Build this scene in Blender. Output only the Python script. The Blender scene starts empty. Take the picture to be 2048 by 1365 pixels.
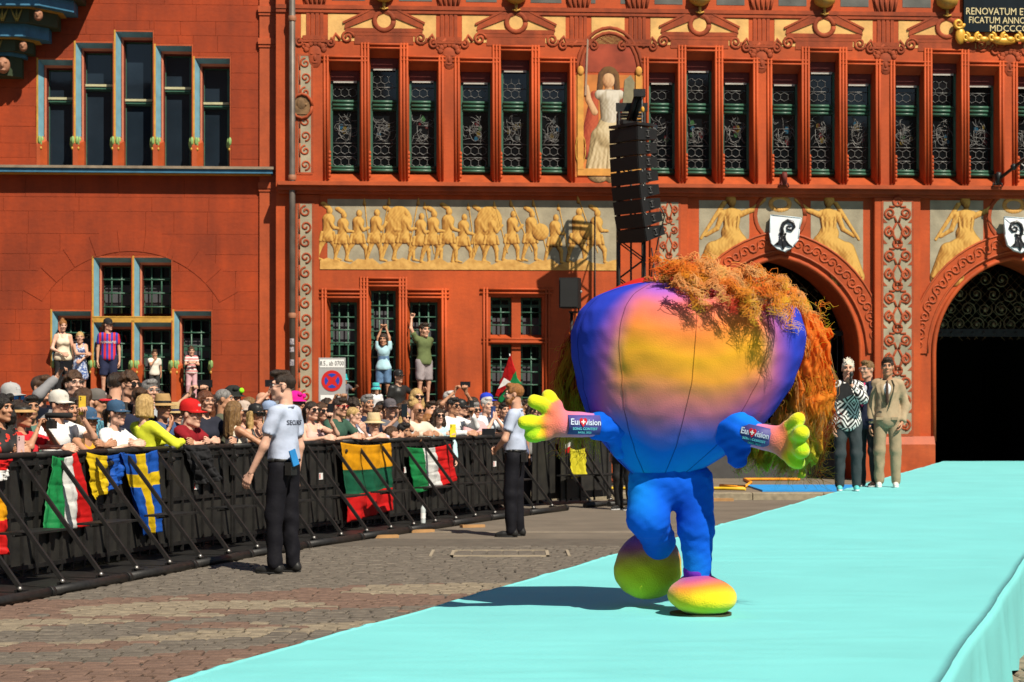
import bpy, math, random
import numpy as np
from mathutils import Vector, Matrix, Euler
R = math.radians
rnd = random.Random(7)
SC = bpy.context.scene
COL = SC.collection

# ------------------------------------------------------------------ camera, sky, sun, exposure
FPX = 4096.0; HZ = 818.0; EYE = 1.55
cam_d = bpy.data.cameras.new('camera'); cam = bpy.data.objects.new('camera', cam_d); COL.objects.link(cam)
cam.location = (0, 0, EYE); cam.rotation_euler = (R(90), 0, 0)
cam_d.sensor_width = 36; cam_d.lens = 72; cam_d.shift_y = 0.0662
cam_d.clip_start = 0.1; cam_d.clip_end = 2000
cam_d.dof.use_dof = True; cam_d.dof.focus_distance = 11.5; cam_d.dof.aperture_fstop = 11
SC.camera = cam
SUN = Vector((-0.52, 0.8, -1.08)).normalized()          # the way the light travels
ELEV = math.asin(-SUN.z); AZ = math.atan2(-SUN.x, -SUN.y)
W = bpy.data.worlds.new('World'); SC.world = W; W.use_nodes = True
nt = W.node_tree; bg = nt.nodes['Background']
sky = nt.nodes.new('ShaderNodeTexSky'); sky.sky_type = 'NISHITA'; sky.sun_disc = False
sky.sun_elevation = ELEV; sky.sun_rotation = AZ; sky.air_density = 1.0; sky.dust_density = 0.4; sky.ozone_density = 1.2
nt.links.new(sky.outputs[0], bg.inputs[0]); bg.inputs[1].default_value = 0.05
sun_d = bpy.data.lights.new('sun', 'SUN'); sun = bpy.data.objects.new('sun', sun_d); COL.objects.link(sun)
sun_d.energy = 5.0; sun_d.angle = R(0.53); sun_d.color = (1.0, 0.91, 0.76)
sun.rotation_euler = SUN.to_track_quat('-Z', 'Y').to_euler(); sun.location = (20, -20, 30)
SC.view_settings.view_transform = 'Standard'; SC.view_settings.look = 'None'
SC.view_settings.exposure = 0.5; SC.view_settings.gamma = 1.0; SC.view_settings.use_curve_mapping = False

# ------------------------------------------------------------------ materials
MC = {}
def lin(c):
    return c
def mat(name, col, rough=0.6, var=0.12, nscale=6.0, bump=0.0, bscale=40.0, metal=0.0, spec=0.4, col2=None, stretch=(1, 1, 1), coord='Object', objvar=0.0, detail=4.0, streak=0.0):
    if name in MC: return MC[name]
    m = bpy.data.materials.new(name); m.use_nodes = True; t = m.node_tree; N = t.nodes; L = t.links
    b = N['Principled BSDF']
    b.inputs['Roughness'].default_value = rough; b.inputs['Metallic'].default_value = metal
    b.inputs['Specular IOR Level'].default_value = spec
    tc = N.new('ShaderNodeTexCoord'); mp = N.new('ShaderNodeMapping'); mp.inputs['Scale'].default_value = stretch
    L.new(tc.outputs[coord], mp.inputs[0])
    n = N.new('ShaderNodeTexNoise'); n.inputs['Scale'].default_value = nscale; n.inputs['Detail'].default_value = detail
    L.new(mp.outputs[0], n.inputs['Vector'])
    r = N.new('ShaderNodeValToRGB'); c = col
    lo = tuple(max(0, x * (1 - var)) for x in c); hi = tuple(min(1, x * (1 + var)) for x in c)
    if col2: lo, hi = col, col2
    r.color_ramp.elements[0].position = 0.3; r.color_ramp.elements[1].position = 0.7
    r.color_ramp.elements[0].color = (*lo, 1); r.color_ramp.elements[1].color = (*hi, 1)
    L.new(n.outputs[0], r.inputs[0])
    out = r.outputs[0]
    if streak:      # rain streaks, faded and sooty patches
        gm = N.new('ShaderNodeNewGeometry')
        for sc, k_, lo_, hi_ in (((1.1, 1.1, .16), 2.2, 1 - streak, 1.0), ((1, 1, 1), .55, 1 - streak * .8, 1 + streak * .25), ((1, 1, 2.6), 7.0, 1 - streak * .45, 1.0)):
            ms_ = N.new('ShaderNodeMapping'); ms_.inputs['Scale'].default_value = sc; L.new(gm.outputs['Position'], ms_.inputs[0])
            ns_ = N.new('ShaderNodeTexNoise'); ns_.inputs['Scale'].default_value = k_; ns_.inputs['Detail'].default_value = 8; ns_.inputs['Roughness'].default_value = .62; L.new(ms_.outputs[0], ns_.inputs['Vector'])
            mr_ = N.new('ShaderNodeMapRange'); mr_.inputs[1].default_value = .36; mr_.inputs[2].default_value = .6; mr_.inputs[3].default_value = lo_; mr_.inputs[4].default_value = hi_; L.new(ns_.outputs[0], mr_.inputs[0])
            mm_ = N.new('ShaderNodeMixRGB'); mm_.blend_type = 'MULTIPLY'; mm_.inputs[0].default_value = 1; L.new(out, mm_.inputs[1]); L.new(mr_.outputs[0], mm_.inputs[2]); out = mm_.outputs[0]
    if objvar:
        oi = N.new('ShaderNodeObjectInfo'); h = N.new('ShaderNodeHueSaturation')
        ma = N.new('ShaderNodeMapRange'); ma.inputs[3].default_value = 1 - objvar; ma.inputs[4].default_value = 1 + objvar
        L.new(oi.outputs['Random'], ma.inputs[0]); L.new(ma.outputs[0], h.inputs['Value']); L.new(out, h.inputs['Color']); out = h.outputs[0]
    L.new(out, b.inputs['Base Color'])
    if bump:
        n2 = N.new('ShaderNodeTexNoise'); n2.inputs['Scale'].default_value = bscale; n2.inputs['Detail'].default_value = 6
        L.new(mp.outputs[0], n2.inputs['Vector'])
        bp = N.new('ShaderNodeBump'); bp.inputs['Strength'].default_value = bump; bp.inputs['Distance'].default_value = 0.02
        L.new(n2.outputs[0], bp.inputs['Height']); L.new(bp.outputs[0], b.inputs['Normal'])
    MC[name] = m
    return m
def glass(name, col=(0.004, 0.005, 0.006), rough=0.04):
    m = mat(name, col, rough, var=0.3, nscale=1.2, spec=0.5, bump=0.03, bscale=1.5)
    return m
def attr_mat(name, rough=0.75, bump=0.15, bscale=60, stretch=(1, 1, 1), sheen=0.0):
    if name in MC: return MC[name]
    m = bpy.data.materials.new(name); m.use_nodes = True; t = m.node_tree; N = t.nodes; L = t.links
    b = N['Principled BSDF']; b.inputs['Roughness'].default_value = rough; b.inputs['Specular IOR Level'].default_value = 0.25
    a = N.new('ShaderNodeAttribute'); a.attribute_name = 'dye'
    n = N.new('ShaderNodeTexNoise'); n.inputs['Scale'].default_value = bscale; n.inputs['Detail'].default_value = 5
    tc = N.new('ShaderNodeTexCoord'); mp = N.new('ShaderNodeMapping'); mp.inputs['Scale'].default_value = stretch
    L.new(tc.outputs['Object'], mp.inputs[0]); L.new(mp.outputs[0], n.inputs['Vector'])
    mx = N.new('ShaderNodeMixRGB'); mx.blend_type = 'MULTIPLY'; mx.inputs[0].default_value = 0.35
    n3 = N.new('ShaderNodeTexNoise'); n3.inputs['Scale'].default_value = 9; n3.inputs['Detail'].default_value = 6; L.new(mp.outputs[0], n3.inputs['Vector'])
    rr = N.new('ShaderNodeValToRGB'); rr.color_ramp.elements[0].position = 0.25; rr.color_ramp.elements[0].color = (0.72, 0.72, 0.72, 1); rr.color_ramp.elements[1].position = 0.6
    L.new(n3.outputs[0], rr.inputs[0]); L.new(a.outputs['Color'], mx.inputs[1]); L.new(rr.outputs[0], mx.inputs[2])
    L.new(mx.outputs[0], b.inputs['Base Color'])
    bp = N.new('ShaderNodeBump'); bp.inputs['Strength'].default_value = bump; bp.inputs['Distance'].default_value = 0.005
    L.new(n.outputs[0], bp.inputs['Height']); L.new(bp.outputs[0], b.inputs['Normal'])
    if sheen: b.inputs['Sheen Weight'].default_value = sheen
    MC[name] = m; return m

def translucent(m, f):
    t_ = m.node_tree; out = t_.nodes['Material Output']; b_ = t_.nodes['Principled BSDF']; tr_ = t_.nodes.new('ShaderNodeBsdfTranslucent'); mx_ = t_.nodes.new('ShaderNodeMixShader'); mx_.inputs[0].default_value = f
    src = b_.inputs['Base Color'].links[0].from_socket; t_.links.new(src, tr_.inputs[0]); t_.links.new(b_.outputs[0], mx_.inputs[1]); t_.links.new(tr_.outputs[0], mx_.inputs[2]); t_.links.new(mx_.outputs[0], out.inputs[0])
    return m
# ------------------------------------------------------------------ objects and meshes
def props(o, label=None, cat=None, group=None, kind=None):
    if label: o['label'] = label
    if cat: o['category'] = cat
    if group: o['group'] = group
    if kind: o['kind'] = kind
    return o
def link(o, parent=None):
    COL.objects.link(o)
    if parent is not None: o.parent = parent
    return o
def thing(name, label, cat, loc=(0, 0, 0), rz=0.0, group=None):
    o = bpy.data.objects.new(name, None); o.empty_display_size = 0.2
    COL.objects.link(o); o.location = loc; o.rotation_euler = (0, 0, rz)
    return props(o, label, cat, group)
def np_mesh(name, V, quads=None, tris=None, mi=None, smooth=True, polys=None):
    me = bpy.data.meshes.new(name)
    V = np.asarray(V, np.float32)
    loops = []; starts = []; tot = 0
    parts = []
    if quads is not None and len(quads): parts.append((np.asarray(quads, np.int32), 4))
    if tris is not None and len(tris): parts.append((np.asarray(tris, np.int32), 3))
    sizes = []
    for a, k in parts:
        loops.append(a.ravel()); starts.append(np.arange(len(a)) * k + tot); tot += a.size; sizes += [k] * len(a)
    if polys:
        for p in polys:
            loops.append(np.asarray(p, np.int32)); starts.append(np.array([tot])); tot += len(p); sizes.append(len(p))
    me.vertices.add(len(V)); me.vertices.foreach_set('co', V.ravel())
    lo = np.concatenate(loops); st = np.concatenate(starts).astype(np.int32)
    me.loops.add(len(lo)); me.loops.foreach_set('vertex_index', lo)
    me.polygons.add(len(st)); me.polygons.foreach_set('loop_start', st)
    if mi is not None: me.polygons.foreach_set('material_index', np.asarray(mi, np.int32))
    me.update(calc_edges=True)
    if smooth: me.polygons.foreach_set('use_smooth', np.ones(len(st), bool))
    me.validate()
    return me
def set_dye(me, C):
    a = me.color_attributes.new('dye', 'FLOAT_COLOR', 'POINT')
    C = np.asarray(C, np.float32)
    if C.shape[1] == 3: C = np.concatenate([C, np.ones((len(C), 1), np.float32)], 1)
    a.data.foreach_set('color', C.ravel())
def ob(name, me, mats=None, parent=None, loc=None, rot=None):
    o = bpy.data.objects.new(name, me)
    if mats is not None:
        if not isinstance(mats, (list, tuple)): mats = [mats]
        if len(me.materials) == 0:
            for m in mats: me.materials.append(m)
    link(o, parent)
    if loc is not None: o.location = loc
    if rot is not None: o.rotation_euler = rot
    return o

class MB:
    """collects shapes, builds one mesh object"""
    def __init__(s): s.v = []; s.f = []; s.m = []; s.sm = []
    def add(s, vs, fs, mi=0, smooth=False):
        b = len(s.v); s.v += [tuple(x) for x in vs]
        for f in fs: s.f.append([i + b for i in f]); s.m.append(mi); s.sm.append(smooth)
    def box(s, x0, x1, y0, y1, z0, z1, mi=0, ch=0.0):
        if ch <= 0:
            v = [(x0, y0, z0), (x1, y0, z0), (x1, y1, z0), (x0, y1, z0), (x0, y0, z1), (x1, y0, z1), (x1, y1, z1), (x0, y1, z1)]
            s.add(v, [(0, 3, 2, 1), (4, 5, 6, 7), (0, 1, 5, 4), (1, 2, 6, 5), (2, 3, 7, 6), (3, 0, 4, 7)], mi)
        else:   # front (-y) edges chamfered
            c = ch
            v = [(x0, y1, z0), (x1, y1, z0), (x1, y1, z1), (x0, y1, z1), (x0, y0 + c, z0), (x1, y0 + c, z0), (x1, y0 + c, z1), (x0, y0 + c, z1),
                 (x0 + c, y0, z0 + c), (x1 - c, y0, z0 + c), (x1 - c, y0, z1 - c), (x0 + c, y0, z1 - c)]
            s.add(v, [(0, 3, 2, 1), (0, 1, 5, 4), (1, 2, 6, 5), (2, 3, 7, 6), (3, 0, 4, 7), (4, 5, 9, 8), (5, 6, 10, 9), (6, 7, 11, 10), (7, 4, 8, 11), (8, 9, 10, 11)], mi)
    def prism(s, poly, y0, y1, mi=0, ch=0.0):
        """polygon in x,z (counter-clockwise seen from -y) pushed from y0 (front) to y1"""
        n = len(poly); a = sum(poly[i][0] * poly[(i + 1) % n][1] - poly[(i + 1) % n][0] * poly[i][1] for i in range(n))
        if a < 0: poly = poly[::-1]
        v = [(p[0], y0, p[1]) for p in poly] + [(p[0], y1, p[1]) for p in poly]
        f = [list(range(n)), list(range(2 * n - 1, n - 1, -1))]
        for i in range(n):
            j = (i + 1) % n; f.append([j, i, n + i, n + j])
        s.add(v, f, mi)
    def prism_z(s, poly, z0, z1, mi=0):
        n = len(poly); a = sum(poly[i][0] * poly[(i + 1) % n][1] - poly[(i + 1) % n][0] * poly[i][1] for i in range(n))
        if a < 0: poly = poly[::-1]
        v = [(p[0], p[1], z0) for p in poly] + [(p[0], p[1], z1) for p in poly]
        f = [list(range(n))[::-1], list(range(n, 2 * n))]
        for i in range(n):
            j = (i + 1) % n; f.append([i, j, n + j, n + i])
        s.add(v, f, mi)
    def tube(s, pts, r, n=6, mi=0, cap=True, flat=None, smooth=True):
        P = [Vector(p) for p in pts]; rs = r if isinstance(r, (list, tuple)) else [r] * len(P)
        base = len(s.v); up = None
        for i, p in enumerate(P):
            d = (P[min(i + 1, len(P) - 1)] - P[max(i - 1, 0)])
            if d.length < 1e-9: d = Vector((0, 0, 1))
            d.normalize()
            if up is None:
                up = Vector((0, 0, 1)) if abs(d.z) < 0.9 else Vector((1, 0, 0))
            u = d.cross(up)
            if u.length < 1e-6: u = d.cross(Vector((0, 1, 0.1)))
            u.normalize(); w = u.cross(d).normalized(); up = w
            for k in range(n):
                a = 2 * math.pi * (k + 0.5) / n
                q = p + (u * math.cos(a) + w * math.sin(a)) * rs[i]
                s.v.append(tuple(q))
        for i in range(len(P) - 1):
            for k in range(n):
                k2 = (k + 1) % n
                s.f.append([base + i * n + k, base + i * n + k2, base + (i + 1) * n + k2, base + (i + 1) * n + k]); s.m.append(mi); s.sm.append(smooth)
        if cap:
            s.f.append([base + k for k in range(n)][::-1]); s.m.append(mi); s.sm.append(False)
            e = base + (len(P) - 1) * n
            s.f.append([e + k for k in range(n)]); s.m.append(mi); s.sm.append(False)
    def bar(s, a, b, w, t, mi=0):
        """square bar"""
        s.tube([a, b], [w * 0.7071] * 2, 4, mi, True, smooth=False)
    def ell(s, c, r, nu=10, nv=6, mi=0, rot=None):
        base = len(s.v); vs = []
        for j in range(nv + 1):
            ph = math.pi * j / nv
            for i in range(nu):
                th = 2 * math.pi * i / nu
                p = Vector((r[0] * math.sin(ph) * math.cos(th), r[1] * math.sin(ph) * math.sin(th), r[2] * math.cos(ph)))
                if rot is not None: p = rot @ p
                vs.append((p.x + c[0], p.y + c[1], p.z + c[2]))
        fs = []
        for j in range(nv):
            for i in range(nu):
                i2 = (i + 1) % nu
                fs.append([j * nu + i, (j + 1) * nu + i, (j + 1) * nu + i2, j * nu + i2])
        s.add(vs, fs, mi, True)
    def lathe(s, prof, c=(0, 0, 0), n=16, mi=0, smooth=True):
        vs = []; fs = []
        for r, z in prof:
            for i in range(n):
                a = 2 * math.pi * i / n; vs.append((c[0] + r * math.cos(a), c[1] + r * math.sin(a), c[2] + z))
        for j in range(len(prof) - 1):
            for i in range(n):
                i2 = (i + 1) % n; fs.append([j * n + i, j * n + i2, (j + 1) * n + i2, (j + 1) * n + i])
        s.add(vs, fs, mi, smooth)
        if prof[0][0] > 1e-6: s.add(vs[:n], [list(range(n))[::-1]], mi)
        if prof[-1][0] > 1e-6: s.add(vs[-n:], [list(range(n))], mi)
    def mesh(s, name):
        me = bpy.data.meshes.new(name); me.from_pydata(s.v, [], s.f)
        me.polygons.foreach_set('material_index', s.m); me.polygons.foreach_set('use_smooth', s.sm)
        me.update(); return me
    def squash(s, f, y0=0.0):
        s.v = [(x, y0 + (y - y0) * f, z) for x, y, z in s.v]; return s
    def build(s, name, mats, parent=None, loc=None, rot=None):
        return ob(name, s.mesh(name), mats, parent, loc, rot)

def text_mesh(body, size, depth, name='lettering', bold=False, spacing=1.0):
    cu = bpy.data.curves.new(name, 'FONT'); cu.body = body; cu.size = size; cu.extrude = depth
    cu.align_x = 'CENTER'; cu.align_y = 'CENTER'; cu.space_character = spacing; cu.resolution_u = 2
    if bold: cu.offset = size * 0.018
    o = bpy.data.objects.new(name, cu); COL.objects.link(o)
    dg = bpy.context.evaluated_depsgraph_get()
    me = bpy.data.meshes.new_from_object(o.evaluated_get(dg)); me.name = name
    bpy.data.objects.remove(o); bpy.data.curves.remove(cu)
    return me
def wrap_on(o, target, d, lift=.002):
    """lay a flat lettering mesh onto the surface of target (same parent), looking along d in the parent's frame"""
    from mathutils.bvhtree import BVHTree
    tm = target.data; bt = BVHTree.FromPolygons([v.co[:] for v in tm.vertices], [p.vertices[:] for p in tm.polygons])
    M = o.matrix_basis; Mi = M.inverted(); d = Vector(d).normalized()
    for v in o.data.vertices:
        w = M @ v.co; h = bt.ray_cast(w - d * .4, d)
        if h[0] is not None: v.co = Mi @ (h[0] - d * (lift + (.001 if v.co.z > 0 else 0)))
def letters(body, size, m, parent, loc, rot=(R(90), 0, 0), depth=0.003, bold=False, spacing=1.0, name='lettering', sx=1.0):
    o = ob(name, text_mesh(body, size, depth, name, bold, spacing), m, parent, loc, rot); o.scale = (sx, 1, 1)
    return o

# ------------------------------------------------------------------ signed-distance modelling (one continuous skin)
def snets(F, org, h):
    ins = F < 0
    nx, ny, nz = F.shape
    c8 = np.zeros((nx - 1, ny - 1, nz - 1), np.int8)
    offs = [(a, b, c) for a in (0, 1) for b in (0, 1) for c in (0, 1)]
    for a, b, c in offs: c8 += ins[a:nx - 1 + a, b:ny - 1 + b, c:nz - 1 + c]
    I = np.argwhere((c8 > 0) & (c8 < 8))
    if len(I) == 0: return np.zeros((0, 3)), np.zeros((0, 4), int)
    idx = -np.ones(c8.shape, np.int32); idx[I[:, 0], I[:, 1], I[:, 2]] = np.arange(len(I))
    f = {o: F[I[:, 0] + o[0], I[:, 1] + o[1], I[:, 2] + o[2]] for o in offs}
    acc = np.zeros((len(I), 3)); cnt = np.zeros(len(I))
    for o in offs:
        for ax in range(3):
            if o[ax]: continue
            p = list(o); p[ax] = 1; p = tuple(p)
            f0, f1 = f[o], f[p]; mk = (f0 < 0) != (f1 < 0)
            t = f0[mk] / (f0[mk] - f1[mk] + 1e-12)
            q = np.tile(np.array(o, float), (mk.sum(), 1)); q[:, ax] += t
            acc[mk] += q; cnt[mk] += 1
    V = (I + acc / cnt[:, None]) * h + np.asarray(org)
    Q = []
    for ax in range(3):
        s0 = [slice(None)] * 3; s1 = [slice(None)] * 3
        s0[ax] = slice(0, -1); s1[ax] = slice(1, None)
        E = np.argwhere(ins[tuple(s0)] != ins[tuple(s1)])
        b, c = (ax + 1) % 3, (ax + 2) % 3
        ok = (E[:, b] > 0) & (E[:, c] > 0) & (E[:, b] < F.shape[b] - 1) & (E[:, c] < F.shape[c] - 1)
        E = E[ok]
        def cell(db, dc):
            X = E.copy(); X[:, b] += db; X[:, c] += dc
            return idx[X[:, 0], X[:, 1], X[:, 2]]
        q = np.stack([cell(-1, -1), cell(0, -1), cell(0, 0), cell(-1, 0)], 1)
        flip = ~ins[E[:, 0], E[:, 1], E[:, 2]]
        q[flip] = q[flip][:, ::-1]
        Q.append(q)
    Q = np.concatenate(Q); Q = Q[(Q >= 0).all(1)]
    return V, Q
def rc(a, b, ra, rb=None, flat=1.0, cut0=None, cut1=None):
    return ('c', np.array(a, float), np.array(b, float), ra, ra if rb is None else rb, flat, cut0, cut1)
def el(c, r, rot=None):
    return ('e', np.array(c, float), np.array(r, float), None if rot is None else np.array(rot), 0, 1.0, None, None)
def sdf_mesh(prims, h, k=0.03, subs=(), planes=(), wr=0.0, seed=0, noise=None):
    """smooth union of rounded cones / ellipsoids; subs are cut out; planes (point, normal): keep the side the normal points away from"""
    lo = np.full(3, 1e9); hi = -lo
    for p in prims:
        if p[0] == 'c':
            r = max(p[3], p[4]); lo = np.minimum(lo, np.minimum(p[1], p[2]) - r); hi = np.maximum(hi, np.maximum(p[1], p[2]) + r)
        else:
            r = p[2].max(); lo = np.minimum(lo, p[1] - r); hi = np.maximum(hi, p[1] + r)
    lo -= 2.5 * h + wr; hi += 2.5 * h + wr
    n = np.ceil((hi - lo) / h).astype(int) + 1
    F = np.full(n, 9.0, np.float32)
    ax = [lo[i] + h * np.arange(n[i]) for i in range(3)]
    def dist(p, X, Y, Z):
        if p[0] == 'c':
            a, b, ra, rb, fl = p[1], p[2], p[3], p[4], p[5]
            d = b - a; L2 = (d * d).sum() + 1e-12
            px, py, pz = X - a[0], Y - a[1], Z - a[2]
            t = np.clip((px * d[0] + py * d[1] + pz * d[2]) / L2, 0, 1)
            D = np.sqrt((px - t * d[0]) ** 2 + ((py - t * d[1]) / fl) ** 2 + (pz - t * d[2]) ** 2) - (ra + t * (rb - ra))
            if fl < 1: D = D * (0.5 + 0.5 * fl)
            for cut, sg in ((p[6], -1), (p[7], 1)):
                if cut is not None:
                    l = math.sqrt(L2); s = (px * d[0] + py * d[1] + pz * d[2]) / l
                    D = np.maximum(D, sg * (s - cut * l))
            return D
        c, r, rot = p[1], p[2], p[3]
        px, py, pz = X - c[0], Y - c[1], Z - c[2]
        if rot is not None:
            M = rot.T
            px, py, pz = M[0, 0] * px + M[0, 1] * py + M[0, 2] * pz, M[1, 0] * px + M[1, 1] * py + M[1, 2] * pz, M[2, 0] * px + M[2, 1] * py + M[2, 2] * pz
        k0 = np.sqrt((px / r[0]) ** 2 + (py / r[1]) ** 2 + (pz / r[2]) ** 2)
        k1 = np.sqrt((px / r[0] ** 2) ** 2 + (py / r[1] ** 2) ** 2 + (pz / r[2] ** 2) ** 2) + 1e-9
        return k0 * (k0 - 1) / k1
    def window(p, m):
        if p[0] == 'c':
            r = max(p[3], p[4]); a = np.minimum(p[1], p[2]) - r - m; b = np.maximum(p[1], p[2]) + r + m
        else:
            r = p[2].max(); a = p[1] - r - m; b = p[1] + r + m
        i0 = np.maximum(((a - lo) / h).astype(int), 0); i1 = np.minimum(((b - lo) / h).astype(int) + 2, n)
        return tuple(slice(int(i0[i]), int(i1[i])) for i in range(3))
    for p in prims:
        s = window(p, k * 2 + 2 * h)
        X, Y, Z = ax[0][s[0]][:, None, None], ax[1][s[1]][None, :, None], ax[2][s[2]][None, None, :]
        D = dist(p, X, Y, Z); A = F[s]
        H = np.clip(0.5 + 0.5 * (A - D) / k, 0, 1)
        F[s] = np.where(A > 5, D, A * (1 - H) + D * H - k * H * (1 - H))
    for p, kk in subs:
        s = window(p, 2 * h + 2 * kk)
        X, Y, Z = ax[0][s[0]][:, None, None], ax[1][s[1]][None, :, None], ax[2][s[2]][None, None, :]
        D = -dist(p, X, Y, Z); A = F[s]
        H = np.clip(0.5 - 0.5 * (A - D) / kk, 0, 1)
        F[s] = A * (1 - H) + D * H + kk * H * (1 - H)
    X, Y, Z = ax[0][:, None, None], ax[1][None, :, None], ax[2][None, None, :]
    for pt, nr in planes:
        F = np.maximum(F, (X - pt[0]) * nr[0] + (Y - pt[1]) * nr[1] + (Z - pt[2]) * nr[2])
    if noise is not None: F = F + noise(X, Y, Z)
    elif wr:
        s = seed * 1.7
        F = F + wr * (np.sin(24 * Z + 21 * X + s + 1.5 * np.sin(9 * X - 11 * Y + s)) * np.sin(13 * Y + 19 * X - 5 * Z + 2 * s) * (.6 + .4 * np.sin(4.3 * Z + s)) + 0.55 * np.sin(38 * X - 29 * Z + 17 * Y + s + 2 * np.sin(7 * Z)) * np.sin(6 * X + 3.1 * Z + s))
    F[0] = F[-1] = 9; F[:, 0] = F[:, -1] = 9; F[:, :, 0] = F[:, :, -1] = 9
    return snets(F, lo, h)
# ------------------------------------------------------------------ measuring helpers
FA = math.atan(0.0645); FY = 40.5; CA, SA = math.cos(FA), math.sin(FA)
def L(px, py, o=0.0):
    """photo pixel -> (along, up) on the front of the town hall, o metres behind it"""
    k = (px - 1024) / FPX
    u = (k * (FY + o * CA) + o * SA) / (CA - k * SA)
    s = FY + u * SA + o * CA
    return u, EYE - (py - HZ) / FPX * s
def G(px, py, z=0.0):
    s = FPX * (EYE - z) / (py - HZ)
    return Vector(((px - 1024) / FPX * s, s, z))
def AT(px, Y, py=None):
    return Vector(((px - 1024) / FPX * Y, Y, EYE - ((py if py is not None else HZ) - HZ) / FPX * Y))

# paint and stone
RED = mat('red_painted_stone', (0.45, 0.066, 0.008), 0.72, var=0.16, nscale=1.1, bump=0.16, bscale=22, detail=8, streak=.2)
RED2 = mat('red_painted_ashlar', (0.315, 0.036, 0.0015), 0.75, var=0.16, nscale=.9, bump=0.18, bscale=18, objvar=0.05, detail=8, streak=.25)
RED3 = mat('light_red_painted_stone', (0.41, 0.07, 0.014), 0.6, var=0.14, nscale=4, bump=0.12, bscale=30, streak=.2)
DRED = mat('wine_red_paint', (0.12, 0.016, 0.01), 0.7, var=0.25, nscale=5, bump=0.1)
GREEN = mat('green_window_paint', (0.035, 0.105, 0.068), 0.4, var=0.15, nscale=8)
GREY = mat('grey_fresco_ground', (0.3, 0.26, 0.18), 0.85, var=0.25, nscale=3, bump=0.2, bscale=25, detail=8)
DGREY = mat('slate_fresco_ground', (0.1, 0.1, 0.09), 0.85, var=0.3, nscale=3, bump=0.1)
CREAM = mat('cream_fresco_panel', (0.62, 0.36, 0.12), 0.85, var=0.2, nscale=3.5, bump=0.2, bscale=20, detail=9)
OCHRE = mat('ochre_fresco_figures', (0.4, 0.2, 0.045), 0.85, nscale=7, col2=(0.62, 0.36, 0.1), bump=0.3, bscale=16, detail=8)
GOLD = mat('gold_paint', (0.46, 0.25, 0.04), 0.5, var=0.2, nscale=8)
BLUEP = mat('light_blue_paint', (0.15, 0.31, 0.38), 0.55, var=0.15, nscale=5)
PINKP = mat('salmon_paint', (0.5, 0.17, 0.1), 0.6, var=0.1)
DBLUE = mat('deep_blue_paint', (0.035, 0.14, 0.24), 0.6, var=0.2)
LEAFG = mat('leaf_green_paint', (0.2, 0.33, 0.11), 0.6, var=0.25, nscale=20)
BLKP = mat('black_powder_coat', (0.012, 0.012, 0.012), 0.45, var=0.3, nscale=20, bump=0.05)
IRON = mat('dark_wrought_iron', (0.02, 0.022, 0.022), 0.45, var=0.3, nscale=12, metal=0.3)
LEADM = mat('lead_cames', (0.15, 0.15, 0.145), 0.45, var=0.3, nscale=15, metal=0.2)
GLASS = glass('dark_window_glass')
WHITE = mat('white_paint', (0.75, 0.75, 0.74), 0.5, var=0.04)
LATT = mat('weathered_stone_ledge', (0.22, 0.17, 0.12), 0.8, var=0.25, nscale=6, bump=0.2)
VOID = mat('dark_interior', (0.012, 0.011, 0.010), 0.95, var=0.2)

# ------------------------------------------------------------------ town hall
HALL = thing('town_hall', 'red painted town hall with frescoed front, stepped windows and pointed arches', 'building', (0, FY, 0), FA)
def cells(xs, zs, holes):
    out = []
    xs = sorted(set(xs)); zs = sorted(set(zs))
    for i in range(len(xs) - 1):
        run = None
        for j in range(len(zs) - 1):
            cx, cz = (xs[i] + xs[i + 1]) / 2, (zs[j] + zs[j + 1]) / 2
            hole = any(h[0] < cx < h[1] and h[2] < cz < h[3] for h in holes)
            if hole:
                if run: out.append((xs[i], xs[i + 1], run[0], run[1])); run = None
            else:
                run = (run[0], zs[j + 1]) if run else (zs[j], zs[j + 1])
        if run: out.append((xs[i], xs[i + 1], run[0], run[1]))
    return out
def wall_with_holes(x0, x1, z0, z1, holes, y0, y1, m, parent, name='wall'):
    xs = [x0, x1]; zs = [z0, z1]
    for h in holes: xs += [h[0], h[1]]; zs += [h[2], h[3]]
    xs = [x for x in xs if x0 <= x <= x1]; zs = [z for z in zs if z0 <= z <= z1]
    b = MB()
    for c in cells(xs, zs, holes): b.box(c[0], c[1], y0, y1, c[2], c[3])
    return b.build(name, m, parent)

zc_top, zc_bot = L(1000, 366)[1], L(1000, 373)[1]      # string course
holes = []
# ---- upper triple windows
UG = [((650, 730), (730, 808), (808, 884), 117, 92, 370), ((912, 993), (993, 1071), (1071, 1147), 120, 96, 371),
      ((1290, 1364), (1364, 1438), (1438, 1513), 121, 97, 372), ((1537, 1611), (1611, 1686), (1686, 1758), 124, 100, 373),
      ((1783, 1856), (1856, 1930), (1930, 2005), 127, 103, 374), ((2028, 2102), (2102, 2176), (2176, 2250), 130, 106, 375)]
def grp_rects(g):
    rs = []
    for i in range(3):
        x0, x1 = L(g[i][0], 300)[0], L(g[i][1], 300)[0]
        top = L(g[i][0], g[4] if i == 1 else g[3])[1]
        rs.append((x0, x1, L(1000, 368)[1] , top))
    return rs
for g in UG: holes += grp_rects(g)
LG = [((646, 728), (728, 806), (806, 890), 583, 560)]
def lgrp_rects(g):
    rs = []
    for i in range(3):
        x0, x1 = L(g[i][0], 700)[0], L(g[i][1], 700)[0]
        rs.append((x0, x1, 1.62, L(g[i][0], g[4] if i == 1 else g[3])[1]))
    return rs
holes += lgrp_rects(LG[0])
CW = (L(968, 700)[0], L(1098, 700)[0], 1.62, L(1030, 582)[1]); holes.append(CW)
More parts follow.
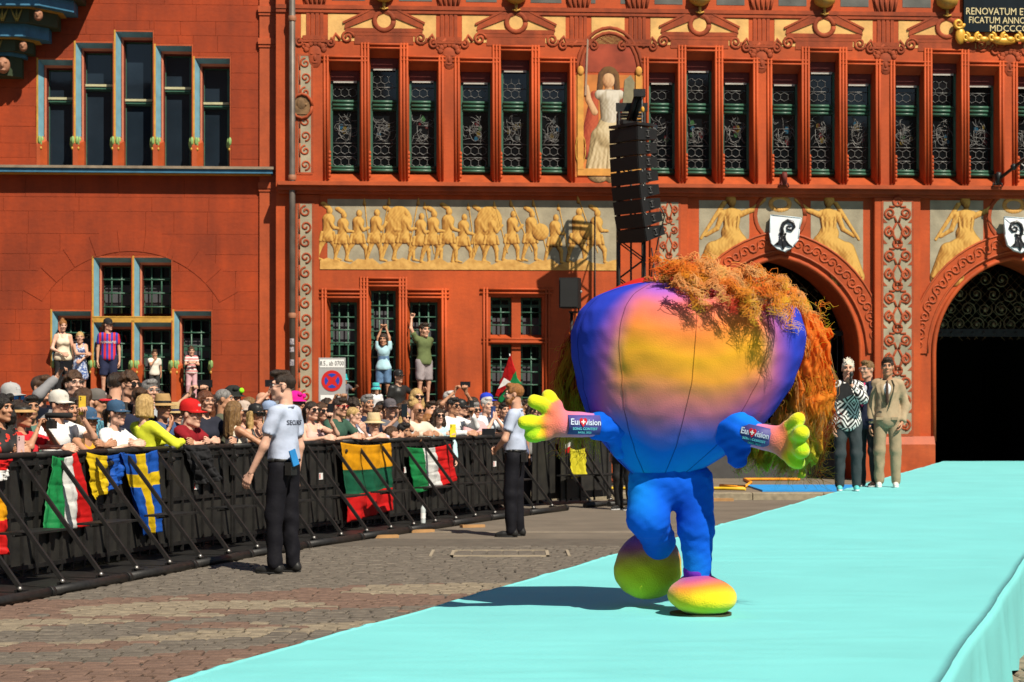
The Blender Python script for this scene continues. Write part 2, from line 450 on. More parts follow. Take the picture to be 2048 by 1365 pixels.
# ---- arches
AW, AC = 1.63, 0.326; AR = AW + AC; ASP = 2.66
ARC = [L(1560, 500)[0], L(2027, 500)[0], L(2494, 500)[0]]
ARISE = math.sqrt(AR * AR - AC * AC)
for c in ARC: holes.append((c - AW, c + AW, -0.1, ASP + ARISE + 0.04))
XL, XR = L(552, 500)[0], L(2300, 500)[0] + 6
wall_with_holes(XL, XR, -0.2, 11.6, holes, 0.0, 0.5, RED, HALL)
def arch_curve(w, r, cc, n=14, left=True, right=True):
    """points from left spring over apex to right spring, relative to centre/spring"""
    a_ap = math.acos(cc / r)
    pr = [(-cc + r * math.cos(a_ap * i / n), r * math.sin(a_ap * i / n)) for i in range(n + 1)]   # right side upward
    pl = [(-x, z) for x, z in pr]
    return pl + pr[::-1][1:]
for c in ARC:                                            # stone between the pointed curve and its square opening, then the vaulted reveal
    pts = arch_curve(AW, AR, AC); top = ASP + ARISE + 0.04
    b = MB()
    for i in range(len(pts) - 1):
        (xa, za), (xb, zb) = pts[i], pts[i + 1]
        b.prism([(c + xa, ASP + za), (c + xb, ASP + zb), (c + xb, top), (c + xa, top)], 0.0, 0.5)
    b.build('spandrel', RED, HALL)
    b = MB()                                             # reveal going back 1.4 m
    q = [(-AW, 0.0 - ASP)] + pts + [(AW, -ASP)]
    vs = []; fs = []
    for x, z in q: vs += [(c + x, 0.5, ASP + z), (c + x * 0.995, 1.5, ASP + z)]
    for i in range(len(q) - 1): fs.append([2 * i, 2 * i + 2, 2 * i + 3, 2 * i + 1])
    b.add(vs, fs, 0, False)
    vs = []; fs = []
    for x, z in q: vs += [(c + x * 1.12, 0.502, ASP + z * 1.1), (c + x * 1.12, 1.5, ASP + z * 1.1)]
    for i in range(len(q) - 1): fs.append([2 * i, 2 * i + 1, 2 * i + 3, 2 * i + 2])
    b.add(vs, fs, 0, False)
    b.build('arch_reveal', RED, HALL)
    # rounded arris moulding
    b = MB(); b.tube([(c + x, 0.0, ASP + z) for x, z in [(-AW + .0, -ASP + 0.9)] + pts + [(AW, -ASP + 0.9)]], 0.05, 8)
    b.build('arch_moulding', RED, HALL)
    # carved band
    def ring(r, n=14): 
        a = math.acos(AC / r); p = [(-AC + r * math.cos(a * i / n), r * math.sin(a * i / n)) for i in range(n + 1)]
        return [(-x, z) for x, z in p] + p[::-1][1:]
    p0, p1 = ring(AR + 0.12), ring(AR + 0.52)
    b = MB()
    for i in range(len(p0) - 1):
        b.prism([(c + p0[i][0], ASP + p0[i][1]), (c + p0[i + 1][0], ASP + p0[i + 1][1]), (c + p1[i + 1][0], ASP + p1[i + 1][1]), (c + p1[i][0], ASP + p1[i][1])], -0.03, 0.0)
    band = b.build('archivolt', DRED if False else RED, HALL)
    b = MB()
    for p in (ring(AR + 0.13), ring(AR + 0.5)): b.tube([(c + x, -0.03, ASP + z) for x, z in p], 0.022, 6)
    pm = ring(AR + 0.315, 17)
    for i in range(1, len(pm) - 1):
        x, z = pm[i]; dx, dz = pm[i + 1][0] - pm[i - 1][0], pm[i + 1][1] - pm[i - 1][1]; a0 = math.atan2(dz, dx); sg = 1 if i % 2 else -1
        sp = [(c + x + (0.115 - 0.085 * t / 12) * math.cos(a0 + sg * t * 0.62), -0.034, ASP + z + (0.115 - 0.085 * t / 12) * math.sin(a0 + sg * t * 0.62)) for t in range(13)]
        b.tube(sp, 0.02, 5)
    b.build('carved_scrolls', RED3, band)
    # dark passage behind
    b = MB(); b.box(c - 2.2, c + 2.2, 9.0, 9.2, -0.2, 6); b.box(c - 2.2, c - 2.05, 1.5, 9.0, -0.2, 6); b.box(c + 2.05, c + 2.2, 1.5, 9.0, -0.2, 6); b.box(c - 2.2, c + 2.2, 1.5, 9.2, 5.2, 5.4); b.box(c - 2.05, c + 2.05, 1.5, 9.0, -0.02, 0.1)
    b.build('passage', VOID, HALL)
def spiral(cx, cz, r0, a0, turns, y, sg=1, n=18, r1=0.15):
    return [(cx + r0 * (1 - (1 - r1) * t / n) * math.cos(a0 + sg * turns * 2 * math.pi * t / n), y, cz + r0 * (1 - (1 - r1) * t / n) * math.sin(a0 + sg * turns * 2 * math.pi * t / n)) for t in range(n + 1)]
GILT = mat('dull_gilded_iron', (0.16, 0.13, 0.07), 0.4, var=0.3, metal=0.6)
for k, c in enumerate(ARC):
    y = 1.35; zr = L(1950, 668, y)[1] if k else 1.2
    zr2 = L(1950, 668, y)[1]
    g = MB(); 
    if k: g.box(c - AW, c + AW, y - 0.04, y + 0.04, zr - 0.06, zr + 0.1)
    else: g.box(c - AW, c + AW, y - 0.04, y + 0.04, zr2 - 0.05, zr2 + 0.06)
    n = 14
    for i in range(-n, n + 1, 2):                                # rivets and scrolls
        x = c + i / n * AW * 0.96
        g.ell((x, y - 0.05, zr2 + 0.02), (0.03, 0.02, 0.03), 6, 4)
    grille = g.build('iron_grille', IRON, HALL)
    g = MB(); inside = lambda x, z: all((x + s * AC) ** 2 + (z - ASP) ** 2 < (AR - 0.06) ** 2 for s in (1, -1)) or (z < ASP and abs(x) < AW)
    for row in range(7):
        for i in range(-4, 5):
            x, z = i * 0.36 + (0.18 if row % 2 else 0), zr2 + 0.2 + row * 0.31
            if inside(abs(x) + 0.15, z + 0.14):
                g.tube(spiral(c + x, z, 0.165, 0.5 + i + row, 1.6, y, 1 if (i + row) % 2 else -1), 0.013, 5)
                g.ell((c + x, y - 0.02, z), (0.045, 0.02, 0.05), 6, 4)
    for s in range(-12, 13):                                     # thin diagonal lattice in the crown of the arch
        for d in (1, -1):
            seg = []
            for t in range(41):
                x = -AW + t * AW / 20; z = ASP + 0.55 + d * (x - s * 0.18)
                if z > ASP + 0.3 and inside(abs(x), z): seg.append((c + x, y, z))
            if len(seg) > 1: g.tube([seg[0], seg[-1]], 0.006, 4)
    g.build('iron_scrollwork', GILT, grille)
    if k == 0:                                                   # closed gate leaves
        g = MB()
        for i in range(-13, 14): 
            x = c + i * 0.122; g.tube([(x, y, 0.62), (x, y, zr2)], 0.011, 6)
        for z in (0.62, 1.2, 2.1): g.box(c - AW, c + AW, y - 0.02, y + 0.02, z, z + 0.05)
        g.box(c - AW, c + AW, y - 0.02, y + 0.02, 0.1, 0.62)
        for i in range(-12, 13):
            g.tube(spiral(c + i * 0.122 + 0.06, 1.0, 0.055, i, 1.2, y), 0.009, 5); g.tube(spiral(c + i * 0.122 + 0.06, 0.82, 0.055, i + 2, 1.2, y), 0.009, 5)
        g.build('iron_gate', mat('grey_gate_iron', (0.055, 0.055, 0.055), 0.5), HALL)

# ---- upper windows
def hexes(b, x0, x1, z0, z1, y, a=0.088, r=0.0055):
    dx = a * math.sqrt(3); done = set()
    for i in range(int((z1 - z0) / (1.5 * a)) + 2):
        for j in range(int((x1 - x0) / dx) + 2):
            cx = x0 + j * dx + (dx / 2 if i % 2 else 0); cz = z0 + i * 1.5 * a
            p = [(cx + a * math.sin(t * math.pi / 3), cz + a * math.cos(t * math.pi / 3)) for t in range(6)]
            for t in range(6):
                q0, q1 = p[t], p[(t + 1) % 6]
                key = tuple(sorted([(round(q0[0], 2), round(q0[1], 2)), (round(q1[0], 2), round(q1[1], 2))]))
                if key in done: continue
                done.add(key)
                if all(x0 <= q[0] <= x1 and z0 <= q[1] <= z1 for q in (q0, q1)):
                    b.tube([(q0[0], y, q0[1]), (q1[0], y, q1[1])], r, 4, cap=False)
STAIN = [mat('stained_glass_' + n, c, 0.15, var=0.2) for n, c in (('blue', (0.015, 0.06, 0.1)), ('green', (0.03, 0.08, 0.03)), ('amber', (0.1, 0.07, 0.015)), ('red', (0.07, 0.012, 0.012)), ('grey', (0.06, 0.065, 0.065)))]
def light(w, x0, x1, zb, zt, ztr, y, seed, blind=True):
    """one casement with green frame, transom, panes, leading and blind, all children of window w"""
    f = MB(); t = 0.045
    f.box(x0, x0 + t, y - 0.05, y + 0.05, zb, zt); f.box(x1 - t, x1, y - 0.05, y + 0.05, zb, zt)
    f.box(x0 + t, x1 - t, y - 0.05, y + 0.05, zt - t, zt); f.box(x0 + t, x1 - t, y - 0.05, y + 0.05, zb, zb + 0.06)
    for z, d in ((zb + 0.035, 0.1), (zb + 0.1, 0.085)): f.tube([(x0 + 0.01, y - d + 0.02, z), (x1 - 0.01, y - d + 0.02, z)], 0.032, 8)
    for z, d in ((ztr + 0.045, 0.09), (ztr - 0.03, 0.085), (ztr - 0.1, 0.065)): f.tube([(x0 + t, y - d + 0.02, z), (x1 - t, y - d + 0.02, z)], 0.03, 8)
    f.box(x0 + t, x1 - t, y - 0.045, y + 0.05, ztr - 0.13, ztr + 0.07)
    f.build('frame', GREEN, w)
    for za, zc in ((zb + 0.06, ztr - 0.13), (ztr + 0.07, zt - t)):
        p = MB(); p.box(x0 + t, x1 - t, y + 0.012, y + 0.03, za, zc); p.build('pane', GLASS, w)
    r = random.Random(seed); l = MB(); yl = y - 0.005
    a, c = x0 + t + 0.01, x1 - t - 0.01
    H = ztr - zb; z1 = zb + 0.08 + H * 0.17; z2 = zb + 0.08 + H * 0.37; z3 = ztr - 0.16
    hexes(l, a, c, zb + 0.08, z1, yl); hexes(l, a, c, z1 + 0.01, z2, yl); hexes(l, a, c, ztr + 0.1, zt - 0.32, yl, r=0.0045)
    for z in (z1, z2, ztr + 0.34): l.tube([(a, yl, z), (c, yl, z)], 0.009, 4)
    W_ = c - a; ctr = (a + c) / 2                              # painted-shield figure of lead lines
    for i in range(26):
        px = r.uniform(a + 0.03, c - 0.08); pz = r.uniform(z2 + 0.05, z3 - 0.1); an = r.uniform(0, 6.28); q = [(px, yl, pz)]
        for _ in range(3): an += r.uniform(-0.9, 0.9); q.append((min(max(q[-1][0] + 0.075 * math.cos(an), a), c), yl, min(max(q[-1][2] + 0.075 * math.sin(an), z2), z3)))
        l.tube(q, 0.0048, 4)
    sh = [(ctr - 0.11, yl, z2 + 0.36), (ctr - 0.11, yl, z2 + 0.2), (ctr - 0.06, yl, z2 + 0.09), (ctr, yl, z2 + 0.06), (ctr + 0.06, yl, z2 + 0.09), (ctr + 0.11, yl, z2 + 0.2), (ctr + 0.11, yl, z2 + 0.36), (ctr - 0.11, yl, z2 + 0.36)]
    l.tube(sh, 0.006, 4)
    props(l.build('leading', LEADM, w), kind='stuff')
    s = MB()
    for i in range(4):
        px, pz = r.uniform(a + 0.04, c - 0.12), r.uniform(z2 + 0.1, z3 - 0.12); n = r.randint(4, 6); rr = r.uniform(0.03, 0.06)
        s.prism([(px + 0.04 + rr * math.cos(6.283 * k / n), pz + 1.4 * rr * math.sin(6.283 * k / n)) for k in range(n)], y + 0.004, y + 0.014, r.randrange(5))
    props(s.build('stained_glass', STAIN, w), kind='stuff')
    if blind:
        s = MB(); s.box(x0 + 0.01, x1 - 0.01, y - 0.1, y - 0.055, zt - 0.2, zt + 0.02); s.box(x0 + 0.06, x1 - 0.06, y - 0.09, y - 0.06, zt - 0.24, zt - 0.2, 1)
        s.build('blind', [DRED, mat('blind_rail', (.4, .38, .34), .6)], w)
def ribs(b, x, z0, z1, y=-0.012, n=2, r=0.024, gap=0.062):
    for i in range(n):
        xx = x + (i - (n - 1) / 2) * gap
        b.tube([(xx, y, z0), (xx, y, z1)], r, 8)
for gi, g in enumerate(UG):
    rs = grp_rects(g); b = MB(); zb = rs[0][2]
    w_ = None; MW = 0.105
    zsill = L(1000, 344)[1]
    lights = []
    for i, (x0, x1, z0, z1) in enumerate(rs):
        a = x0 + (0.1 if i == 0 else MW); c = x1 - (0.1 if i == 2 else MW)
        b.prism([(x0, z0), (x1, z0), (x1, z0 + 0.02), (x0, z0 + 0.02)], 0.0, 0.4)
        # sloped sill
        b.add([(x0, -0.01, z0 + 0.02), (x1, -0.01, z0 + 0.02), (x1, 0.33, zsill), (x0, 0.33, zsill), (x0, 0.5, zsill), (x1, 0.5, zsill)], [(0, 1, 2, 3), (3, 2, 5, 4)], 1)
        b.box(x0, x1, 0.2, 0.48, z1 - 0.2, z1)                       # head
        b.add([(a - 0.06, 0.02, z1), (c + 0.06, 0.02, z1), (c, 0.2, z1 - 0.2), (a, 0.2, z1 - 0.2)], [(0, 3, 2, 1)], 0)
        for xx, sg in ((a, -1), (c, 1)):                             # splayed jambs
            b.add([(xx + sg * 0.06, 0.0, z0), (xx + sg * 0.06, 0.0, z1), (xx, 0.2, z1), (xx, 0.2, z0), (xx, 0.5, z1), (xx, 0.5, z0)],
                  [(0, 1, 2, 3), (3, 2, 4, 5)] if sg < 0 else [(0, 3, 2, 1), (3, 5, 4, 2)], 0)
        # fill blocks
        if i == 0: b.box(x0, a - 0.06, 0.001, 0.5, z0, z1)
        if i == 2: b.box(c + 0.06, x1, 0.001, 0.5, z0, z1)
        if i > 0: b.box(x0 - MW + 0.06, x0 + MW - 0.06, 0.001, 0.5, z0, min(z1, rs[i - 1][3]) if i == 1 else rs[2][3])
        if i == 1:
            b.box(x0, a - 0.06, 0.001, 0.5, rs[0][3], z1); b.box(c + 0.06, x1, 0.001, 0.5, rs[2][3], z1)
        lights.append((a, c, zsill, z1 - 0.2))
        # crossing head mouldings
        for dz in (0.03, -0.045): b.tube([(x0 - 0.07, -0.012, z1 + dz), (x1 + 0.07, -0.012, z1 + dz)], 0.022, 8)
    for x, zz, n in ((rs[0][0] + 0.02, rs[0][3] + 0.06, 2), (rs[1][0], rs[1][3] + 0.06, 3), (rs[2][0], rs[1][3] + 0.06, 3), (rs[2][1] - 0.02, rs[2][3] + 0.06, 2)):
        ribs(b, x, zb + 0.06, zz, n=n)
    for x in (rs[0][0] + 0.09, rs[1][0] + 0.09, rs[2][0] + 0.09):    # twisted colonnette feet
        for q in range(7): b.ell((x, 0.0, zb + 0.14 + q * 0.075), (0.032, 0.032, 0.045), 8, 4)
    w = b.build('window', [RED, RED3], HALL)
    ztr = L(1000, 207)[1]
    for i, (a, c, z0, z1) in enumerate(lights): light(w, a, c, z0, z1, ztr, 0.33, gi * 7 + i)

# ---- ground-floor windows with iron grilles
def grille_window(w, x0, x1, z0, z1, y=0.34, nx=2, dz=0.255):
    f = MB(); t = 0.05
    f.box(x0, x0 + t, y - 0.04, y + 0.04, z0, z1); f.box(x1 - t, x1, y - 0.04, y + 0.04, z0, z1); f.box(x0 + t, x1 - t, y - 0.04, y + 0.04, z1 - t, z1)
    f.build('frame', GREEN, w)
    m = (z0 + z1) / 2 + 0.2
    for za, zc in ((z0, m - 0.03), (m + 0.03, z1 - t)):
        p = MB(); p.box(x0 + t, x1 - t, y + 0.012, y + 0.03, za, zc); p.build('pane', GLASS, w)
    p = MB(); p.box(x0 + t, x1 - t, y - 0.02, y + 0.035, m - 0.03, m + 0.03)
    p.build('glazing_bar', GREEN, w)
    p = MB(); p.box(x0 + t, x1 - t, y - 0.012, y + 0.011, z1 - 0.8, z1 - 0.4); p.build('net_curtain', mat('net_curtain', (0.06, 0.062, 0.07), 0.9), w)
    gb = MB(); yg = y - 0.15
    for i in range(1, nx + 1):
        x = x0 + (x1 - x0) * i / (nx + 1); gb.tube([(x, yg, z0), (x, yg, z1)], 0.016, 6)
    z = z1 - 0.3
    while z > z0: gb.tube([(x0, yg - 0.015, z), (x1, yg - 0.015, z)], 0.014, 6); z -= dz
    gb.build('window_grille', GREEN, w)
rs = lgrp_rects(LG[0]); b = MB(); MW = 0.12; lights = []
for i, (x0, x1, z0, z1) in enumerate(rs):
    a = x0 + 0.14; c = x1 - 0.14; zt = z1 - 0.2
    b.box(x0, x1, 0.0, 0.5, z0 - 0.04, z0); b.box(x0, x1, 0.2, 0.49, zt, z1)
    b.add([(a - 0.08, 0.04, z1), (c + 0.08, 0.04, z1), (c, 0.2, zt), (a, 0.2, zt)], [(0, 3, 2, 1)])
    for xx, sg in ((a, -1), (c, 1)):
        b.add([(xx + sg * 0.08, 0.0, z0), (xx + sg * 0.08, 0.0, z1), (xx, 0.2, z1), (xx, 0.2, z0), (xx, 0.5, z1), (xx, 0.5, z0)],
              [(0, 1, 2, 3), (3, 2, 4, 5)] if sg < 0 else [(0, 3, 2, 1), (3, 5, 4, 2)])
    if i == 0: b.box(x0, a - 0.08, 0.001, 0.5, z0, z1)
    if i == 2: b.box(c + 0.08, x1, 0.001, 0.5, z0, z1)
    if i > 0: b.box(x0 - 0.06, x0 + 0.06, 0.001, 0.5, z0, rs[0][3])
    if i == 1: b.box(x0, x0 + 0.06, 0.001, 0.5, rs[0][3], z1); b.box(x1 - 0.06, x1, 0.001, 0.5, rs[2][3], z1)
    for dz in (0.03, -0.05, -0.12): b.tube([(x0 - 0.08, -0.012, z1 + dz), (x1 + 0.08, -0.012, z1 + dz)], 0.022, 8)
    lights.append((a, c, z0, zt))
for x, zz, n in ((rs[0][0] + 0.02, rs[0][3] + 0.06, 2), (rs[1][0], rs[1][3] + 0.06, 3), (rs[2][0], rs[1][3] + 0.06, 3), (rs[2][1] - 0.02, rs[2][3] + 0.06, 2)): ribs(b, x, 1.6, zz, n=n)
w = b.build('window', RED, HALL)
for l in lights: grille_window(w, *l)
b = MB(); x0, x1, z0, z1 = CW; xm = (x0 + x1) / 2; zm = L(1030, 678)[1]; FW = 0.13
b.box(x0, x0 + FW, 0.02, 0.5, z0, z1); b.box(x1 - FW, x1, 0.02, 0.5, z0, z1); b.box(x0 + FW, x1 - FW, 0.02, 0.5, z1 - 0.12, z1); b.box(x0, x1, 0.0, 0.5, z0 - 0.04, z0)
b.box(xm - 0.09, xm + 0.09, 0.1, 0.49, z0, z1 - 0.12)
b.prism([(x0 + FW, zm - 0.1), (x1 - FW, zm - 0.1), (x1 - FW, zm), (x0 + FW, zm)], 0.05, 0.48)
b.add([(x0 + FW, 0.05, zm), (x1 - FW, 0.05, zm), (x1 - FW, 0.3, zm + 0.09), (x0 + FW, 0.3, zm + 0.09)], [(0, 1, 2, 3)])
for dz in (0.03, -0.05): b.tube([(x0 - 0.08, -0.012, z1 + dz), (x1 + 0.08, -0.012, z1 + dz)], 0.022, 8)
for dz in (0.0, -0.07): b.tube([(x0 - 0.04, -0.012, zm + dz), (x1 + 0.04, -0.012, zm + dz)], 0.018, 8)
for x in (x0 + 0.03, x1 - 0.03): ribs(b, x, 1.6, z1 + 0.06, n=2)
w = b.build('window', RED, HALL)
for xa, xb in ((x0 + FW, xm - 0.09), (xm + 0.09, x1 - FW)):
    grille_window(w, xa, xb, zm + 0.09, z1 - 0.12, nx=1); grille_window(w, xa, xb, z0, zm - 0.1, nx=1)

# ---- string course, base, pilasters
b = MB(); b.prism([(-1, 0), (1, 0), (1, 1), (-1, 1)], 0, 0.001)
b = MB(); zt = L(1000, 369)[1]; zb2 = L(1000, 376)[1]
b.box(XL + 0.05, XR, -0.3, -0.001, zb2, zt); b.box(XL + 0.05, XR, -0.2, -0.001, zb2 - 0.09, zb2); b.box(XL + 0.05, XR, -0.1, -0.001, zb2 - 0.15, zb2 - 0.09)
b.add([(XL + .05, -0.3, zt), (XR, -0.3, zt), (XR, 0.0, zt + 0.04), (XL + .05, 0.0, zt + 0.04)], [(0, 1, 2, 3)])
b.build('string_course', RED3, HALL)
zfr0 = zb2 - 0.15
def pil(px0, px1, z0, z1, d=0.05, name='pilaster'):
    b = MB(); b.box(L(px0, 500)[0], L(px1, 500)[0], -d, -0.001, z0, z1, ch=0.012); return b.build(name, RED, HALL)
pil(1746, 1838, 0.95, zfr0 - 0.002, 0.12); pil(1300, 1375, 0.95, zfr0 - 0.002, 0.06)
pil(584, 638, 1.0, zfr0 - 0.002, 0.03)
for pa, pb in ((1742, 1868), (1270, 1390), (2190, 2330)):
    x0, x1 = L(pa, 800)[0], L(pb, 800)[0]
    if pa == 1742: x0 = ARC[0] + AW + 0.02; x1 = ARC[1] - AW - 0.02
    b = MB(); b.box(x0, x1, -0.2, -0.002, -0.1, 0.84)
    b.add([(x0, -0.2, 0.84), (x1, -0.2, 0.84), (x1, -0.12, 1.0), (x0, -0.12, 1.0), (x1, -0.002, 1.0), (x0, -0.002, 1.0), (x1, -0.002, 0.84), (x0, -0.002, 0.84)], [(0, 1, 2, 3), (3, 2, 4, 5), (1, 6, 4, 2), (0, 3, 5, 7)])
    b.build('plinth', RED3, HALL)
# painted ashlar courses on the plain red areas of the front: shallow cut blocks between the lower windows
# ---- scrollwork panels
STRAP = mat('red_strapwork_paint', (0.35, 0.06, 0.013), 0.75, var=0.15, nscale=6, bump=0.15, streak=.2)
def strap_panel(px0, px1, py0, py1, y, unit, half=False, cols=1):
    x0, x1 = L(px0, 500)[0], L(px1, 500)[0]; z0, z1 = L((px0 + px1) / 2, py1)[1], L((px0 + px1) / 2, py0)[1]
    b = MB(); b.box(x0, x1, y - 0.006, y + 0.02, z0, z1); p = b.build('fresco_panel', GREY, HALL)
    s = MB(); w = (x1 - x0); n = max(1, round((z1 - z0) / unit)); h = (z1 - z0) / n; ys = y - 0.012
    for (a, c, d, e) in ((x0 - .03, x1 + .03, z1, z1 + .045), (x0 - .03, x1 + .03, z0 - .045, z0), (x0 - .045, x0, z0, z1), (x1, x1 + .045, z0, z1)):
        s.box(a, c, y - 0.014, y + 0.02, d, e)
    xm = (x0 + x1) / 2
    for i in range(n):
        zc = z0 + (i + 0.5) * h
        if half:
            s.tube(spiral(x0 + w * .55, zc, w * 0.42, math.pi * (0.5 if i % 2 else 1.5), 1.3, ys, 1), w * 0.1, 4)
            s.tube([(x0 + w * .1, ys, zc - h / 2), (x0 + w * .1, ys, zc + h / 2)], w * 0.09, 4)
            continue
        up = 1 if i % 2 else -1
        for sg in (-1, 1):
            s.tube(spiral(xm + sg * w * 0.27, zc + up * h * 0.05, w * 0.2, math.pi / 2 * up + (0 if sg > 0 else 0), 1.35, ys, -sg * up, r1=0.2), [w * 0.062] * 19, 4)
            s.tube([(xm + sg * w * 0.04, ys, zc - h * 0.5), (xm + sg * w * 0.11, ys, zc - h * .2), (xm + sg * w * 0.27, ys, zc + up * h * .28)], w * 0.06, 4)
            s.tube([(xm + sg * w * 0.04, ys, zc + h * 0.5), (xm + sg * w * 0.13, ys, zc + h * .25), (xm + sg * w * 0.3, ys, zc - up * h * .26)], w * 0.055, 4)
            s.prism([(xm + sg * w * .5, zc - h * .5), (xm + sg * w * .5, zc - h * .3), (xm + sg * w * .36, zc - h * .5)], ys - 0.012, ys + 0.02)
        if i % 2 == 0: 
            s.tube([(xm + w * 0.15 * math.cos(t * .524), ys, zc + h * .5 + w * 0.15 * math.sin(t * .524)) for t in range(13)], w * 0.06, 4)
    s.squash(.4, y - .006).build('strapwork', STRAP, p)
strap_panel(1764, 1820, 405, 868, -0.12, 0.42)
strap_panel(1318, 1356, 405, 690, -0.06, 0.36)
strap_panel(596, 624, 408, 838, -0.03, 0.3, True)
strap_panel(597, 622, 112, 345, 0.0, 0.3, True)
# medallion with a painted profile head
x, z = L(604, 213); b = MB(); b.tube([(x + 0.2 * math.cos(t * .524), -0.03, z + 0.24 * math.sin(t * .524)) for t in range(13)], 0.03, 6); b.build('medallion_ring', STRAP, HALL)
b = MB(); b.prism([(x + 0.2 * math.cos(t * .524), z + 0.24 * math.sin(t * .524)) for t in range(12)], -0.02, 0.0); b.ell((x - 0.02, -0.02, z + .04), (.09, .03, .12)); b.ell((x + .075, -.02, z + .03), (.03, .02, .03)); b.prism([(x - .15, z - .16), (x + .1, z - .16), (x + .03, z - .06), (x - .1, z)], -0.035, 0); b.build('medallion', [mat('brown_fresco', (0.16, 0.09, 0.04), 0.85, var=0.4, nscale=9)], HALL)
# rain pipe
pipe = MB(); x = L(585, 400)[0]
pipe.tube([(x, -0.14, 0.0), (x, -0.14, 11.5)], 0.062, 12)
for py in (40, 357, 632): z = L(585, py)[1]; pipe.lathe([(0.075, -0.05), (0.083, -0.02), (0.083, 0.02), (0.075, 0.05)], (x, -0.14, z), 12, 1)
for py in (120, 300, 500): z = L(585, py)[1]; pipe.box(x - 0.02, x + 0.02, -0.1, 0.0, z - 0.02, z + 0.02)
dp = thing('drain_pipe', 'grey metal rain pipe with collars running down between the two red walls', 'drain pipe', (0, FY, 0), FA)
pipe.build('pipe', [mat('weathered_zinc', (0.12, 0.1, 0.085), 0.5, var=0.3, nscale=4, metal=0.3), mat('rusty_collar', (0.3, 0.13, 0.07), 0.6)], dp)
b = MB()
for py, hgt in ((690, 0.12), (705, 0.1), (732, 0.12)):
    z = L(585, py)[1]
    b.add([(x + 0.065 * math.cos(a), -0.14 + 0.065 * math.sin(a), z + dz) for dz in (0, hgt) for a in (R(-130), R(-105), R(-80), R(-55))], [(0, 1, 5, 4), (1, 2, 6, 5), (2, 3, 7, 6)])
b.build('sticker', mat('worn_stickers', (0.5, 0.45, 0.45), 0.5, col2=(0.06, 0.06, 0.1), nscale=25), dp)

# ---- painted storey above the windows
BR = [630, 898, 1157, 1275, 1523, 1771, 2020, 2270]
zA, zB = L(1000, 86)[1], L(1000, 33)[1]
def slab(name, x0, x1, z0, z1, d, m, parent=HALL, y1=0.0):
    b = MB(); b.box(x0, x1, -d, y1 - 0.001, z0, z1); return b.build(name, m, parent)
for i in range(len(BR) - 1):
    a, c = BR[i] + 26, BR[i + 1] - 26
    dz = -0.014 * 0.0
    s = (a - 1000) * 0.0125
    slab('fresco_panel', L(a, 60)[0], L(c, 60)[0], L(a, 86 + s)[1], L(a, 32 + s)[1], 0.006, CREAM)
    slab('fresco_panel', L(a + 8, 10)[0], L((a + c) / 2 - 34, 10)[0], L(a, 5 + s)[1], L(a, -24 + s)[1], 0.006, DGREY)
    slab('fresco_panel', L((a + c) / 2 + 34, 10)[0], L(c - 8, 10)[0], L(a, 5 + s)[1], L(a, -24 + s)[1], 0.006, DGREY)
slab('fresco_panel', L(602, 60)[0], L(612, 60)[0], L(600, 76)[1], L(600, 29)[1], 0.006, CREAM)
MURAL_RED = mat('fresco_red', (0.33, 0.055, 0.013), 0.8, var=0.22, nscale=4, bump=0.15, streak=.3)
for i, px in enumerate(BR):
    s = (px - 1000) * 0.0125
    b = MB(); x = L(px, 50)[0]
    z1, z0 = L(px, 24 + s)[1], L(px, 76 + s)[1]
    for k in range(4): b.box(x - 0.17 + k * 0.09, x - 0.17 + k * 0.09 + 0.065, -0.035, 0.0, z0, z1)
    b.box(x - 0.21, x + 0.21, -0.045, -0.001, z1, z1 + 0.06); b.box(x - 0.24, x + 0.24, -0.045, -0.001, z0 - 0.08, z0); b.box(x - 0.3, x + 0.3, -0.055, -0.001, z0 - 0.13, z0 - 0.085)
    b.prism([(x - 0.2, z1 + 0.06), (x + 0.2, z1 + 0.06), (x + 0.27, z1 + 0.4), (x - 0.27, z1 + 0.4)], -0.05, 0)
    for k in range(-2, 3): b.tube([(x + k * 0.08, -0.05, z1 + 0.08), (x + k * 0.1, -0.08, z1 + 0.25), (x + k * 0.11, -0.05, z1 + 0.38)], 0.03, 5)
    for sg in (-1, 1): b.tube(spiral(x + sg * 0.3, z0 - 0.14, 0.09, 1.57, 1.3, -0.03, -sg), 0.028, 5)
    b.squash(.5).build('console_bracket', MURAL_RED, HALL)
    if px not in (1157, 1275):
        b = MB(); z = L(px, 118 + s)[1]                      # grotesque mask
        b.ell((x, 0.01, z), (0.15, 0.07, 0.24)); b.ell((x, -0.06, z - 0.03), (0.03, 0.04, 0.06)); b.ell((x - .06, -.05, z + .05), (.035, .02, .02)); b.ell((x + .06, -.05, z + .05), (.035, .02, .02)); b.ell((x, -.05, z - .12), (.06, .02, .02))
        for k in range(7): a = math.pi * k / 6; b.ell((x + .17 * math.cos(a), -.02, z + .14 + .13 * math.sin(a)), (.06, .04, .06), 7, 5)
        for sg in (-1, 1): b.tube(spiral(x + sg * 0.2, z + 0.22, 0.07, 0, 1.2, -0.02, sg), 0.02, 5)
        b.squash(.4).build('painted_mask', MURAL_RED, HALL)
b = MB(); b.box(XL, XR, -0.03, -0.001, L(1000, 30)[1], L(1000, 24)[1]); b.box(XL, XR, -0.045, -0.001, L(1000, 23)[1], L(1000, 15)[1]); b.box(XL, XR, -0.02, -0.001, L(1000, -30)[1], L(1000, -26)[1])
b.build('painted_cornice', MURAL_RED, HALL)
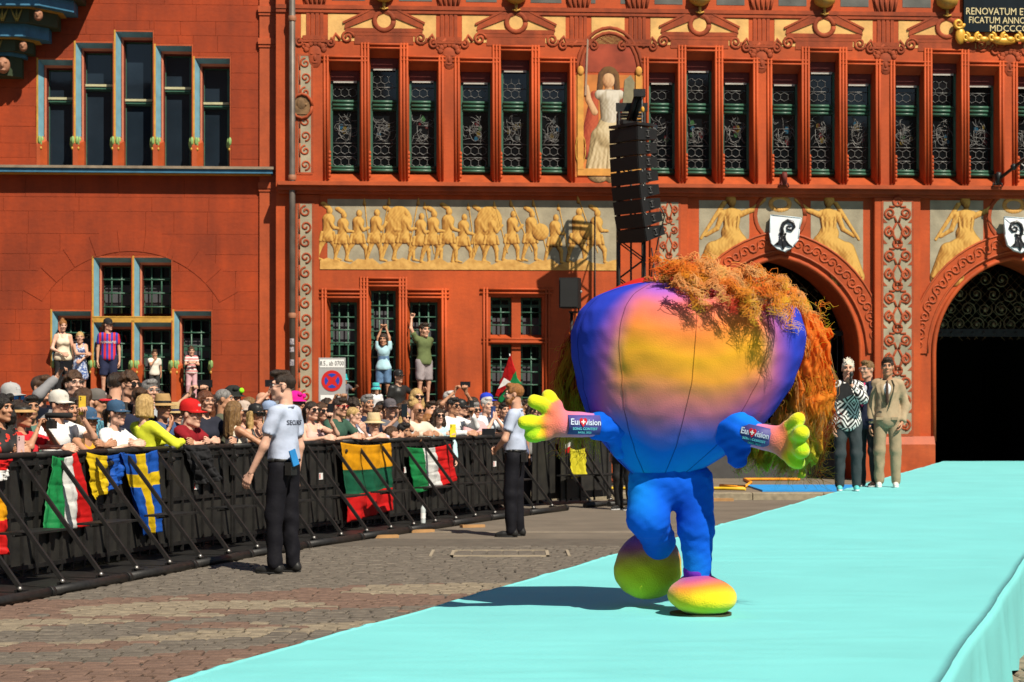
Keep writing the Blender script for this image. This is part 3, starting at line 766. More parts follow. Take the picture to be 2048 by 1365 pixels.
for i, px in enumerate([768, 1032, 1399, 1648, 1893, 2139]):
    s = (px - 1000) * 0.0125; x = L(px, 50)[0]; Z = lambda py: L(px, py + s)[1]
    zb0, za0 = Z(62), Z(14); hw = 0.78
    b = MB()
    b.box(x - hw + .02, x + hw - .02, -0.05, -0.001, Z(68), Z(60)); b.box(x - hw + .08, x + hw - .08, -0.04, -0.001, Z(75), Z(68.5)); b.box(x - hw + .2, x + hw - .2, -0.03, -0.001, Z(92), Z(75.5))
    for sg in (-1, 1):
        b.prism([(x + sg * hw, zb0), (x + sg * (hw - 0.02), zb0 + 0.1), (x, za0 + 0.02), (x, za0 - 0.16)], -0.07, 0)
        b.prism([(x + sg * (hw + 0.02), zb0 + 0.1), (x + sg * (hw + .03), zb0 + 0.14), (x, za0 + 0.06), (x, za0 + .02)], -0.09, 0)
        b.tube(spiral(x + sg * 0.72, Z(79), 0.13, 0, 1.6, -0.03, -sg), 0.03, 5)
        b.tube([(x + sg * .86, -.03, Z(84)), (x + sg * .95, -.03, Z(72)), (x + sg * 1.0, -.03, Z(84)), (x + sg * 1.12, -.03, Z(90)), (x + sg * 1.22, -.03, Z(80))], 0.035, 5)
    b.tube([(x + 0.19 * math.cos(t * .3927), -0.05, Z(45) + 0.19 * math.sin(t * .3927)) for t in range(17)], 0.05, 6)
    ped = b.squash(.4).build('painted_pediment', MURAL_RED, HALL)
    b = MB(); b.prism([(x + 0.16 * math.cos(t * .3927), Z(45) + 0.16 * math.sin(t * .3927)) for t in range(16)], -0.035, 0)
    for sg in (-1, 1): b.prism([(x + sg * 0.55, zb0 + .03), (x + sg * 0.24, zb0 + .03), (x + sg * .2, zb0 + .21)], -0.012, 0)
    b.squash(.4).build('cream_infill', CREAM, ped)
    b = MB(); b.lathe([(0.0, 0.0), (0.1, 0.03), (0.2, 0.1), (0.23, 0.2), (0.21, 0.26), (0.22, 0.3), (0.0, 0.32)], (x, -0.05, Z(10)), 14)
    b.tube([(x, -.06, Z(22)), (x, -.06, Z(10))], .03, 6); b.tube([(x - .08, -.06, Z(20)), (x, -.07, Z(23)), (x + .08, -.06, Z(20))], .018, 5)
    b.build('gilt_basket', GOLD, ped)

# ---- frescoes (plain painted relief, generic robed and marching figures)
FRES = attr_mat('fresco_paint', .85, .3, 30)
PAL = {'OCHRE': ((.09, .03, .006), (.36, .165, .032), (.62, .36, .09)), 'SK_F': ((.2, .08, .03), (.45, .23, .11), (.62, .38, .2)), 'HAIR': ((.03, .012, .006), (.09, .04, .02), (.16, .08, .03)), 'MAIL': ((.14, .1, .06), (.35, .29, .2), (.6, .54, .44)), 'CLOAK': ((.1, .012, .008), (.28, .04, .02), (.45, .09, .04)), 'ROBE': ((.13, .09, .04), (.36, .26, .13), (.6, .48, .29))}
NFR = [0]
def fresco(V, Q, name, pal, parent=HALL):
    """flatten modelled figures to a few millimetres of paint; the painter's own modelling goes into the pigment"""
    q = V[Q]; fn = np.cross(q[:, 2] - q[:, 0], q[:, 3] - q[:, 1]); N_ = np.zeros_like(V)
    for i in range(4): np.add.at(N_, Q[:, i], fn)
    N_ /= np.linalg.norm(N_, axis=1)[:, None] + 1e-12
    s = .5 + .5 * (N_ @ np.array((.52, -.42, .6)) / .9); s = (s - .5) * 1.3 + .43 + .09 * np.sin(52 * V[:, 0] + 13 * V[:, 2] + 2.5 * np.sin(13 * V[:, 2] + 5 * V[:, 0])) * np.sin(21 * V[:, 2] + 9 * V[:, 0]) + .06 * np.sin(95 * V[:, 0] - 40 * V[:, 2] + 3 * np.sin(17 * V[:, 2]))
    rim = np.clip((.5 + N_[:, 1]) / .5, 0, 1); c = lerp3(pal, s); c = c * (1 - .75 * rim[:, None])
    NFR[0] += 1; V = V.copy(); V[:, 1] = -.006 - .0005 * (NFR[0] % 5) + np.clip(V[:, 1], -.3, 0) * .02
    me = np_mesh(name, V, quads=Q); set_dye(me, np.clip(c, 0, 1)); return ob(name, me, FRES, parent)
def lerp3(pal, s): return np.stack([np.interp(s, [.12, .52, .9], [p[k] for p in pal]) for k in range(3)], -1)
def relief(prims, name, m, parent=HALL, h=0.014, k=0.02, y=0.0, squash=0.22):
    """figures modelled in (x, depth, z), flattened to a shallow relief"""
    V, Q = sdf_mesh(prims, h, k, planes=[((0, 0.005, 0), (0, 1, 0))])
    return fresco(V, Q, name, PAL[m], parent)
fx0, fx1 = L(640, 450)[0], L(1236, 450)[0]; fz0, fz1 = L(900, 540)[1], L(900, 393)[1]
slab('fresco_panel', L(655, 450)[0], fx1, fz0, L(900, 400)[1], 0.004, GREY)
gb = MB(); pts = []
n = 40
for i in range(n + 1): xx = fx0 + (fx1 - fx0) * i / n; pts.append((xx, fz0 + 0.17 + 0.05 * math.sin(i * 1.3) + 0.03 * math.sin(i * 2.9)))
gb.prism([(fx0, fz0)] + [(fx1, fz0)] + pts[::-1], -0.014, 0); gb.build('fresco_ground_line', OCHRE, HALL)
fr = random.Random(11)
xs = []; xx = fx0 + 0.15
while xx < fx1 - 0.1: xs.append(xx); xx += fr.uniform(0.22, 0.36) if xx < fx0 + 3.2 else fr.uniform(0.36, 0.5)
for i, xx in enumerate(xs):
    z0 = fz0 + 0.16 + fr.uniform(-0.03, 0.03); hgt = fr.uniform(0.98, 1.1); s = hgt / 1.1; st = fr.uniform(0.08, 0.2); dep = -0.02 if i % 2 else 0.0; P = []
    X = lambda a: xx + a * s
    Z = lambda a: z0 + a * s
    P += [rc((X(-.02), dep, Z(.5)), (X(-st), dep, Z(.26)), .075 * s, .05 * s), rc((X(-st), dep, Z(.26)), (X(-st - .06), dep, Z(.03)), .05 * s, .03 * s), rc((X(-st - .06), dep, Z(.03)), (X(-st + .05), dep, Z(.0)), .03, .02)]
    P += [rc((X(.02), dep, Z(.5)), (X(st), dep, Z(.27)), .075 * s, .055 * s), rc((X(st), dep, Z(.27)), (X(st + .01), dep, Z(.03)), .05 * s, .03 * s), rc((X(st), dep, Z(.03)), (X(st + .12), dep, Z(.0)), .03, .02)]
    P += [rc((X(0), dep, Z(.48)), (X(.0), dep, Z(.6)), .13 * s, .1 * s), rc((X(0), dep, Z(.6)), (X(.02), dep, Z(.82)), .1 * s, .13 * s), el((X(.04), dep - .02, Z(1.0)), (.065 * s, .07, .085 * s))]
    P += [rc((X(.02), dep - .08, Z(.84)), (X(.12), dep - .1, Z(.66)), .05 * s, .04 * s), rc((X(.12), dep - .1, Z(.66)), (X(.24), dep - .1, Z(.68 + fr.uniform(-.08, .12))), .04 * s, .03 * s)]
    for q in range(5): P.append(rc((X(-.12 + q * .06), dep - .06, Z(.56)), (X(-.15 + q * .075), dep - .06, Z(.4)), .03 * s, .035 * s))   # kilt folds
    kind = fr.random()
    if kind < 0.5:
        for q in range(4): P.append(el((X(.0 - q * .03), dep - .03, Z(1.08 + .02 * q)), (.06, .04, .045)))         # plume
    if kind > 0.3:
        a = fr.uniform(-.5, .3); P.append(rc((X(.2 - a * .6), dep - .1, Z(.2)), (X(.2 + a * .5), dep - .1, Z(1.28)), .014, .014)); P.append(rc((X(.2 + a * .5), dep - .1, Z(1.2)), (X(.2 + a * .55), dep - .1, Z(1.32)), .04, .01))
    if i in (len(xs) - 7, 4): P.append(el((X(.2), dep - .08, Z(.85)), (.26, .05, .3)))                               # round shield
    if i == len(xs) - 4 or i == len(xs) - 2: P.append(el((X(.22), dep - .1, Z(.62)), (.17, .07, .17)))                  # drum
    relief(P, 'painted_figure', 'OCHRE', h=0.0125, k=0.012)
def robed(cx, zt, flip, parent=HALL):
    """seated robed woman reaching up to the middle; flip=+1 reaches right"""
    f = flip; P = []; X = lambda a: cx + f * a
    Z = lambda a: zt + a
    P += [el((X(0.0), -.03, Z(-.13)), (.085, .09, .11)), el((X(-.02), .0, Z(-.09)), (.11, .09, .11)), rc((X(0), 0, Z(-.22)), (X(0), 0, Z(-.32)), .05, .06)]
    P += [rc((X(-.13), 0, Z(-.36)), (X(.13), 0, Z(-.36)), .085, .085), rc((X(0), 0, Z(-.42)), (X(-.02), 0, Z(-.72)), .18, .15), rc((X(-.02), -.02, Z(-.75)), (X(.03), -.04, Z(-.9)), .2, .24)]
    P += [rc((X(.17), -.05, Z(-.38)), (X(.42), -.06, Z(-.28)), .065, .05), rc((X(.42), -.06, Z(-.28)), (X(.66), -.05, Z(-.08)), .05, .035)]
    P += [rc((X(-.19), -.05, Z(-.38)), (X(-.3), -.06, Z(-.66)), .065, .05), rc((X(-.3), -.06, Z(-.66)), (X(-.52), -.06, Z(-.8)), .05, .035)]
    P += [rc((X(-.62), -.1, Z(-.86)), (X(-.16), -.02, Z(-.16)), .03, .05)]                                                # palm / scarf sweep
    P += [rc((X(.05), -.06, Z(-.92)), (X(-.36), -.12, Z(-1.12)), .2, .18), rc((X(-.36), -.1, Z(-1.1)), (X(-.5), -.06, Z(-1.62)), .19, .24), rc((X(.12), -.06, Z(-.95)), (X(-.12), -.12, Z(-1.15)), .2, .17), rc((X(-.14), -.1, Z(-1.15)), (X(-.24), -.06, Z(-1.6)), .17, .2)]
    P += [rc((X(-.5), -.1, Z(-1.7)), (X(-.62), -.12, Z(-1.8)), .06, .04), rc((X(.2), 0, Z(-1.0)), (X(.6), 0, Z(-.95)), .12, .1)]
    for q in range(9):
        P.append(rc((X(.1 - q * .07), -.2, Z(-.9 - q * .03)), (X(-.08 - q * .075), -.24, Z(-1.6)), .03, .035))
    for q in range(4): P.append(rc((X(-.14 + q * .09), -.16, Z(-.42)), (X(-.1 + q * .06), -.17, Z(-.86)), .02, .03))
    V, Q = sdf_mesh(P, 0.0135, 0.018, planes=[((0, 0.005, 0), (0, 1, 0))])
    return fresco(V, Q, 'painted_figure', PAL['OCHRE'], parent)
for c, pl, pr in ((ARC[0], 1398, 1726), (ARC[1], 1860, 2194)):
    zt, zb = L(pl, 405)[1], L(pl, 560)[1]
    ztop = L((pl + pr) / 2, 402)[1]
    for sg in (-1, 1):
        xa = L(pl, 450)[0] if sg < 0 else L(pr, 450)[0]
        b = MB(); xe = c + sg * 0.62
        pts = [(xa, ztop), (xe, ztop), (c + sg * 0.62, ASP + ARISE + 0.36), (c + sg * 1.1, ASP + 1.95), (xa, ASP + 0.95)]
        b.prism(pts, -0.005, 0.0); b.build('fresco_panel', GREY, HALL)
        robed(c + sg * 0.97, L(1000, 388)[1], -sg)
    b = MB(); zc = L(1560, 432)[1]
    b.tube([(c + 0.5 * math.cos(t * .2618), -0.02, zc + 0.5 * math.sin(t * .2618)) for t in range(25)], 0.045, 6); b.squash(.2).build('painted_ring', STRAP, HALL)
    b = MB(); b.prism([(c + 0.46 * math.cos(t * .2618), zc + 0.46 * math.sin(t * .2618)) for t in range(24)], -0.008, 0); b.build('fresco_panel', GREY, HALL)
    b = MB()
    for t in range(22):
        a = t * 2 * math.pi / 22; b.ell((c + .19 * math.cos(a), -.02, zc + .24 + .13 * math.sin(a)), (.05, .025, .045), 6, 4)
    b.squash(.4).build('painted_wreath', OCHRE, HALL)
    # coat of arms: white shield with a black crozier
    arms = thing('coat_of_arms', 'white shield with a black crozier over the ' + ('gated arch above the costumed performer' if c == ARC[0] else 'open dark archway'), 'shield')
    xs_, zs_ = c + 0.05, L(1568, 470)[1]
    p = HALL.matrix_basis @ Vector((xs_, -0.2, zs_)); arms.location = p; arms.rotation_euler = (R(-8), R(3 if c == ARC[0] else 0), FA + R(-14 if c == ARC[0] else 0))
    S = [(-.29, .37), (.31, .33), (.29, .1), (.28, -.1), (.19, -.25), (.04, -.36), (-.12, -.31), (-.25, -.2), (-.29, 0)]
    b = MB(); b.prism(S, -0.03, 0.05); b.box(-.03, .03, .05, .25, -.05, .05); b.build('shield_board', mat('white_enamel', (0.72, 0.76, 0.78), 0.35, var=0.03), arms)
    b = MB()
    for q in range(len(S)): b.tube([(S[q][0], -.03, S[q][1]), (S[(q + 1) % len(S)][0], -.03, S[(q + 1) % len(S)][1])], .012, 5)
    b.build('shield_rim', mat('pale_blue_rim', (0.45, 0.55, 0.6), 0.4), arms)
    b = MB(); fl = 1 if c == ARC[0] else -1
    hook = [(-.03 * fl, -.0), (-.055 * fl, .1), (-.03 * fl, .2), (.05 * fl, .26), (.15 * fl, .23), (.19 * fl, .14), (.14 * fl, .07), (.06 * fl, .08), (.05 * fl, .14), (.09 * fl, .165), (.125 * fl, .14)]
    b.tube([(x, -.045, z) for x, z in hook], [.034, .036, .038, .036, .034, .03, .027, .024, .021, .018, .014], 8)
    b.tube([(-.1, -.045, .0), (.04, -.045, -.01)], .022, 6); b.tube([(-.09, -.045, -.045), (.03, -.045, -.05)], .022, 6)
    b.prism([(-.085, -.06), (.03, -.065), (.06, -.17), (.19, -.27), (.05, -.24), (-.0, -.34), (-.045, -.25), (-.19, -.24), (-.1, -.16)], -0.06, -0.025)
    for x0_, z0_, x1_, z1_ in ((-.03, -.06, -.01, -.3), (-.05, -.07, -.13, -.23), (-.01, -.07, .11, -.24)): b.tube([(x0_, -.06, z0_), (x1_, -.06, z1_)], .014, 5)
    b.build('crozier', mat('black_enamel', (0.018, 0.018, 0.02), 0.3), arms)
# seated figure between the second and third windows
nx0, nx1 = L(1150, 200)[0], L(1288, 200)[0]; xc = (nx0 + nx1) / 2; Zp = lambda py: L(1218, py)[1]
slab('fresco_panel', nx0, nx1, Zp(355), Zp(150), 0.005, mat('ochre_red_niche', (0.48, 0.16, 0.035), 0.85, var=0.25, nscale=3))
b = MB(); r_ = (nx1 - nx0) * 0.42
b.prism([(xc + r_ * math.cos(t * math.pi / 14), Zp(145) + 1.35 * r_ * math.sin(t * math.pi / 14)) for t in range(15)], -0.006, 0); b.build('fresco_panel', mat('dusky_red_niche', (0.27, 0.045, 0.02), 0.85, var=0.45, nscale=2), HALL)
b = MB()
for rr in (1.0, 1.13): b.tube([(xc + r_ * rr * math.cos(t * math.pi / 14), -0.03, Zp(145) + 1.35 * r_ * rr * math.sin(t * math.pi / 14)) for t in range(15)], 0.035, 6)
for sg in (-1, 1): b.box(xc + sg * r_ * 1.1 - 0.05, xc + sg * r_ * 1.1 + .05, -.03, 0, Zp(150), Zp(140))
b.squash(.4).build('painted_niche_arch', MURAL_RED, HALL)
b = MB()
for sg in (-1, 1): b.box(xc + sg * 0.58 - .06, xc + sg * .58 + .06, -.035, 0, Zp(340), Zp(150)); b.ell((xc + sg * .58, -.03, Zp(143)), (.07, .04, .1))
b.box(xc - .64, xc + .64, -.03, 0, Zp(352), Zp(338)); b.build('painted_throne', mat('amber_fresco', (0.55, 0.26, 0.05), 0.8, var=0.2), HALL)
SK_F_ = mat('fresco_flesh', (0.5, 0.27, 0.13), 0.85, var=0.15, nscale=8); ROBE = mat('fresco_cream_robe', (0.3, 0.21, 0.1), 0.85, nscale=5, col2=(0.6, 0.46, 0.25), stretch=(6, 1, 1)); CLOAK = mat('fresco_red_cloak', (0.3, 0.04, 0.02), 0.85, var=0.3, nscale=6); MAIL = mat('fresco_silver_bodice', (0.3, 0.24, 0.17), 0.8, nscale=40, col2=(0.62, 0.55, 0.45))
relief([el((xc - .02, -.04, Zp(160)), (.13, .1, .17)), rc((xc - .02, 0, Zp(172)), (xc - .02, 0, Zp(184)), .07, .08), rc((xc - .3, -.05, Zp(225)), (xc - .42, -.05, Zp(200)), .07, .06), rc((xc - .42, -.05, Zp(200)), (xc - .46, -.08, Zp(175)), .06, .05)], 'painted_figure', 'SK_F', k=.02)
relief([el((xc - .02, .0, Zp(146)), (.17, .08, .13)), rc((xc - .16, 0, Zp(150)), (xc - .2, 0, Zp(180)), .07, .06), rc((xc + .12, 0, Zp(150)), (xc + .15, 0, Zp(180)), .07, .06)], 'painted_hair', 'HAIR', k=.03)
relief([rc((xc - .2, 0, Zp(190)), (xc + .2, 0, Zp(190)), .1, .1), rc((xc, -.03, Zp(200)), (xc, -.03, Zp(245)), .2, .17)], 'painted_bodice', 'MAIL', k=.03)
relief([rc((xc + .26, -.02, Zp(188)), (xc + .4, 0, Zp(262)), .12, .16), rc((xc - .3, 0, Zp(190)), (xc - .42, 0, Zp(300)), .08, .2), rc((xc - .2, -.06, Zp(186)), (xc + .2, -.06, Zp(186)), .06, .06)], 'painted_cloak', 'CLOAK', k=.04)
P = [rc((xc, -.05, Zp(250)), (xc - .05, -.12, Zp(275)), .22, .3), rc((xc - .18, -.12, Zp(275)), (xc - .22, -.08, Zp(340)), .2, .26), rc((xc + .16, -.12, Zp(275)), (xc + .14, -.08, Zp(340)), .2, .3)]
for q in range(9): P.append(rc((xc - .2 + q * .05, -.3, Zp(262)), (xc - .42 + q * .1, -.32, Zp(342)), .03, .04))
relief(P, 'painted_robe', 'ROBE', k=.025)
b = MB(); b.prism([(xc - .5, Zp(192)), (xc - .46, Zp(192)), (xc - .42, Zp(82)), (xc - .45, Zp(78))], -.03, 0); b.prism([(xc + .2, Zp(285)), (xc + .42, Zp(285)), (xc + .5, Zp(165)), (xc + .42, Zp(150)), (xc + .3, Zp(160))], -.025, 0, 1)
b.tube([(xc - .58 + .1 * math.cos(t * .6), -.02, Zp(300) + .32 * math.sin(t * .6)) for t in range(12)], .012, 5, 2)
b.build('painted_attributes', [mat('fresco_grey_staff', (0.3, 0.2, 0.14), 0.8), mat('fresco_stone_tablet', (0.22, 0.19, 0.11), 0.8, var=.3), GOLD], HALL)

# ---- inscription tablet, upper end of the front
tab = thing('inscription_tablet', 'dark blue tablet with gold capitals in a scrolled gilt frame', 'inscription', (0, FY, 0), FA)
x0 = L(1925, 40)[0]; x1 = L(2100, 40)[0]
b = MB(); b.box(x0, x1, -0.1, -0.02, L(2000, 66)[1], L(2000, -60)[1]); b.build('tablet_board', mat('blue_black_board', (0.006, 0.011, 0.016), 0.8, spec=.15), tab)
b = MB()
for i in range(7):
    px = 1928 + i * 26; sg = 1 if i % 2 else -1
    c = L(px, 77); b.tube(spiral(c[0], c[1], 0.09, 1.57, 1.5, -0.12, sg), 0.032, 8); b.ell((c[0] + .1, -.12, c[1] - .04), (.11, .05, .06))
for py in (50,): c = L(1914, py); b.tube(spiral(c[0], c[1], 0.11, 0, 1.4, -0.12, -1), 0.035, 8)
c = L(1918, 74); b.ell((c[0], -.1, c[1]), (.11, .06, .17)); c = L(2005, 84); b.ell((c[0], -.1, c[1]), (.26, .06, .08))
b.build('gilt_frame', mat('gold_leaf', (0.62, 0.33, 0.04), 0.4, var=.25, nscale=10, metal=0.2), tab)
LG_ = mat('pale_gold_lettering', (0.62, 0.52, 0.28), 0.6, var=0.1)
zz = L(1990, 28); letters('RENOVATUM ET', 0.2, LG_, tab, (L(1991, 28)[0], -0.105, L(1990, 26)[1]), sx=0.86)
zz = L(1990, 45); letters('FICATUM ANNO D', 0.185, LG_, tab, (L(1999, 45)[0], -0.105, L(1990, 43.5)[1]), sx=0.84)
letters('MDCCCC', 0.18, LG_, tab, (L(2014, 58)[0], -0.105, L(1990, 59.5)[1]), sx=1.0)
b = MB()                                                        # carved canopy over the tablet
b.box(L(1890, 0)[0], L(2110, 0)[0], -0.3, -0.001, L(2000, -75)[1], L(2000, -55)[1])
for i in range(9): px = 1895 + i * 24; b.lathe([(0.0, -.3), (.06, -.24), (.03, -.16), (.09, -.08), (.1, 0)], (L(px, 0)[0], -.2, L(2000, -55)[1]), 8)
b.build('carved_canopy', mat('dark_carved_oak', (0.03, 0.02, 0.012), 0.7), tab)

# cornice under the eaves and a plain tiled roof (above the frame)
b = MB(); b.box(XL - 9, XR, -0.5, 0.5, 11.6, 11.9); b.add([(XL - 9, -0.6, 11.9), (XR, -0.6, 11.9), (XR, 7, 18), (XL - 9, 7, 18), (XL - 9, 14, 11.9), (XR, 14, 11.9)], [(0, 1, 2, 3), (3, 2, 5, 4), (0, 3, 4), (1, 5, 2)], 1)
b.build('roof', [RED, mat('clay_roof_tiles', (0.18, 0.06, 0.035), 0.8, var=.3, nscale=3)], HALL)
b = MB(); b.box(XL - 9, XR, 9.3, 12.0, -0.2, 11.6); b.box(XR - .4, XR, 0.51, 9.3, -.2, 11.6); b.build('rear_wall', RED, HALL)
b = MB(); b.box(XL - 9, XR, 0.52, 9.2, 5.6, 5.8); b.build('inner_floor', VOID, HALL)
# ------------------------------------------------------------------ plain red wing on the other side of the pipe
WO = 0.3
WING = thing('corner_wing', 'plain red ashlar wing with a stepped five-light window beside the frescoed town hall', 'building', (0, FY, 0), FA)
WX0 = L(-420, 400, WO)[0]; WX1 = XL - 0.002
wh = []
def wr(px0, px1, py0, py1): 
    a = L(px0, (py0 + py1) / 2, WO); c = L(px1, py1, WO); return (a[0], c[0], c[1], L(px0, py0, WO)[1])
UW = [wr(73, 148, 116, 333), wr(148, 228, 82, 333), wr(228, 308, 60, 333), wr(308, 386, 88, 333), wr(386, 462, 113, 333)]
UW = [(r[0], r[1], UW[0][2], r[3]) for r in UW]
LWT = [wr(184, 265, 512, 636), wr(265, 345, 512, 636)]
LZ = 1.72
LWB = [wr(101, 184, 619, 800), wr(184, 265, 641, 800), wr(265, 345, 641, 800), wr(345, 425, 619, 800)]
LWB = [(r[0], r[1], LZ, r[3]) for r in LWB]
wh = UW + LWT + LWB
wall_with_holes(WX0, WX1, -0.2, 11.6, wh, WO + 0.02, WO + 0.6, RED2, WING)
# ashlar blocks, one object each, laid in courses of uneven height
br = random.Random(5)
zs = [0.0]
while zs[-1] < 9.9: zs.append(zs[-1] + br.choice([0.28, 0.33, 0.36, 0.4, 0.44]))
nb = 0
for j in range(len(zs) - 1):
    z0, z1 = zs[j], zs[j + 1]
    x = WX0 + 1.6 + br.uniform(0, 0.4); spans = []
    while x < WX1 - 0.34:
        w_ = br.uniform(0.55, 1.5); e = min(x + w_, WX1 - 0.34)
        if WX1 - 0.34 - e < 0.3: e = WX1 - 0.34
        spans.append((x, e)); x = e
    for (a, c) in spans:                                     # cut the course where it meets a window
        zz = [z0, z1]; xx = [a, c]
        hit = [h for h in wh if h[0] < c and h[1] > a and h[2] < z1 and h[3] > z0]
        parts = [(a, c, z0, z1)]
        for h in hit:
            new = []
            for p in parts:
                if not (h[0] < p[1] and h[1] > p[0] and h[2] < p[3] and h[3] > p[2]): new.append(p); continue
                if p[0] < h[0]: new.append((p[0], h[0], p[2], p[3]))
                if p[1] > h[1]: new.append((h[1], p[1], p[2], p[3]))
                l, r = max(p[0], h[0]), min(p[1], h[1])
                if p[3] > h[3]: new.append((l, r, h[3], p[3]))
                if p[2] < h[2]: new.append((l, r, p[2], h[2]))
            parts = new
        for p in parts:
            if p[1] - p[0] < 0.02 or p[3] - p[2] < 0.02: continue
            nb += 1
            if nb > 300: continue
            b = MB(); g = 0.0012; d = br.uniform(0.0, 0.005)
            b.box(p[0] + g, p[1] - g, WO - d, WO + 0.019, p[2] + g, p[3] - g, ch=0.0035)
            b.build('stone_block', RED2, WING)
# flat relieving arch whose voussoirs stand a few millimetres proud
cx, cz = L(262, 640, WO); r0, r1 = 2.0, 2.42
for i in range(9):
    a0, a1 = R(30 + i * 13.33), R(30 + (i + 1) * 13.33 - 0.35)
    poly = [(cx + r0 * math.cos(a0 + (a1 - a0) * t / 3), cz - 0.65 + r0 * math.sin(a0 + (a1 - a0) * t / 3)) for t in range(4)] + [(cx + r1 * math.cos(a1 - (a1 - a0) * t / 3), cz - 0.65 + r1 * math.sin(a1 - (a1 - a0) * t / 3)) for t in range(4)]
    b = MB(); b.prism(poly, WO - 0.012, WO - 0.001); b.build('voussoir', RED2, WING)
# corner strip next to the pipe
b = MB(); b.box(WX1 - 0.335, WX1 - 0.0, WO - 0.05, WO + 0.019, 0, 11.6)
for py in (20, 84, 372): z = L(550, py, WO)[1]; b.box(WX1 - 0.36, WX1 - 0.0, WO - 0.09, WO - 0.051, z - 0.06, z + 0.06); b.box(WX1 - 0.35, WX1 - 0.0, WO - 0.07, WO - 0.051, z - 0.12, z - 0.061)
b.build('corner_strip', RED3, WING)
# ledge
b = MB(); za, zb_ = L(300, 336, WO)[1], L(300, 347, WO)[1]
x1 = L(547, 340, 0)[0]
b.box(WX0, x1, WO - 0.34, WO + 0.01, za - 0.05, za); b.box(WX0, x1 - 0.02, WO - 0.3, WO + 0.01, za - 0.13, za - 0.051, 1); b.box(WX0, x1 - 0.05, WO - 0.24, WO + 0.01, za - 0.15, za - 0.131, 2)
b.build('window_ledge', [LATT, DBLUE, GOLD], WING)
def painted_light(w, r, lo, leaf, y=WO, dep=0.34):
    """splayed reveals in gold, blue and salmon; below lo plain red plinth with a green leaf stop"""
    x0, x1, z0, z1 = r; b = MB(); e = 0.035
    SPL = [(e, 0.0), (e + 0.085, 0.14), (e + 0.13, 0.2), (e + 0.15, 0.3)]; SPR = [(.02, 0.0), (.026, 0.14), (.04, 0.2), (.05, 0.3)]     # inset, depth
    for sg in (1, -1):
        sp = SPL if sg > 0 else SPR
        X = (lambda d: x0 + d) if sg > 0 else (lambda d: x1 - d)
        zl = max(z0, lo)
        def q(d0, y0_, d1, y1_, za, zc, mi):
            v = [(X(d0), y + y0_, za), (X(d1), y + y1_, za), (X(d1), y + y1_, zc - d1), (X(d0), y + y0_, zc - d0)]
            b.add(v, [(0, 1, 2, 3)] if sg > 0 else [(0, 3, 2, 1)], mi)
        b.box(min(X(0), X(sp[0][0])), max(X(0), X(sp[0][0])), y - 0.012, y + 0.3, zl, z1, 0 if sg > 0 else 5)
        q(sp[0][0], sp[0][1], sp[1][0], sp[1][1], zl, z1, 1 if sg > 0 else 3)  # right jamb wine red instead of blue: its shade put into the colour
        q(sp[1][0], sp[1][1], sp[1][0] + .01, sp[1][1] + 0.01, zl, z1, 4)
        q(sp[1][0] + .01, sp[1][1] + .01, sp[2][0], sp[2][1], zl, z1, 2)
        q(sp[2][0], sp[2][1], sp[3][0], sp[3][1], zl, z1, 3)
        q(sp[3][0], sp[3][1], sp[3][0], 0.55, zl, z1, 3)
        if lo > z0:
            b.prism([(X(0), z0), (X(0.10), z0), (X(0.10), lo), (X(0), lo + 0.03)], y - 0.015, y + 0.2, 3) if False else None
            ww = sp[3][0]; v = [(X(0), y - 0.015, z0), (X(ww * .4), y - 0.015, z0), (X(ww), y + 0.12, z0), (X(ww), y + 0.5, z0)]
            v2 = [(p[0], p[1], lo + (0.06 if k > 1 else -0.02)) for k, p in enumerate(v)]
            f = [(0, 1, 5, 4), (1, 2, 6, 5), (2, 3, 7, 6)]; 
            b.add(v + v2, f if sg > 0 else [x[::-1] for x in f], 5)
            b.add(v2 + [(X(0.03), y + 0.12, lo + .25)], [(0, 1, 4), (1, 2, 4)] if sg > 0 else [(1, 0, 4), (2, 1, 4)], 5)
    # head
    for k in range(3):
        (d0, y0_), (d1, y1_) = SPL[k], SPL[k + 1]; r0_, r1_ = SPR[k][0], SPR[k + 1][0]
        b.add([(x0 + d0, y + y0_, z1 - d0), (x1 - r0_, y + y0_, z1 - d0), (x1 - r1_, y + y1_, z1 - d1), (x0 + d1, y + y1_, z1 - d1)], [(0, 3, 2, 1)], (1, 2, 3)[k])
    b.box(x0 + e, x1 - .02, y - 0.004, y + 0.01, z1 - e, z1, 5); b.box(x0 + .1, x1 - .1, y + .3, y + .55, z1 - .18, z1 - .14, 3)
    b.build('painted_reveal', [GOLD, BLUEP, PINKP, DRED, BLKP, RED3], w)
    if lo > z0:
        for X, sg in ((x0, 1), (x1, -1)):
            l = MB()
            for k in range(5): l.ell((X + sg * ((0.06 if sg > 0 else .02) + 0.012 * k), y - .01 + .03 * k, lo + .06 - .05 * (k % 3)), (.035, .03, .085), 7, 5)
            l.ell((X + sg * (.085 if sg > 0 else .03), y + .0, lo - .1), (.025, .03, .035), 6, 4, 1)
            l.build('leaf_carving', [LEAFG, GOLD], w)
    return (x0 + 0.15, x1 - 0.05, z0, z1 - 0.15)
b = MB(); 
for r in UW: b.box(r[0], r[1], WO + 0.0, WO + 0.55, r[2] - 0.02, r[2])
w = b.build('stepped_window', RED3, WING)
GL2 = glass('blue_black_window_glass', (0.012, 0.02, 0.03), 0.03)
tr = [195, 168, 197, 172, 202]
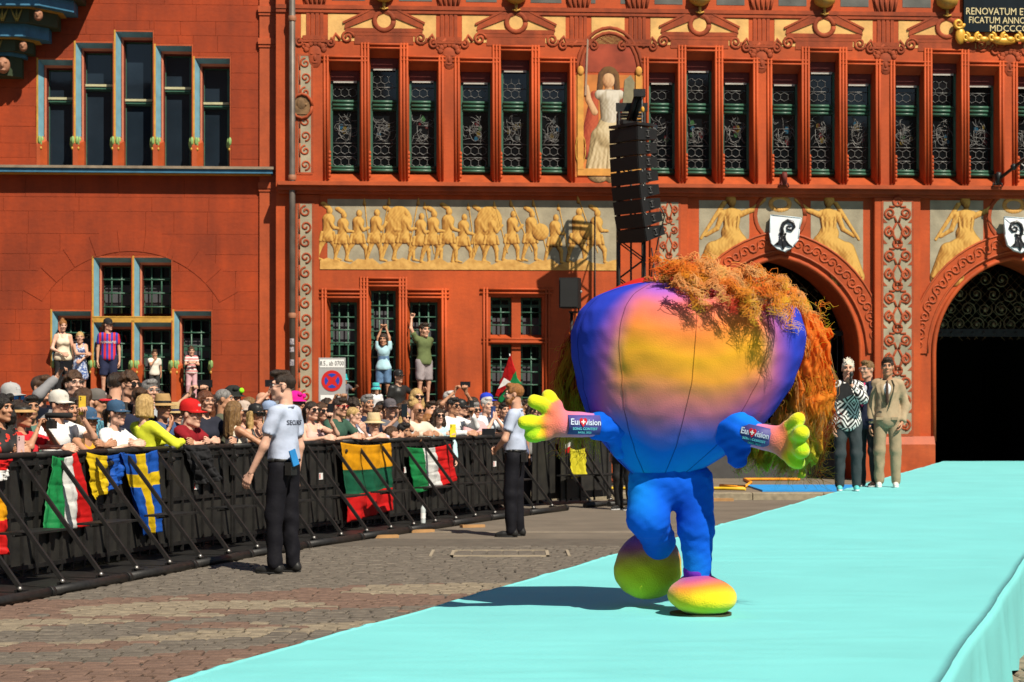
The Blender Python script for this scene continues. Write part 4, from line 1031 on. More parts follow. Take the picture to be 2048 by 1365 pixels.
for i, r in enumerate(UW):
    lo = L(300, 288, WO)[1]
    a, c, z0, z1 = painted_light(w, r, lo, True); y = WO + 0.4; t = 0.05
    f = MB(); f.box(a, a + t, y - .04, y + .05, z0, z1); f.box(c - t, c, y - .04, y + .05, z0, z1); f.box(a + t, c - t, y - .04, y + .05, z1 - t, z1); f.box(a + t, c - t, y - .07, y + .05, z0, z0 + .06)
    zt_ = L(300, tr[i], WO)[1]; f.box(a + t, c - t, y - .04, y + .05, zt_ - .1, zt_); f.box(a + 0.01, c - 0.01, y - .12, y - .041, zt_ - .02, zt_ + .025, 1); f.box(a + .01, c - .01, y - .1, y - .041, zt_ - .07, zt_ - .03)
    f.build('frame', [GREEN, mat('pale_green_ledge', (0.42, 0.4, 0.24), 0.5)], w)
    for za, zc in ((z0 + .06, zt_ - .1), (zt_, z1 - t)):
        p = MB(); p.box(a + t, c - t, y + .01, y + .03, za, zc); p.build('pane', GL2, w)
b = MB()
for r in LWB: b.box(r[0], r[1], WO - 0.25, WO + 0.55, r[2] - 0.12, r[2])
w = b.build('cross_window', RED3, WING)
for k, r in enumerate(LWT + LWB):
    lo = L(300, 735, WO)[1] if k >= 2 else -9
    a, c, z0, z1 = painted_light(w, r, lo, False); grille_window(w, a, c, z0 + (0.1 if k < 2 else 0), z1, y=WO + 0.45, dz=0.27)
b = MB(); r = LWT[0]; b.box(r[0], LWT[1][1], WO - 0.012, WO + 0.3, r[2] - 0.09, r[2] + 0.005, 0); b.box(r[0] + .02, LWT[1][1] - .02, WO - .02, WO + .2, r[2] + .006, r[2] + .03, 0)
b.build('gold_transom', GOLD, w)
# corbelled oriel at the upper corner
ori = thing('corner_oriel', 'blue and gold corbelled oriel with carved heads, in shade high on the red wing', 'oriel', (0, FY, 0), FA)
def octo(px, proj, x0=None):
    xr = L(px, 60, WO - proj)[0]; xl = WX0 + 1.2; cc = proj * 0.55
    return [(xl, WO), (xr + cc * 0.25, WO), (xr + cc * .25, WO - proj + cc), (xr - cc * .6, WO - proj), (xl, WO - proj)]
lay = [(152, 112, 34, 0.42, 1), (112, 103, 40, .5, 0), (103, 78, 52, 0.62, 1), (78, 74, 62, 0.7, 2), (73, 46, 78, 0.82, 0), (45, 16, 92, 0.98, 1), (16, 12, 101, 1.06, 2), (11, -16, 120, 1.2, 0), (-16, -45, 132, 1.35, 1), (-45, -60, 150, 1.5, 0), (-60, -190, 140, 1.42, 3)]
b = MB()
for py0, py1, px, pr, mi in lay:
    z0, z1 = L(60, py0, WO - pr)[1], L(60, py1, WO - pr)[1]; b.prism_z(octo(px, pr), z0, z1 - 0.001, mi)
b.build('corbel', [DBLUE, mat('dark_green_carving', (0.03, 0.045, 0.02), 0.7), GOLD, RED], ori)
b = MB()
for py, px, pr in ((30, 92, 0.98), (90, 52, .62), (-30, 132, 1.35)):
    xr, z = L(px, py, WO - pr)
    for k in range(14):
        xx = xr - 0.55 - k * 0.27
        for s in (-1, 0, 1): b.tube([(xx, WO - pr - .02, z - .13), (xx + s * .06, WO - pr - .05, z), (xx + s * .11, WO - pr - .03, z + .11)], [.03, .022, .006], 5)
b.build('leaf_frieze', mat('green_gold_leaves', (0.1, 0.12, 0.03), 0.6, col2=(0.3, 0.2, 0.04), nscale=12), ori)
for py, px, pr, s in ((30, 76, 0.98, 1.0), (92, 46, .62, .95), (130, 6, .42, 1.5)):
    xx, z = L(px, py, WO - pr - .1); P = [el((0, 0, 0), (.085 * s, .08 * s, .11 * s)), el((0, -.08 * s, -.01 * s), (.02 * s, .03 * s, .035 * s)), el((0, -.05 * s, -.07 * s), (.04 * s, .03 * s, .02 * s)), el((-.035 * s, -.07 * s, .03 * s), (.025 * s, .015 * s, .012 * s)), el((.035 * s, -.07 * s, .03 * s), (.025 * s, .015 * s, .012 * s))]
    V, Q = sdf_mesh(P, .012, .02); V += np.array([xx, WO - pr - .06, z])
    ob('carved_head', np_mesh('carved_head', V, quads=Q), mat('painted_carved_face', (0.3, 0.14, 0.08), 0.6), ori)

# ------------------------------------------------------------------ ground
ASPH = mat('asphalt', (0.145, 0.12, 0.092), 0.9, var=0.18, nscale=1.3, bump=0.5, bscale=140, detail=10)
g = MB(); g.add([(-300, -300, -0.012), (300, -300, -0.012), (300, 400, -0.012), (-300, 400, -0.012)], [(0, 1, 2, 3)])
props(g.build('ground', mat('dark_bedding_sand', (0.055, 0.045, 0.034), 0.95, var=0.3, nscale=5, bump=0.4, bscale=60)), kind='structure')
YR0, YR1 = 23.0, 34.7
g = MB(); g.box(-40, 60, YR0, YR1, -0.2, 0.004)
props(g.build('road', ASPH), kind='structure')
g = MB(); g.box(-40, 60, 25.6, 25.72, 0.004, 0.008); g.box(-40, 60, YR0 + .02, 24.3, 0.004, 0.008, 1)
props(g.build('road_seam', [mat('pale_asphalt_seam', (0.24, 0.2, 0.15), .9, var=.2), mat('dark_asphalt_strip', (0.1, 0.084, 0.066), .9, var=.2, bump=.4, bscale=120)]), kind='structure')
KERB = mat('granite_kerb', (0.26, 0.22, 0.15), 0.85, var=0.25, nscale=9, bump=0.3, bscale=60)
pv = MB(); pv.box(-40, 60, YR1 + .3, FY + 3, -0.2, 0.118); pave = props(pv.build('pavement', mat('pavement_asphalt', (0.17, 0.14, 0.1), .9, var=.15, nscale=2, bump=.4, bscale=100)), kind='structure')
x = -14.0
while x < 16:
    b = MB(); b.box(x + .004, x + 1.2, YR1 + .001, YR1 + .298, -0.15, 0.125, ch=.012); b.build('kerb_stone', KERB, pave); x += 1.205
# stage platform line: used to know where the paving is covered
ST0 = Vector((-1.33, 7.86)); SD = Vector((10.08, 33.5)); SW = 2.97; SH = 0.5
def stage_x(Y): return ST0.x + SD.x * (Y - ST0.y) / SD.y
# barrier line (front foot tube) as a polyline
BL = [(-6.2, 8.2), (-5.05, 12.2), (-4.0, 16.0), (-2.6, 21.7), (-0.2, 28.6), (1.27, 32.2)]
def bx(Y):
    for (xa, ya), (xb, yb) in zip(BL, BL[1:]):
        if Y <= yb: return xa + (xb - xa) * (Y - ya) / (yb - ya)
    return BL[-1][0]
# paving setts laid in wavy bands of grey, tan and red
GS = mat('grey_sett', (0.115, 0.098, 0.078), .8, var=.3, nscale=9, bump=.5, bscale=50, objvar=.14)
TS = mat('tan_sett', (0.2, 0.164, 0.115), .85, var=.25, nscale=9, bump=.5, bscale=50, objvar=.12)
RS = mat('red_sett', (0.138, 0.086, 0.063), .85, var=.25, nscale=9, bump=.5, bscale=50, objvar=.12)
def sett_kind(X, Y):
    v = Y - 0.45 * X + 0.22 * math.sin(1.7 * X + 0.4) 
    # lens shaped tan islands
    for (cx_, cy_, rx, ry, an) in ((-2.55, 15.75, 1.05, .62, .3), (-0.45, 17.6, 1.1, .55, .25), (-1.05, 12.15, .75, .55, .35), (-.1, 14.2, .8, .4, .3), (-3.6, 14.6, .75, .4, .3)):
        dx, dy = X - cx_, Y - cy_; ca, sa = math.cos(an), math.sin(an); u = (dx * ca + dy * sa) / rx; w = (-dx * sa + dy * ca) / ry
        if u * u + w * w < 1 and not (u > .1 and w < -.25 - .1 * u): return 1
    for (cx_, cy_) in ((-2.2, 14.5), (-.4, 15.9), (-3.0, 13.2)):
        if abs(X - cx_ - .25 * (Y - cy_)) < .42 and abs(Y - cy_ - .2 * (X - cx_)) < .2: return 2
    for t, k in ((12.1, 1), (12.9, 2), (13.9, 2), (14.6, 0), (15.15, 1), (16.2, 0), (17.6, 2), (18.3, 2), (99, 0)):
        if v < t: return k
    return 0
sr = random.Random(3); setts = []
Y = 6.0
row = 0
while Y < YR0 - 0.02:
    dY = sr.uniform(0.125, 0.15); xa = bx(Y) - 3.2; xb = stage_x(Y) + .25
    X = xa - sr.uniform(0, .15)
    while X < xb:
        wX = sr.uniform(.13, .21)
        if Y > 10.6: setts.append((X, wX, Y, dY))
        X += wX
    X = stage_x(Y) + SW - .2
    while X < stage_x(Y) + SW + 2.2 and Y > 8.5 and Y < 17:
        wX = sr.uniform(.13, .21); setts.append((X, wX, Y, dY)); X += wX
    Y += dY; row += 1
def sett(b, X, w, Y, d, mi, r):
    g = .0075; sk = .25 * math.sin(.9 * X); off = .045 * math.sin(X * 1.1 + Y * .3)
    z = r.uniform(-.004, .004); x0, x1, y0, y1 = X + g, X + w - g, Y + g + off, Y + d - g + off; c = .012; j = lambda: r.uniform(-.006, .006)
    B = [(x0 + j(), y0 + j()), (x1 + j(), y0 + j()), (x1 + j(), y1 + j()), (x0 + j(), y1 + j())]
    cx_, cy_ = (x0 + x1) / 2, (y0 + y1) / 2
    T = [(p[0] + (c if p[0] < cx_ else -c), p[1] + (c if p[1] < cy_ else -c)) for p in B]
    v = [(p[0], p[1], -.02) for p in B] + [(p[0], p[1], z) for p in B] + [(p[0], p[1], z + .008 + r.uniform(-.002, .002)) for p in T]
    f = [(0, 1, 5, 4), (1, 2, 6, 5), (2, 3, 7, 6), (3, 0, 4, 7), (4, 5, 9, 8), (5, 6, 10, 9), (6, 7, 11, 10), (7, 4, 8, 11), (8, 9, 10, 11)]
    b.add(v, f, mi)
pb = MB(); pb.add([(-12, 5, -.008), (8, 5, -.008), (8, YR0, -.008), (-12, YR0, -.008)], [(0, 1, 2, 3)])
PAVING = props(pb.build('paving', mat('joint_sand', (0.04, 0.033, 0.026), .95, var=.3, nscale=6, bump=.3)), kind='structure')
def vis(s):
    px = 1024 + FPX * s[0] / s[2]; py = HZ + FPX * EYE / s[2]
    ok = -20 < px < 2060 and py < 1375 and (bx(s[2]) - .2 < s[0] < stage_x(s[2]) - .05 or s[0] > stage_x(s[2]) + SW)
    return (0 if ok else 1, s[2])
setts.sort(key=vis); SM = [GS, TS, RS]
sb = MB()
for i, (X, w, Y, d) in enumerate(setts):
    k = sett_kind(X, Y)
    if sr.random() < .05: k = sr.choice([0, 1, 2]) if k else 0
    if i < 298:
        b = MB(); sett(b, 0, w, 0, d, 0, sr); off = .045 * math.sin(X * 1.1 + Y * .3)
        b.build('sett', SM[k], PAVING, (X, Y + off, 0))
    else: sett(sb, X, w, Y, d, k, sr)
props(sb.build('setts', SM, PAVING), kind='stuff')
# manhole frame set in the paving
c = G(1000, 1109); b = MB(); fw, fd = .52, .42
for (a0, a1, b0, b1) in ((-fw, fw, -fd, -fd + .035), (-fw, fw, fd - .035, fd), (-fw, -fw + .035, -fd, fd), (fw - .035, fw, -fd, fd), (-fw - .22, -fw - .19, -fd, fd), (fw + .19, fw + .22, -fd, fd)): b.box(a0, a1, b0, b1, 0.0, .02)
for i in range(6): b.box(-fw + .06 + i * .165, -fw + .2 + i * .165, -fd + .05, fd - .05, 0, .014, 1)
mh = b.build('manhole_cover', [mat('pale_mortar', (0.3, 0.25, 0.18), .85), GS], None, (c.x, c.y, 0)); props(mh, 'stone-filled manhole cover with pale mortar edges in the paving', 'manhole cover')

# ------------------------------------------------------------------ raised turquoise runway
RUN = thing('runway', 'long raised turquoise carpeted runway leading to the dark archway', 'stage')
TURQ = mat('turquoise_carpet', (0.17, 0.565, 0.575), .68, var=.05, nscale=1.3, bump=.25, bscale=260, spec=.3, detail=10)
nx_, ny_ = 60, 620
t0, t1 = -4.5, 41.15 - 7.86
S_ = np.linspace(0, 1, nx_ + 1); T_ = np.linspace(0, 1, ny_ + 1) ** 1.25
Xg, Tg = np.meshgrid(S_, T_)
Yg = 7.86 + t0 + (t1 - t0) * Tg
Xw = ST0.x + SD.x * (Yg - ST0.y) / SD.y + Xg * SW
rng = np.random.RandomState(4); Z = np.full_like(Xw, SH)
for i in range(230):                                        # soft wrinkles running across the runway
    yc = 7 + 34 * rng.rand() ** 1.4; sl = rng.uniform(-1.1, .7); wd = rng.uniform(.018, .06); am = rng.uniform(.002, .008); xc_ = rng.rand(); ln = rng.uniform(.12, .55)
    d = Yg - yc - sl * (Xg - .5) - .06 * np.sin(Xg * rng.uniform(3, 9) + i)
    Z += am * np.exp(-(d / wd) ** 2) * np.exp(-((Xg - xc_) / ln) ** 2)
Xw += .008 * np.sin(Yg * 1.9) * np.sin(Yg * .7 + 1)
Z += .003 * np.sin(Yg * 3.1 + 2 * Xg) * np.sin(Xg * 9 + Yg)
V = [np.stack([Xw, Yg, Z], -1).reshape(-1, 3)]
idx = np.arange((nx_ + 1) * (ny_ + 1)).reshape(ny_ + 1, nx_ + 1)
Q = np.stack([idx[:-1, :-1], idx[:-1, 1:], idx[1:, 1:], idx[1:, :-1]], -1).reshape(-1, 4)
base = len(V[0]); VS = [V[0]]; QS = [Q]
for side in (0, nx_):                                       # cloth skirts hanging down both sides
    sg = -1 if side == 0 else 1
    e = V[0].reshape(ny_ + 1, nx_ + 1, 3)[:, side]
    rows = [idx[:, side]]; yy = e[:, 1]
    for dx_, dz_, f in ((.0, .0005, 0), (.012, .002, 0), (.023, .008, 0), (.03, .018, 0), (.034, .034, .02), (.036, .1, .15), (.038, .18, .35), (.04, .28, .6), (.042, .38, .8), (.044, .49, 1)):
        p = e.copy(); p[:, 2] = e[:, 2] * (f == 0) + SH * (f > 0) - dz_ + (.02 * np.sin(yy * 2.3) + .012 * np.sin(yy * 7.1)) * (f > .99)
        p[:, 0] += sg * (dx_ + .022 * f * np.sin(yy * 11 + 2 * np.sin(yy * 3.3)) + .02 * f * np.sin(yy * 4.7) + .02 * f)
        VS.append(p); rows.append(base + np.arange(ny_ + 1)); base += ny_ + 1
    for a, c in zip(rows, rows[1:]):
        q = np.stack([a[:-1], c[:-1], c[1:], a[1:]], -1); QS.append(q if sg < 0 else q[:, ::-1])
ob('carpet', np_mesh('carpet', np.concatenate(VS), quads=np.concatenate(QS)), TURQ, RUN)
b = MB()
pl = [(stage_x(3.6) + .05, 3.6), (stage_x(3.6) + SW - .05, 3.6), (stage_x(41.1) + SW - .05, 41.1), (stage_x(41.1) + .05, 41.1)]
b.prism_z(pl, 0.03, SH - .03); b.build('platform', BLKP, RUN)

# blue carpet strip and orange cables on the far pavement
b = MB(); a, c = G(1525, 984, .118), G(1720, 984, .118); d = G(1525, 973, .118); b.box(a.x, c.x + 1, a.y, d.y, .119, .15); props(b.build('blue_mat', mat('bright_blue_mat', (0.015, 0.25, 0.62), .7)), 'flat bright blue mat lying on the pavement beside the runway', 'mat')
b = MB(); b.tube([G(1440, 975, .118) + Vector((0, 0, .03)), G(1490, 977, .118) + Vector((0, 0, .03)), G(1502, 968, .118) + Vector((0, 0, .03)), G(1488, 962, .118) + Vector((0, 0, .03)), G(1600, 962, .118) + Vector((0, 0, .03))], .03, 6)
props(b.build('cable', mat('orange_cable', (0.7, 0.27, 0.02), .5)), 'orange cable bent on the pavement by the blue mat', 'cable')
b = MB(); a = G(1170, 981, .118); b.tube([a + Vector((i * .35, .2 * math.sin(i * 1.3), .03)) for i in range(9)], .028, 6)
props(b.build('cable', mat('yellow_cable', (0.65, 0.42, 0.02), .5)), 'yellow cable along the foot of the wall past the barrier end', 'cable')
b = MB(); c = G(1440, 1003, .0); b.box(c.x - .16, c.x + .22, c.y - .1, c.y + .1, .0, .05); b.build('foot', mat('raw_timber', (0.36, 0.2, 0.08), .8, var=.2), None)
bpy.data.objects['foot'].name = 'timber_block'; props(bpy.data.objects['timber_block'], 'small raw timber block at the kerb behind the costumed performer', 'timber block')

# plain houses across the square, behind the camera: they are what the windows mirror
HM = [mat('house_plaster_' + n, c, .85, var=.1) for n, c in (('ochre', (.4, .3, .18)), ('grey', (.3, .29, .27)), ('pale', (.5, .46, .38)))]
HPOS = [(-28 + i * 12, -27, 0) for i in range(6)] + [(-30, -14 + 12 * i, 90) for i in range(3)] + [(34, -14 + 12 * i, -90) for i in range(3)]  # unseen side rows added to block low sky and deepen the shade
HLAB = ['ochre', 'grey', 'pale', 'deep ochre', 'dark grey', 'cream', 'brown', 'sand coloured', 'ivory', 'tan', 'slate grey', 'off white']
for i, (hx, hy_, hr_) in enumerate(HPOS):
    hh = 14.0 + (i * 37 % 5) * .8
    t = thing('town_house', 'plain %s plastered town house across the square behind the viewer' % ('ochre', 'grey', 'pale')[i % 3], 'house', (hx, hy_, 0), R(180 + hr_ if hr_ else 180), 'town houses across the square')
    t['label'] = HLAB[i] + ' plastered town house across the square, unseen from here'
    b = MB(); b.box(-6, 5.99, 0, 6, 0, hh); b.build('wall', HM[i % 3], t)
    b = MB(); b.add([(-6.1, -.4, hh), (6.09, -.4, hh), (6.09, 3, hh + 3.5), (-6.1, 3, hh + 3.5), (-6.1, 6.4, hh), (6.09, 6.4, hh)], [(0, 3, 2, 1)[::-1], (3, 4, 5, 2)[::-1], (0, 4, 3), (1, 2, 5), (0, 1, 5, 4)]); b.build('roof', mat('brown_tiles', (.12, .055, .035), .85, var=.3, nscale=4), t)
    for fl in range(3):
        for k in range(4):
            b = MB(); b.box(-4.9 + k * 2.8, -3.7 + k * 2.8, -.05, .03, 1.2 + fl * 3.4, 3.2 + fl * 3.4); b.build('window', GLASS, t)
# ------------------------------------------------------------------ people
SKIN = {k: mat('skin_' + k, c, .5, var=.1, nscale=14, bump=.06, bscale=60) for k, c in (('pale', (.62, .36, .26)), ('fair', (.55, .3, .2)), ('tan', (.43, .215, .125)), ('olive', (.36, .18, .1)), ('brown', (.24, .115, .06)))}
EYEW = mat('eye_white', (.6, .58, .55), .3); IRIS = mat('eye_dark', (.02, .012, .008), .2); LIPS = mat('lips', (.36, .1, .085), .45); LIPR = mat('red_lips', (.5, .02, .02), .4)
HAIRC = {k: mat('hair_' + k, c, .45, nscale=8, col2=c2, stretch=(9, 9, 1.2), bump=.6, bscale=30) for k, c, c2 in (
    ('black', (.006, .005, .004), (.02, .015, .012)), ('dark', (.012, .007, .004), (.04, .022, .012)), ('brown', (.03, .014, .006), (.09, .042, .018)),
    ('auburn', (.06, .016, .006), (.16, .05, .016)), ('light', (.1, .052, .02), (.25, .14, .05)), ('blond', (.3, .18, .06), (.62, .42, .17)), ('platinum', (.5, .45, .36), (.75, .7, .6)), ('grey', (.09, .085, .08), (.3, .29, .28)), ('white', (.4, .39, .37), (.7, .68, .65)), ('ginger', (.16, .06, .015), (.36, .15, .04)))}
def cloth(c, name=None, rough=.85):
    return mat(name or 'cloth_%02d_%02d_%02d' % tuple(int(x * 99) for x in c), c, rough, var=.14, nscale=7, bump=.35, bscale=14, spec=.2, detail=6)
# head: skull, jaw, nose, ears, lids, lips, neck; looks towards -y; origin midway between the ears
def head_mesh(fem=False, h=.0085):
    j = .9 if fem else 1.0
    P = [el((0, .014, .032), (.077, .094, .087)), el((0, -.018, -.03), (.062 * j, .078, .084)), el((0, -.07, -.098), (.026 * j, .022, .02)), rc((-.045 * j, -.01, -.075), (0, -.07, -.1), .025, .022), rc((.045 * j, -.01, -.075), (0, -.07, -.1), .025, .022),
         rc((0, -.09, .02), (0, -.112, -.018), .0085, .0125), el((-.012, -.1, -.022), (.0095, .01, .008)), el((.012, -.1, -.022), (.0095, .01, .008)), rc((-.04, -.082, .036), (.04, -.082, .036), .011, .011),
         el((-.04, -.07, -.02), (.022, .02, .02)), el((.04, -.07, -.02), (.022, .02, .02)), el((0, -.09, -.056), (.022, .013, .009)), el((0, -.088, -.067), (.018, .012, .008))]
    P2 = [el((-.079, .012, -.004), (.008, .018, .03)), el((.079, .012, -.004), (.008, .018, .03))]
    nk = .047 if fem else .058
    P += P2 + [rc((0, .022, -.06), (0, .03, -.19), nk, nk * 1.08)]
    subs = [(el((-.031, -.1, .013), (.017, .014, .011)), .008), (el((.031, -.1, .013), (.017, .014, .011)), .008), (el((0, -.106, -.0615), (.02, .006, .0018)), .003)]
    V, Q = sdf_mesh(P, h, .016, subs)
    mi = np.zeros(len(Q), int)
    m = MB()
    for s in (-1, 1):
        m.ell((s * .031, -.0815, .012), (.0135, .0125, .0095), 8, 5, 1); m.ell((s * .031, -.0915, .012), (.006, .005, .0065), 7, 4, 2)
        m.tube([(s * .013, -.096, .031), (s * .03, -.096, .037), (s * .047, -.083, .031)], [.004, .0052, .003], 5, 4)
        m.tube([(s * .017, -.094, .019), (s * .031, -.0955, .0225), (s * .046, -.086, .018)], .0028, 5, 4)
    m.ell((0, -.0985, -.0565), (.02 if fem else .021, .007, .0045), 8, 4, 3); m.ell((0, -.0965, -.0655), (.017, .008, .0055), 8, 4, 3)
    return V, Q, mi, m
HEADS = {False: head_mesh(False), True: head_mesh(True)}
def hand_mesh(kind, h=.0075):
    """wrist at the origin, fingers along -z, thumb on +x, palm towards -y"""
    curl = {'relax': (18, 28, 22), 'grip': (55, 60, 35), 'open': (2, 6, 5), 'fist': (75, 85, 55)}[kind]
    P = []
    for i, (x, l) in enumerate(((.03, .92), (.01, 1.0), (-.011, .95), (-.031, .76))):
        P.append(rc((x * .55, 0, -.008), (x, -.001, -.088 + abs(x - .005) * .12), .0135, .0115))
        p = np.array((x, -.002, -.088 + abs(x - .005) * .12)); a = 0
        sp = x * (.12 if kind != 'open' else .3)
        for k, sl in enumerate((.042, .027, .021)):
            a += R(curl[k]); d = np.array((sp * 1.0, -math.sin(a), -math.cos(a))); q = p + d / np.linalg.norm(d) * sl * l
            P.append(rc(p, q, .0098 - k * .001, .0092 - k * .001)); p = q
    t0 = np.array((.02, -.006, -.025)); t1 = np.array((.047, -.018, -.058)); t2 = np.array((.055 if kind != 'fist' else .03, -.03, -.088)); t3 = np.array((.052 if kind != 'fist' else .012, -.043 if kind != 'open' else -.03, -.112 if kind != 'fist' else -.09))
    P += [rc(t0, t1, .0145, .0125), rc(t1, t2, .0115, .0105), rc(t2, t3, .0105, .0085), rc((0, 0, .03), (0, 0, -.02), .021, .019)]
    return sdf_mesh(P, h, .006)
HANDS = {k: hand_mesh(k) for k in ('relax', 'grip', 'open', 'fist')}
def hair_noise(a, f=70):
    return lambda X, Y, Z: a * (np.sin(f * X + 3 * np.sin(.5 * f * Z)) * np.sin(f * .8 * Y + 2 * np.sin(.4 * f * Z)) + .5 * np.sin(1.9 * f * X + f * Y))
def hair_mesh(st, hatted=False):
    face = (el((0, -.105, -.03), (.064, .075, .088)), .012); ears = [(el((s * .085, -.004, -.012), (.02, .03, .036)), .008) for s in (-1, 1)]
    low = [((0, 0, -.075), (0, .5, -1))]; S = [el((0, .018, .042), (.085, .102, .09))]; subs = [face] + ears; nz = hair_noise(.0025); h = .009; k = .015; pl = low
    if st == 'short': S += [el((0, -.045, .1), (.065, .05, .038))]
    elif st == 'buzz': S = [el((0, .016, .038), (.081, .098, .087))]; nz = hair_noise(.001)
    elif st == 'quiff': S = [el((0, .018, .04), (.08, .099, .088)), el((0, -.055, .115), (.06, .06, .034)), el((0, -.0, .122), (.06, .07, .026))]
    elif st == 'spiky':
        S = [el((0, .016, .038), (.082, .098, .088))]; r = random.Random(2)
        for i in range(40):
            a = r.uniform(0, 6.28); e = r.uniform(.3, 1.5); d = np.array((math.cos(a) * math.cos(e) * .8, math.sin(a) * math.cos(e) * .9 - .1, math.sin(e))); c = np.array((0, .01, .04)); S.append(rc(c + d * .08, c + d * r.uniform(.105, .128), .014, .004))
        k = .01
    elif st == 'bald': S = [el((0, .022, -.005), (.083, .098, .06))]; pl = [((0, 0, -.07), (0, .5, -1)), ((0, 0, .03), (0, -.3, 1))]
    elif st == 'curly':
        S = [el((0, .018, .045), (.084, .1, .088))]; r = random.Random(4)
        for i in range(60):
            a = r.uniform(0, 6.28); e = r.uniform(-.2, 1.5); d = np.array((math.cos(a) * math.cos(e) * .088, math.sin(a) * math.cos(e) * .103, math.sin(e) * .092)); S.append(el(np.array((0, .018, .045)) + d, (.02, .02, .018)))
    elif st in ('long', 'pony', 'bob', 'bigcurl'):
        subs = [face]; S = [el((0, .018, .044), (.089, .106, .092))]
        if st == 'long':
            pl = []
            for s in (-1, 1): S += [rc((s * .07, .01, .03), (s * .088, .015, -.12), .035, .04), rc((s * .088, .015, -.12), (s * .085, .0, -.27), .04, .026), rc((s * .05, .07, 0), (s * .06, .085, -.28), .055, .045)]
            S += [rc((0, .08, 0), (0, .095, -.3), .06, .045)]
        elif st == 'bob':
            pl = [((0, 0, -.125), (0, .12, -1))]
            for s in (-1, 1): S += [rc((s * .062, .01, .03), (s * .078, .01, -.12), .05, .045)]
            S += [rc((0, .06, 0), (0, .065, -.12), .075, .07)]
        elif st == 'pony':
            S = [el((0, .018, .041), (.083, .101, .089)), rc((0, .11, .04), (0, .16, .0), .03, .035), rc((0, .16, 0), (0, .15, -.18), .035, .012)]; pl = []; subs = [face] + ears; subs.append((rc((0, .02, -.1), (0, .04, -.3), .06, .07), .01)) if False else None
        elif st == 'bigcurl':
            pl = []; r = random.Random(9)
            for i in range(90):
                a = r.uniform(-.5, 3.64); z = r.uniform(-.26, .12); rr = .1 + .03 * math.sin((z + .26) * 8); S.append(el((rr * math.cos(a), rr * .9 * math.sin(a) + .02, z), (.036, .036, .034)))
    elif st == 'bun': S += [el((0, .08, .12), (.042, .042, .04))]
    if hatted: pl = pl + [((0, 0, .055), (0, -.25, 1))]
    V, Q = sdf_mesh(S, h, k, subs, planes=pl, noise=nz)
    return np_mesh('hair', V, quads=Q)
HAIRS = {}
def shared(name, me, m, parent, M):
    o = bpy.data.objects.new(name, me)
    ms = m if isinstance(m, (list, tuple)) else [m]
    while len(me.materials) < len(ms): me.materials.append(None)
    link(o, parent); o.matrix_local = M
    for i, x in enumerate(ms): o.material_slots[i].link = 'OBJECT'; o.material_slots[i].material = x
    return o
def hat_mesh(st):
    b = MB()
    if st == 'cap':
        vs = []; fs = []; n = 18
        prof = [(1.0, -.0), (1.0, .035), (.96, .065), (.82, .092), (.55, .112), (.2, .12), (0.01, .121)]
        for r, z in prof:
            for i in range(n): a = 2 * math.pi * i / n; vs.append((.092 * r * math.cos(a), .02 + .11 * r * math.sin(a), .035 + z))
        for j in range(len(prof) - 1):
            for i in range(n): i2 = (i + 1) % n; fs.append([j * n + i, j * n + i2, (j + 1) * n + i2, (j + 1) * n + i])
        b.add(vs, fs, 0, True); b.ell((0, .02, .157), (.01, .01, .006), 6, 4)
        vs = []; fs = []; m = 10                                         # peak
        for t in range(m + 1):
            a = math.pi * (1.0 + t / m); x, y = .086 * math.cos(a), .02 + .105 * math.sin(a)
            xo, yo = .08 * math.cos(a), -.062 + .112 * math.sin(a); zc = .012 * (1 - (math.cos(a)) ** 2)
            vs += [(x, y, .046), (xo, yo, .024 + zc), (xo, yo, .019 + zc), (x, y, .038)]
        for t in range(m):
            i = 4 * t; fs += [[i, i + 1, i + 5, i + 4], [i + 1, i + 2, i + 6, i + 5], [i + 2, i + 3, i + 7, i + 6]]
        b.add(vs, fs, 1, True)
        b.prism([(-.02, .085), (.02, .085), (.02, .107), (-.02, .107)], -.088, -.075, 2)
    elif st in ('fedora', 'bucket', 'boater'):
        e = 1.22
        br = {'fedora': (.155, .03), 'bucket': (.125, -.0), 'boater': (.15, .035)}[st]
        prof = [(br[0], br[1] - .004), (br[0], br[1]), (.1, .05), (.094, .055), (.09, .1), (.085 if st != 'fedora' else .078, .15), (.07, .165), (.03, .155 if st == 'fedora' else .168), (0.001, .15 if st == 'fedora' else .168)]
        b.lathe([(br[0], br[1] - .006), (.1, .042)], (0, .018, 0), 20, 0); b.lathe(prof, (0, .018, 0), 20, 0); b.lathe([(.0975, .056), (.095, .082)], (0, .018, 0), 20, 1)
        b.v = [(x * (1.0), .018 + (y - .018) * 1.14, z) for x, y, z in b.v]
    elif st == 'visor':
        n = 18; vs = []; fs = []
        for t in range(n + 1):
            a = math.pi * (.85 + 1.3 * t / n); x, y = .09 * math.cos(a), .02 + .108 * math.sin(a); vs += [(x, y, .055), (x * 1.9, -.0 + y * 1.6, .03), (x * 1.9, y * 1.6, .026), (x, y, .05)]
        for t in range(n): i = 4 * t; fs += [[i, i + 1, i + 5, i + 4], [i + 1, i + 2, i + 6, i + 5], [i + 2, i + 3, i + 7, i + 6]]
        b.add(vs, fs, 0, True); b.lathe([(.094, .045), (.094, .085), (.09, .085), (.09, .045)], (0, .02, 0), 18, 1)
        b.v = [(x, .02 + (y - .02) * 1.14 if abs(z - .065) < .03 else y, z) for x, y, z in b.v]
    elif st == 'helmet':
        b.lathe([(.11, 0), (.115, .05), (.1, .1), (.05, .135), (0.001, .14)], (0, .018, .03), 16, 0); b.lathe([(.15, 0), (.11, .02)], (0, .0, .03), 16, 0); b.ell((.05, -.09, .1), (.035, .03, .035), 8, 6, 1); b.ell((-.03, -.08, .12), (.04, .03, .03), 8, 6, 0)
    return b.mesh('hat')
HATS = {}
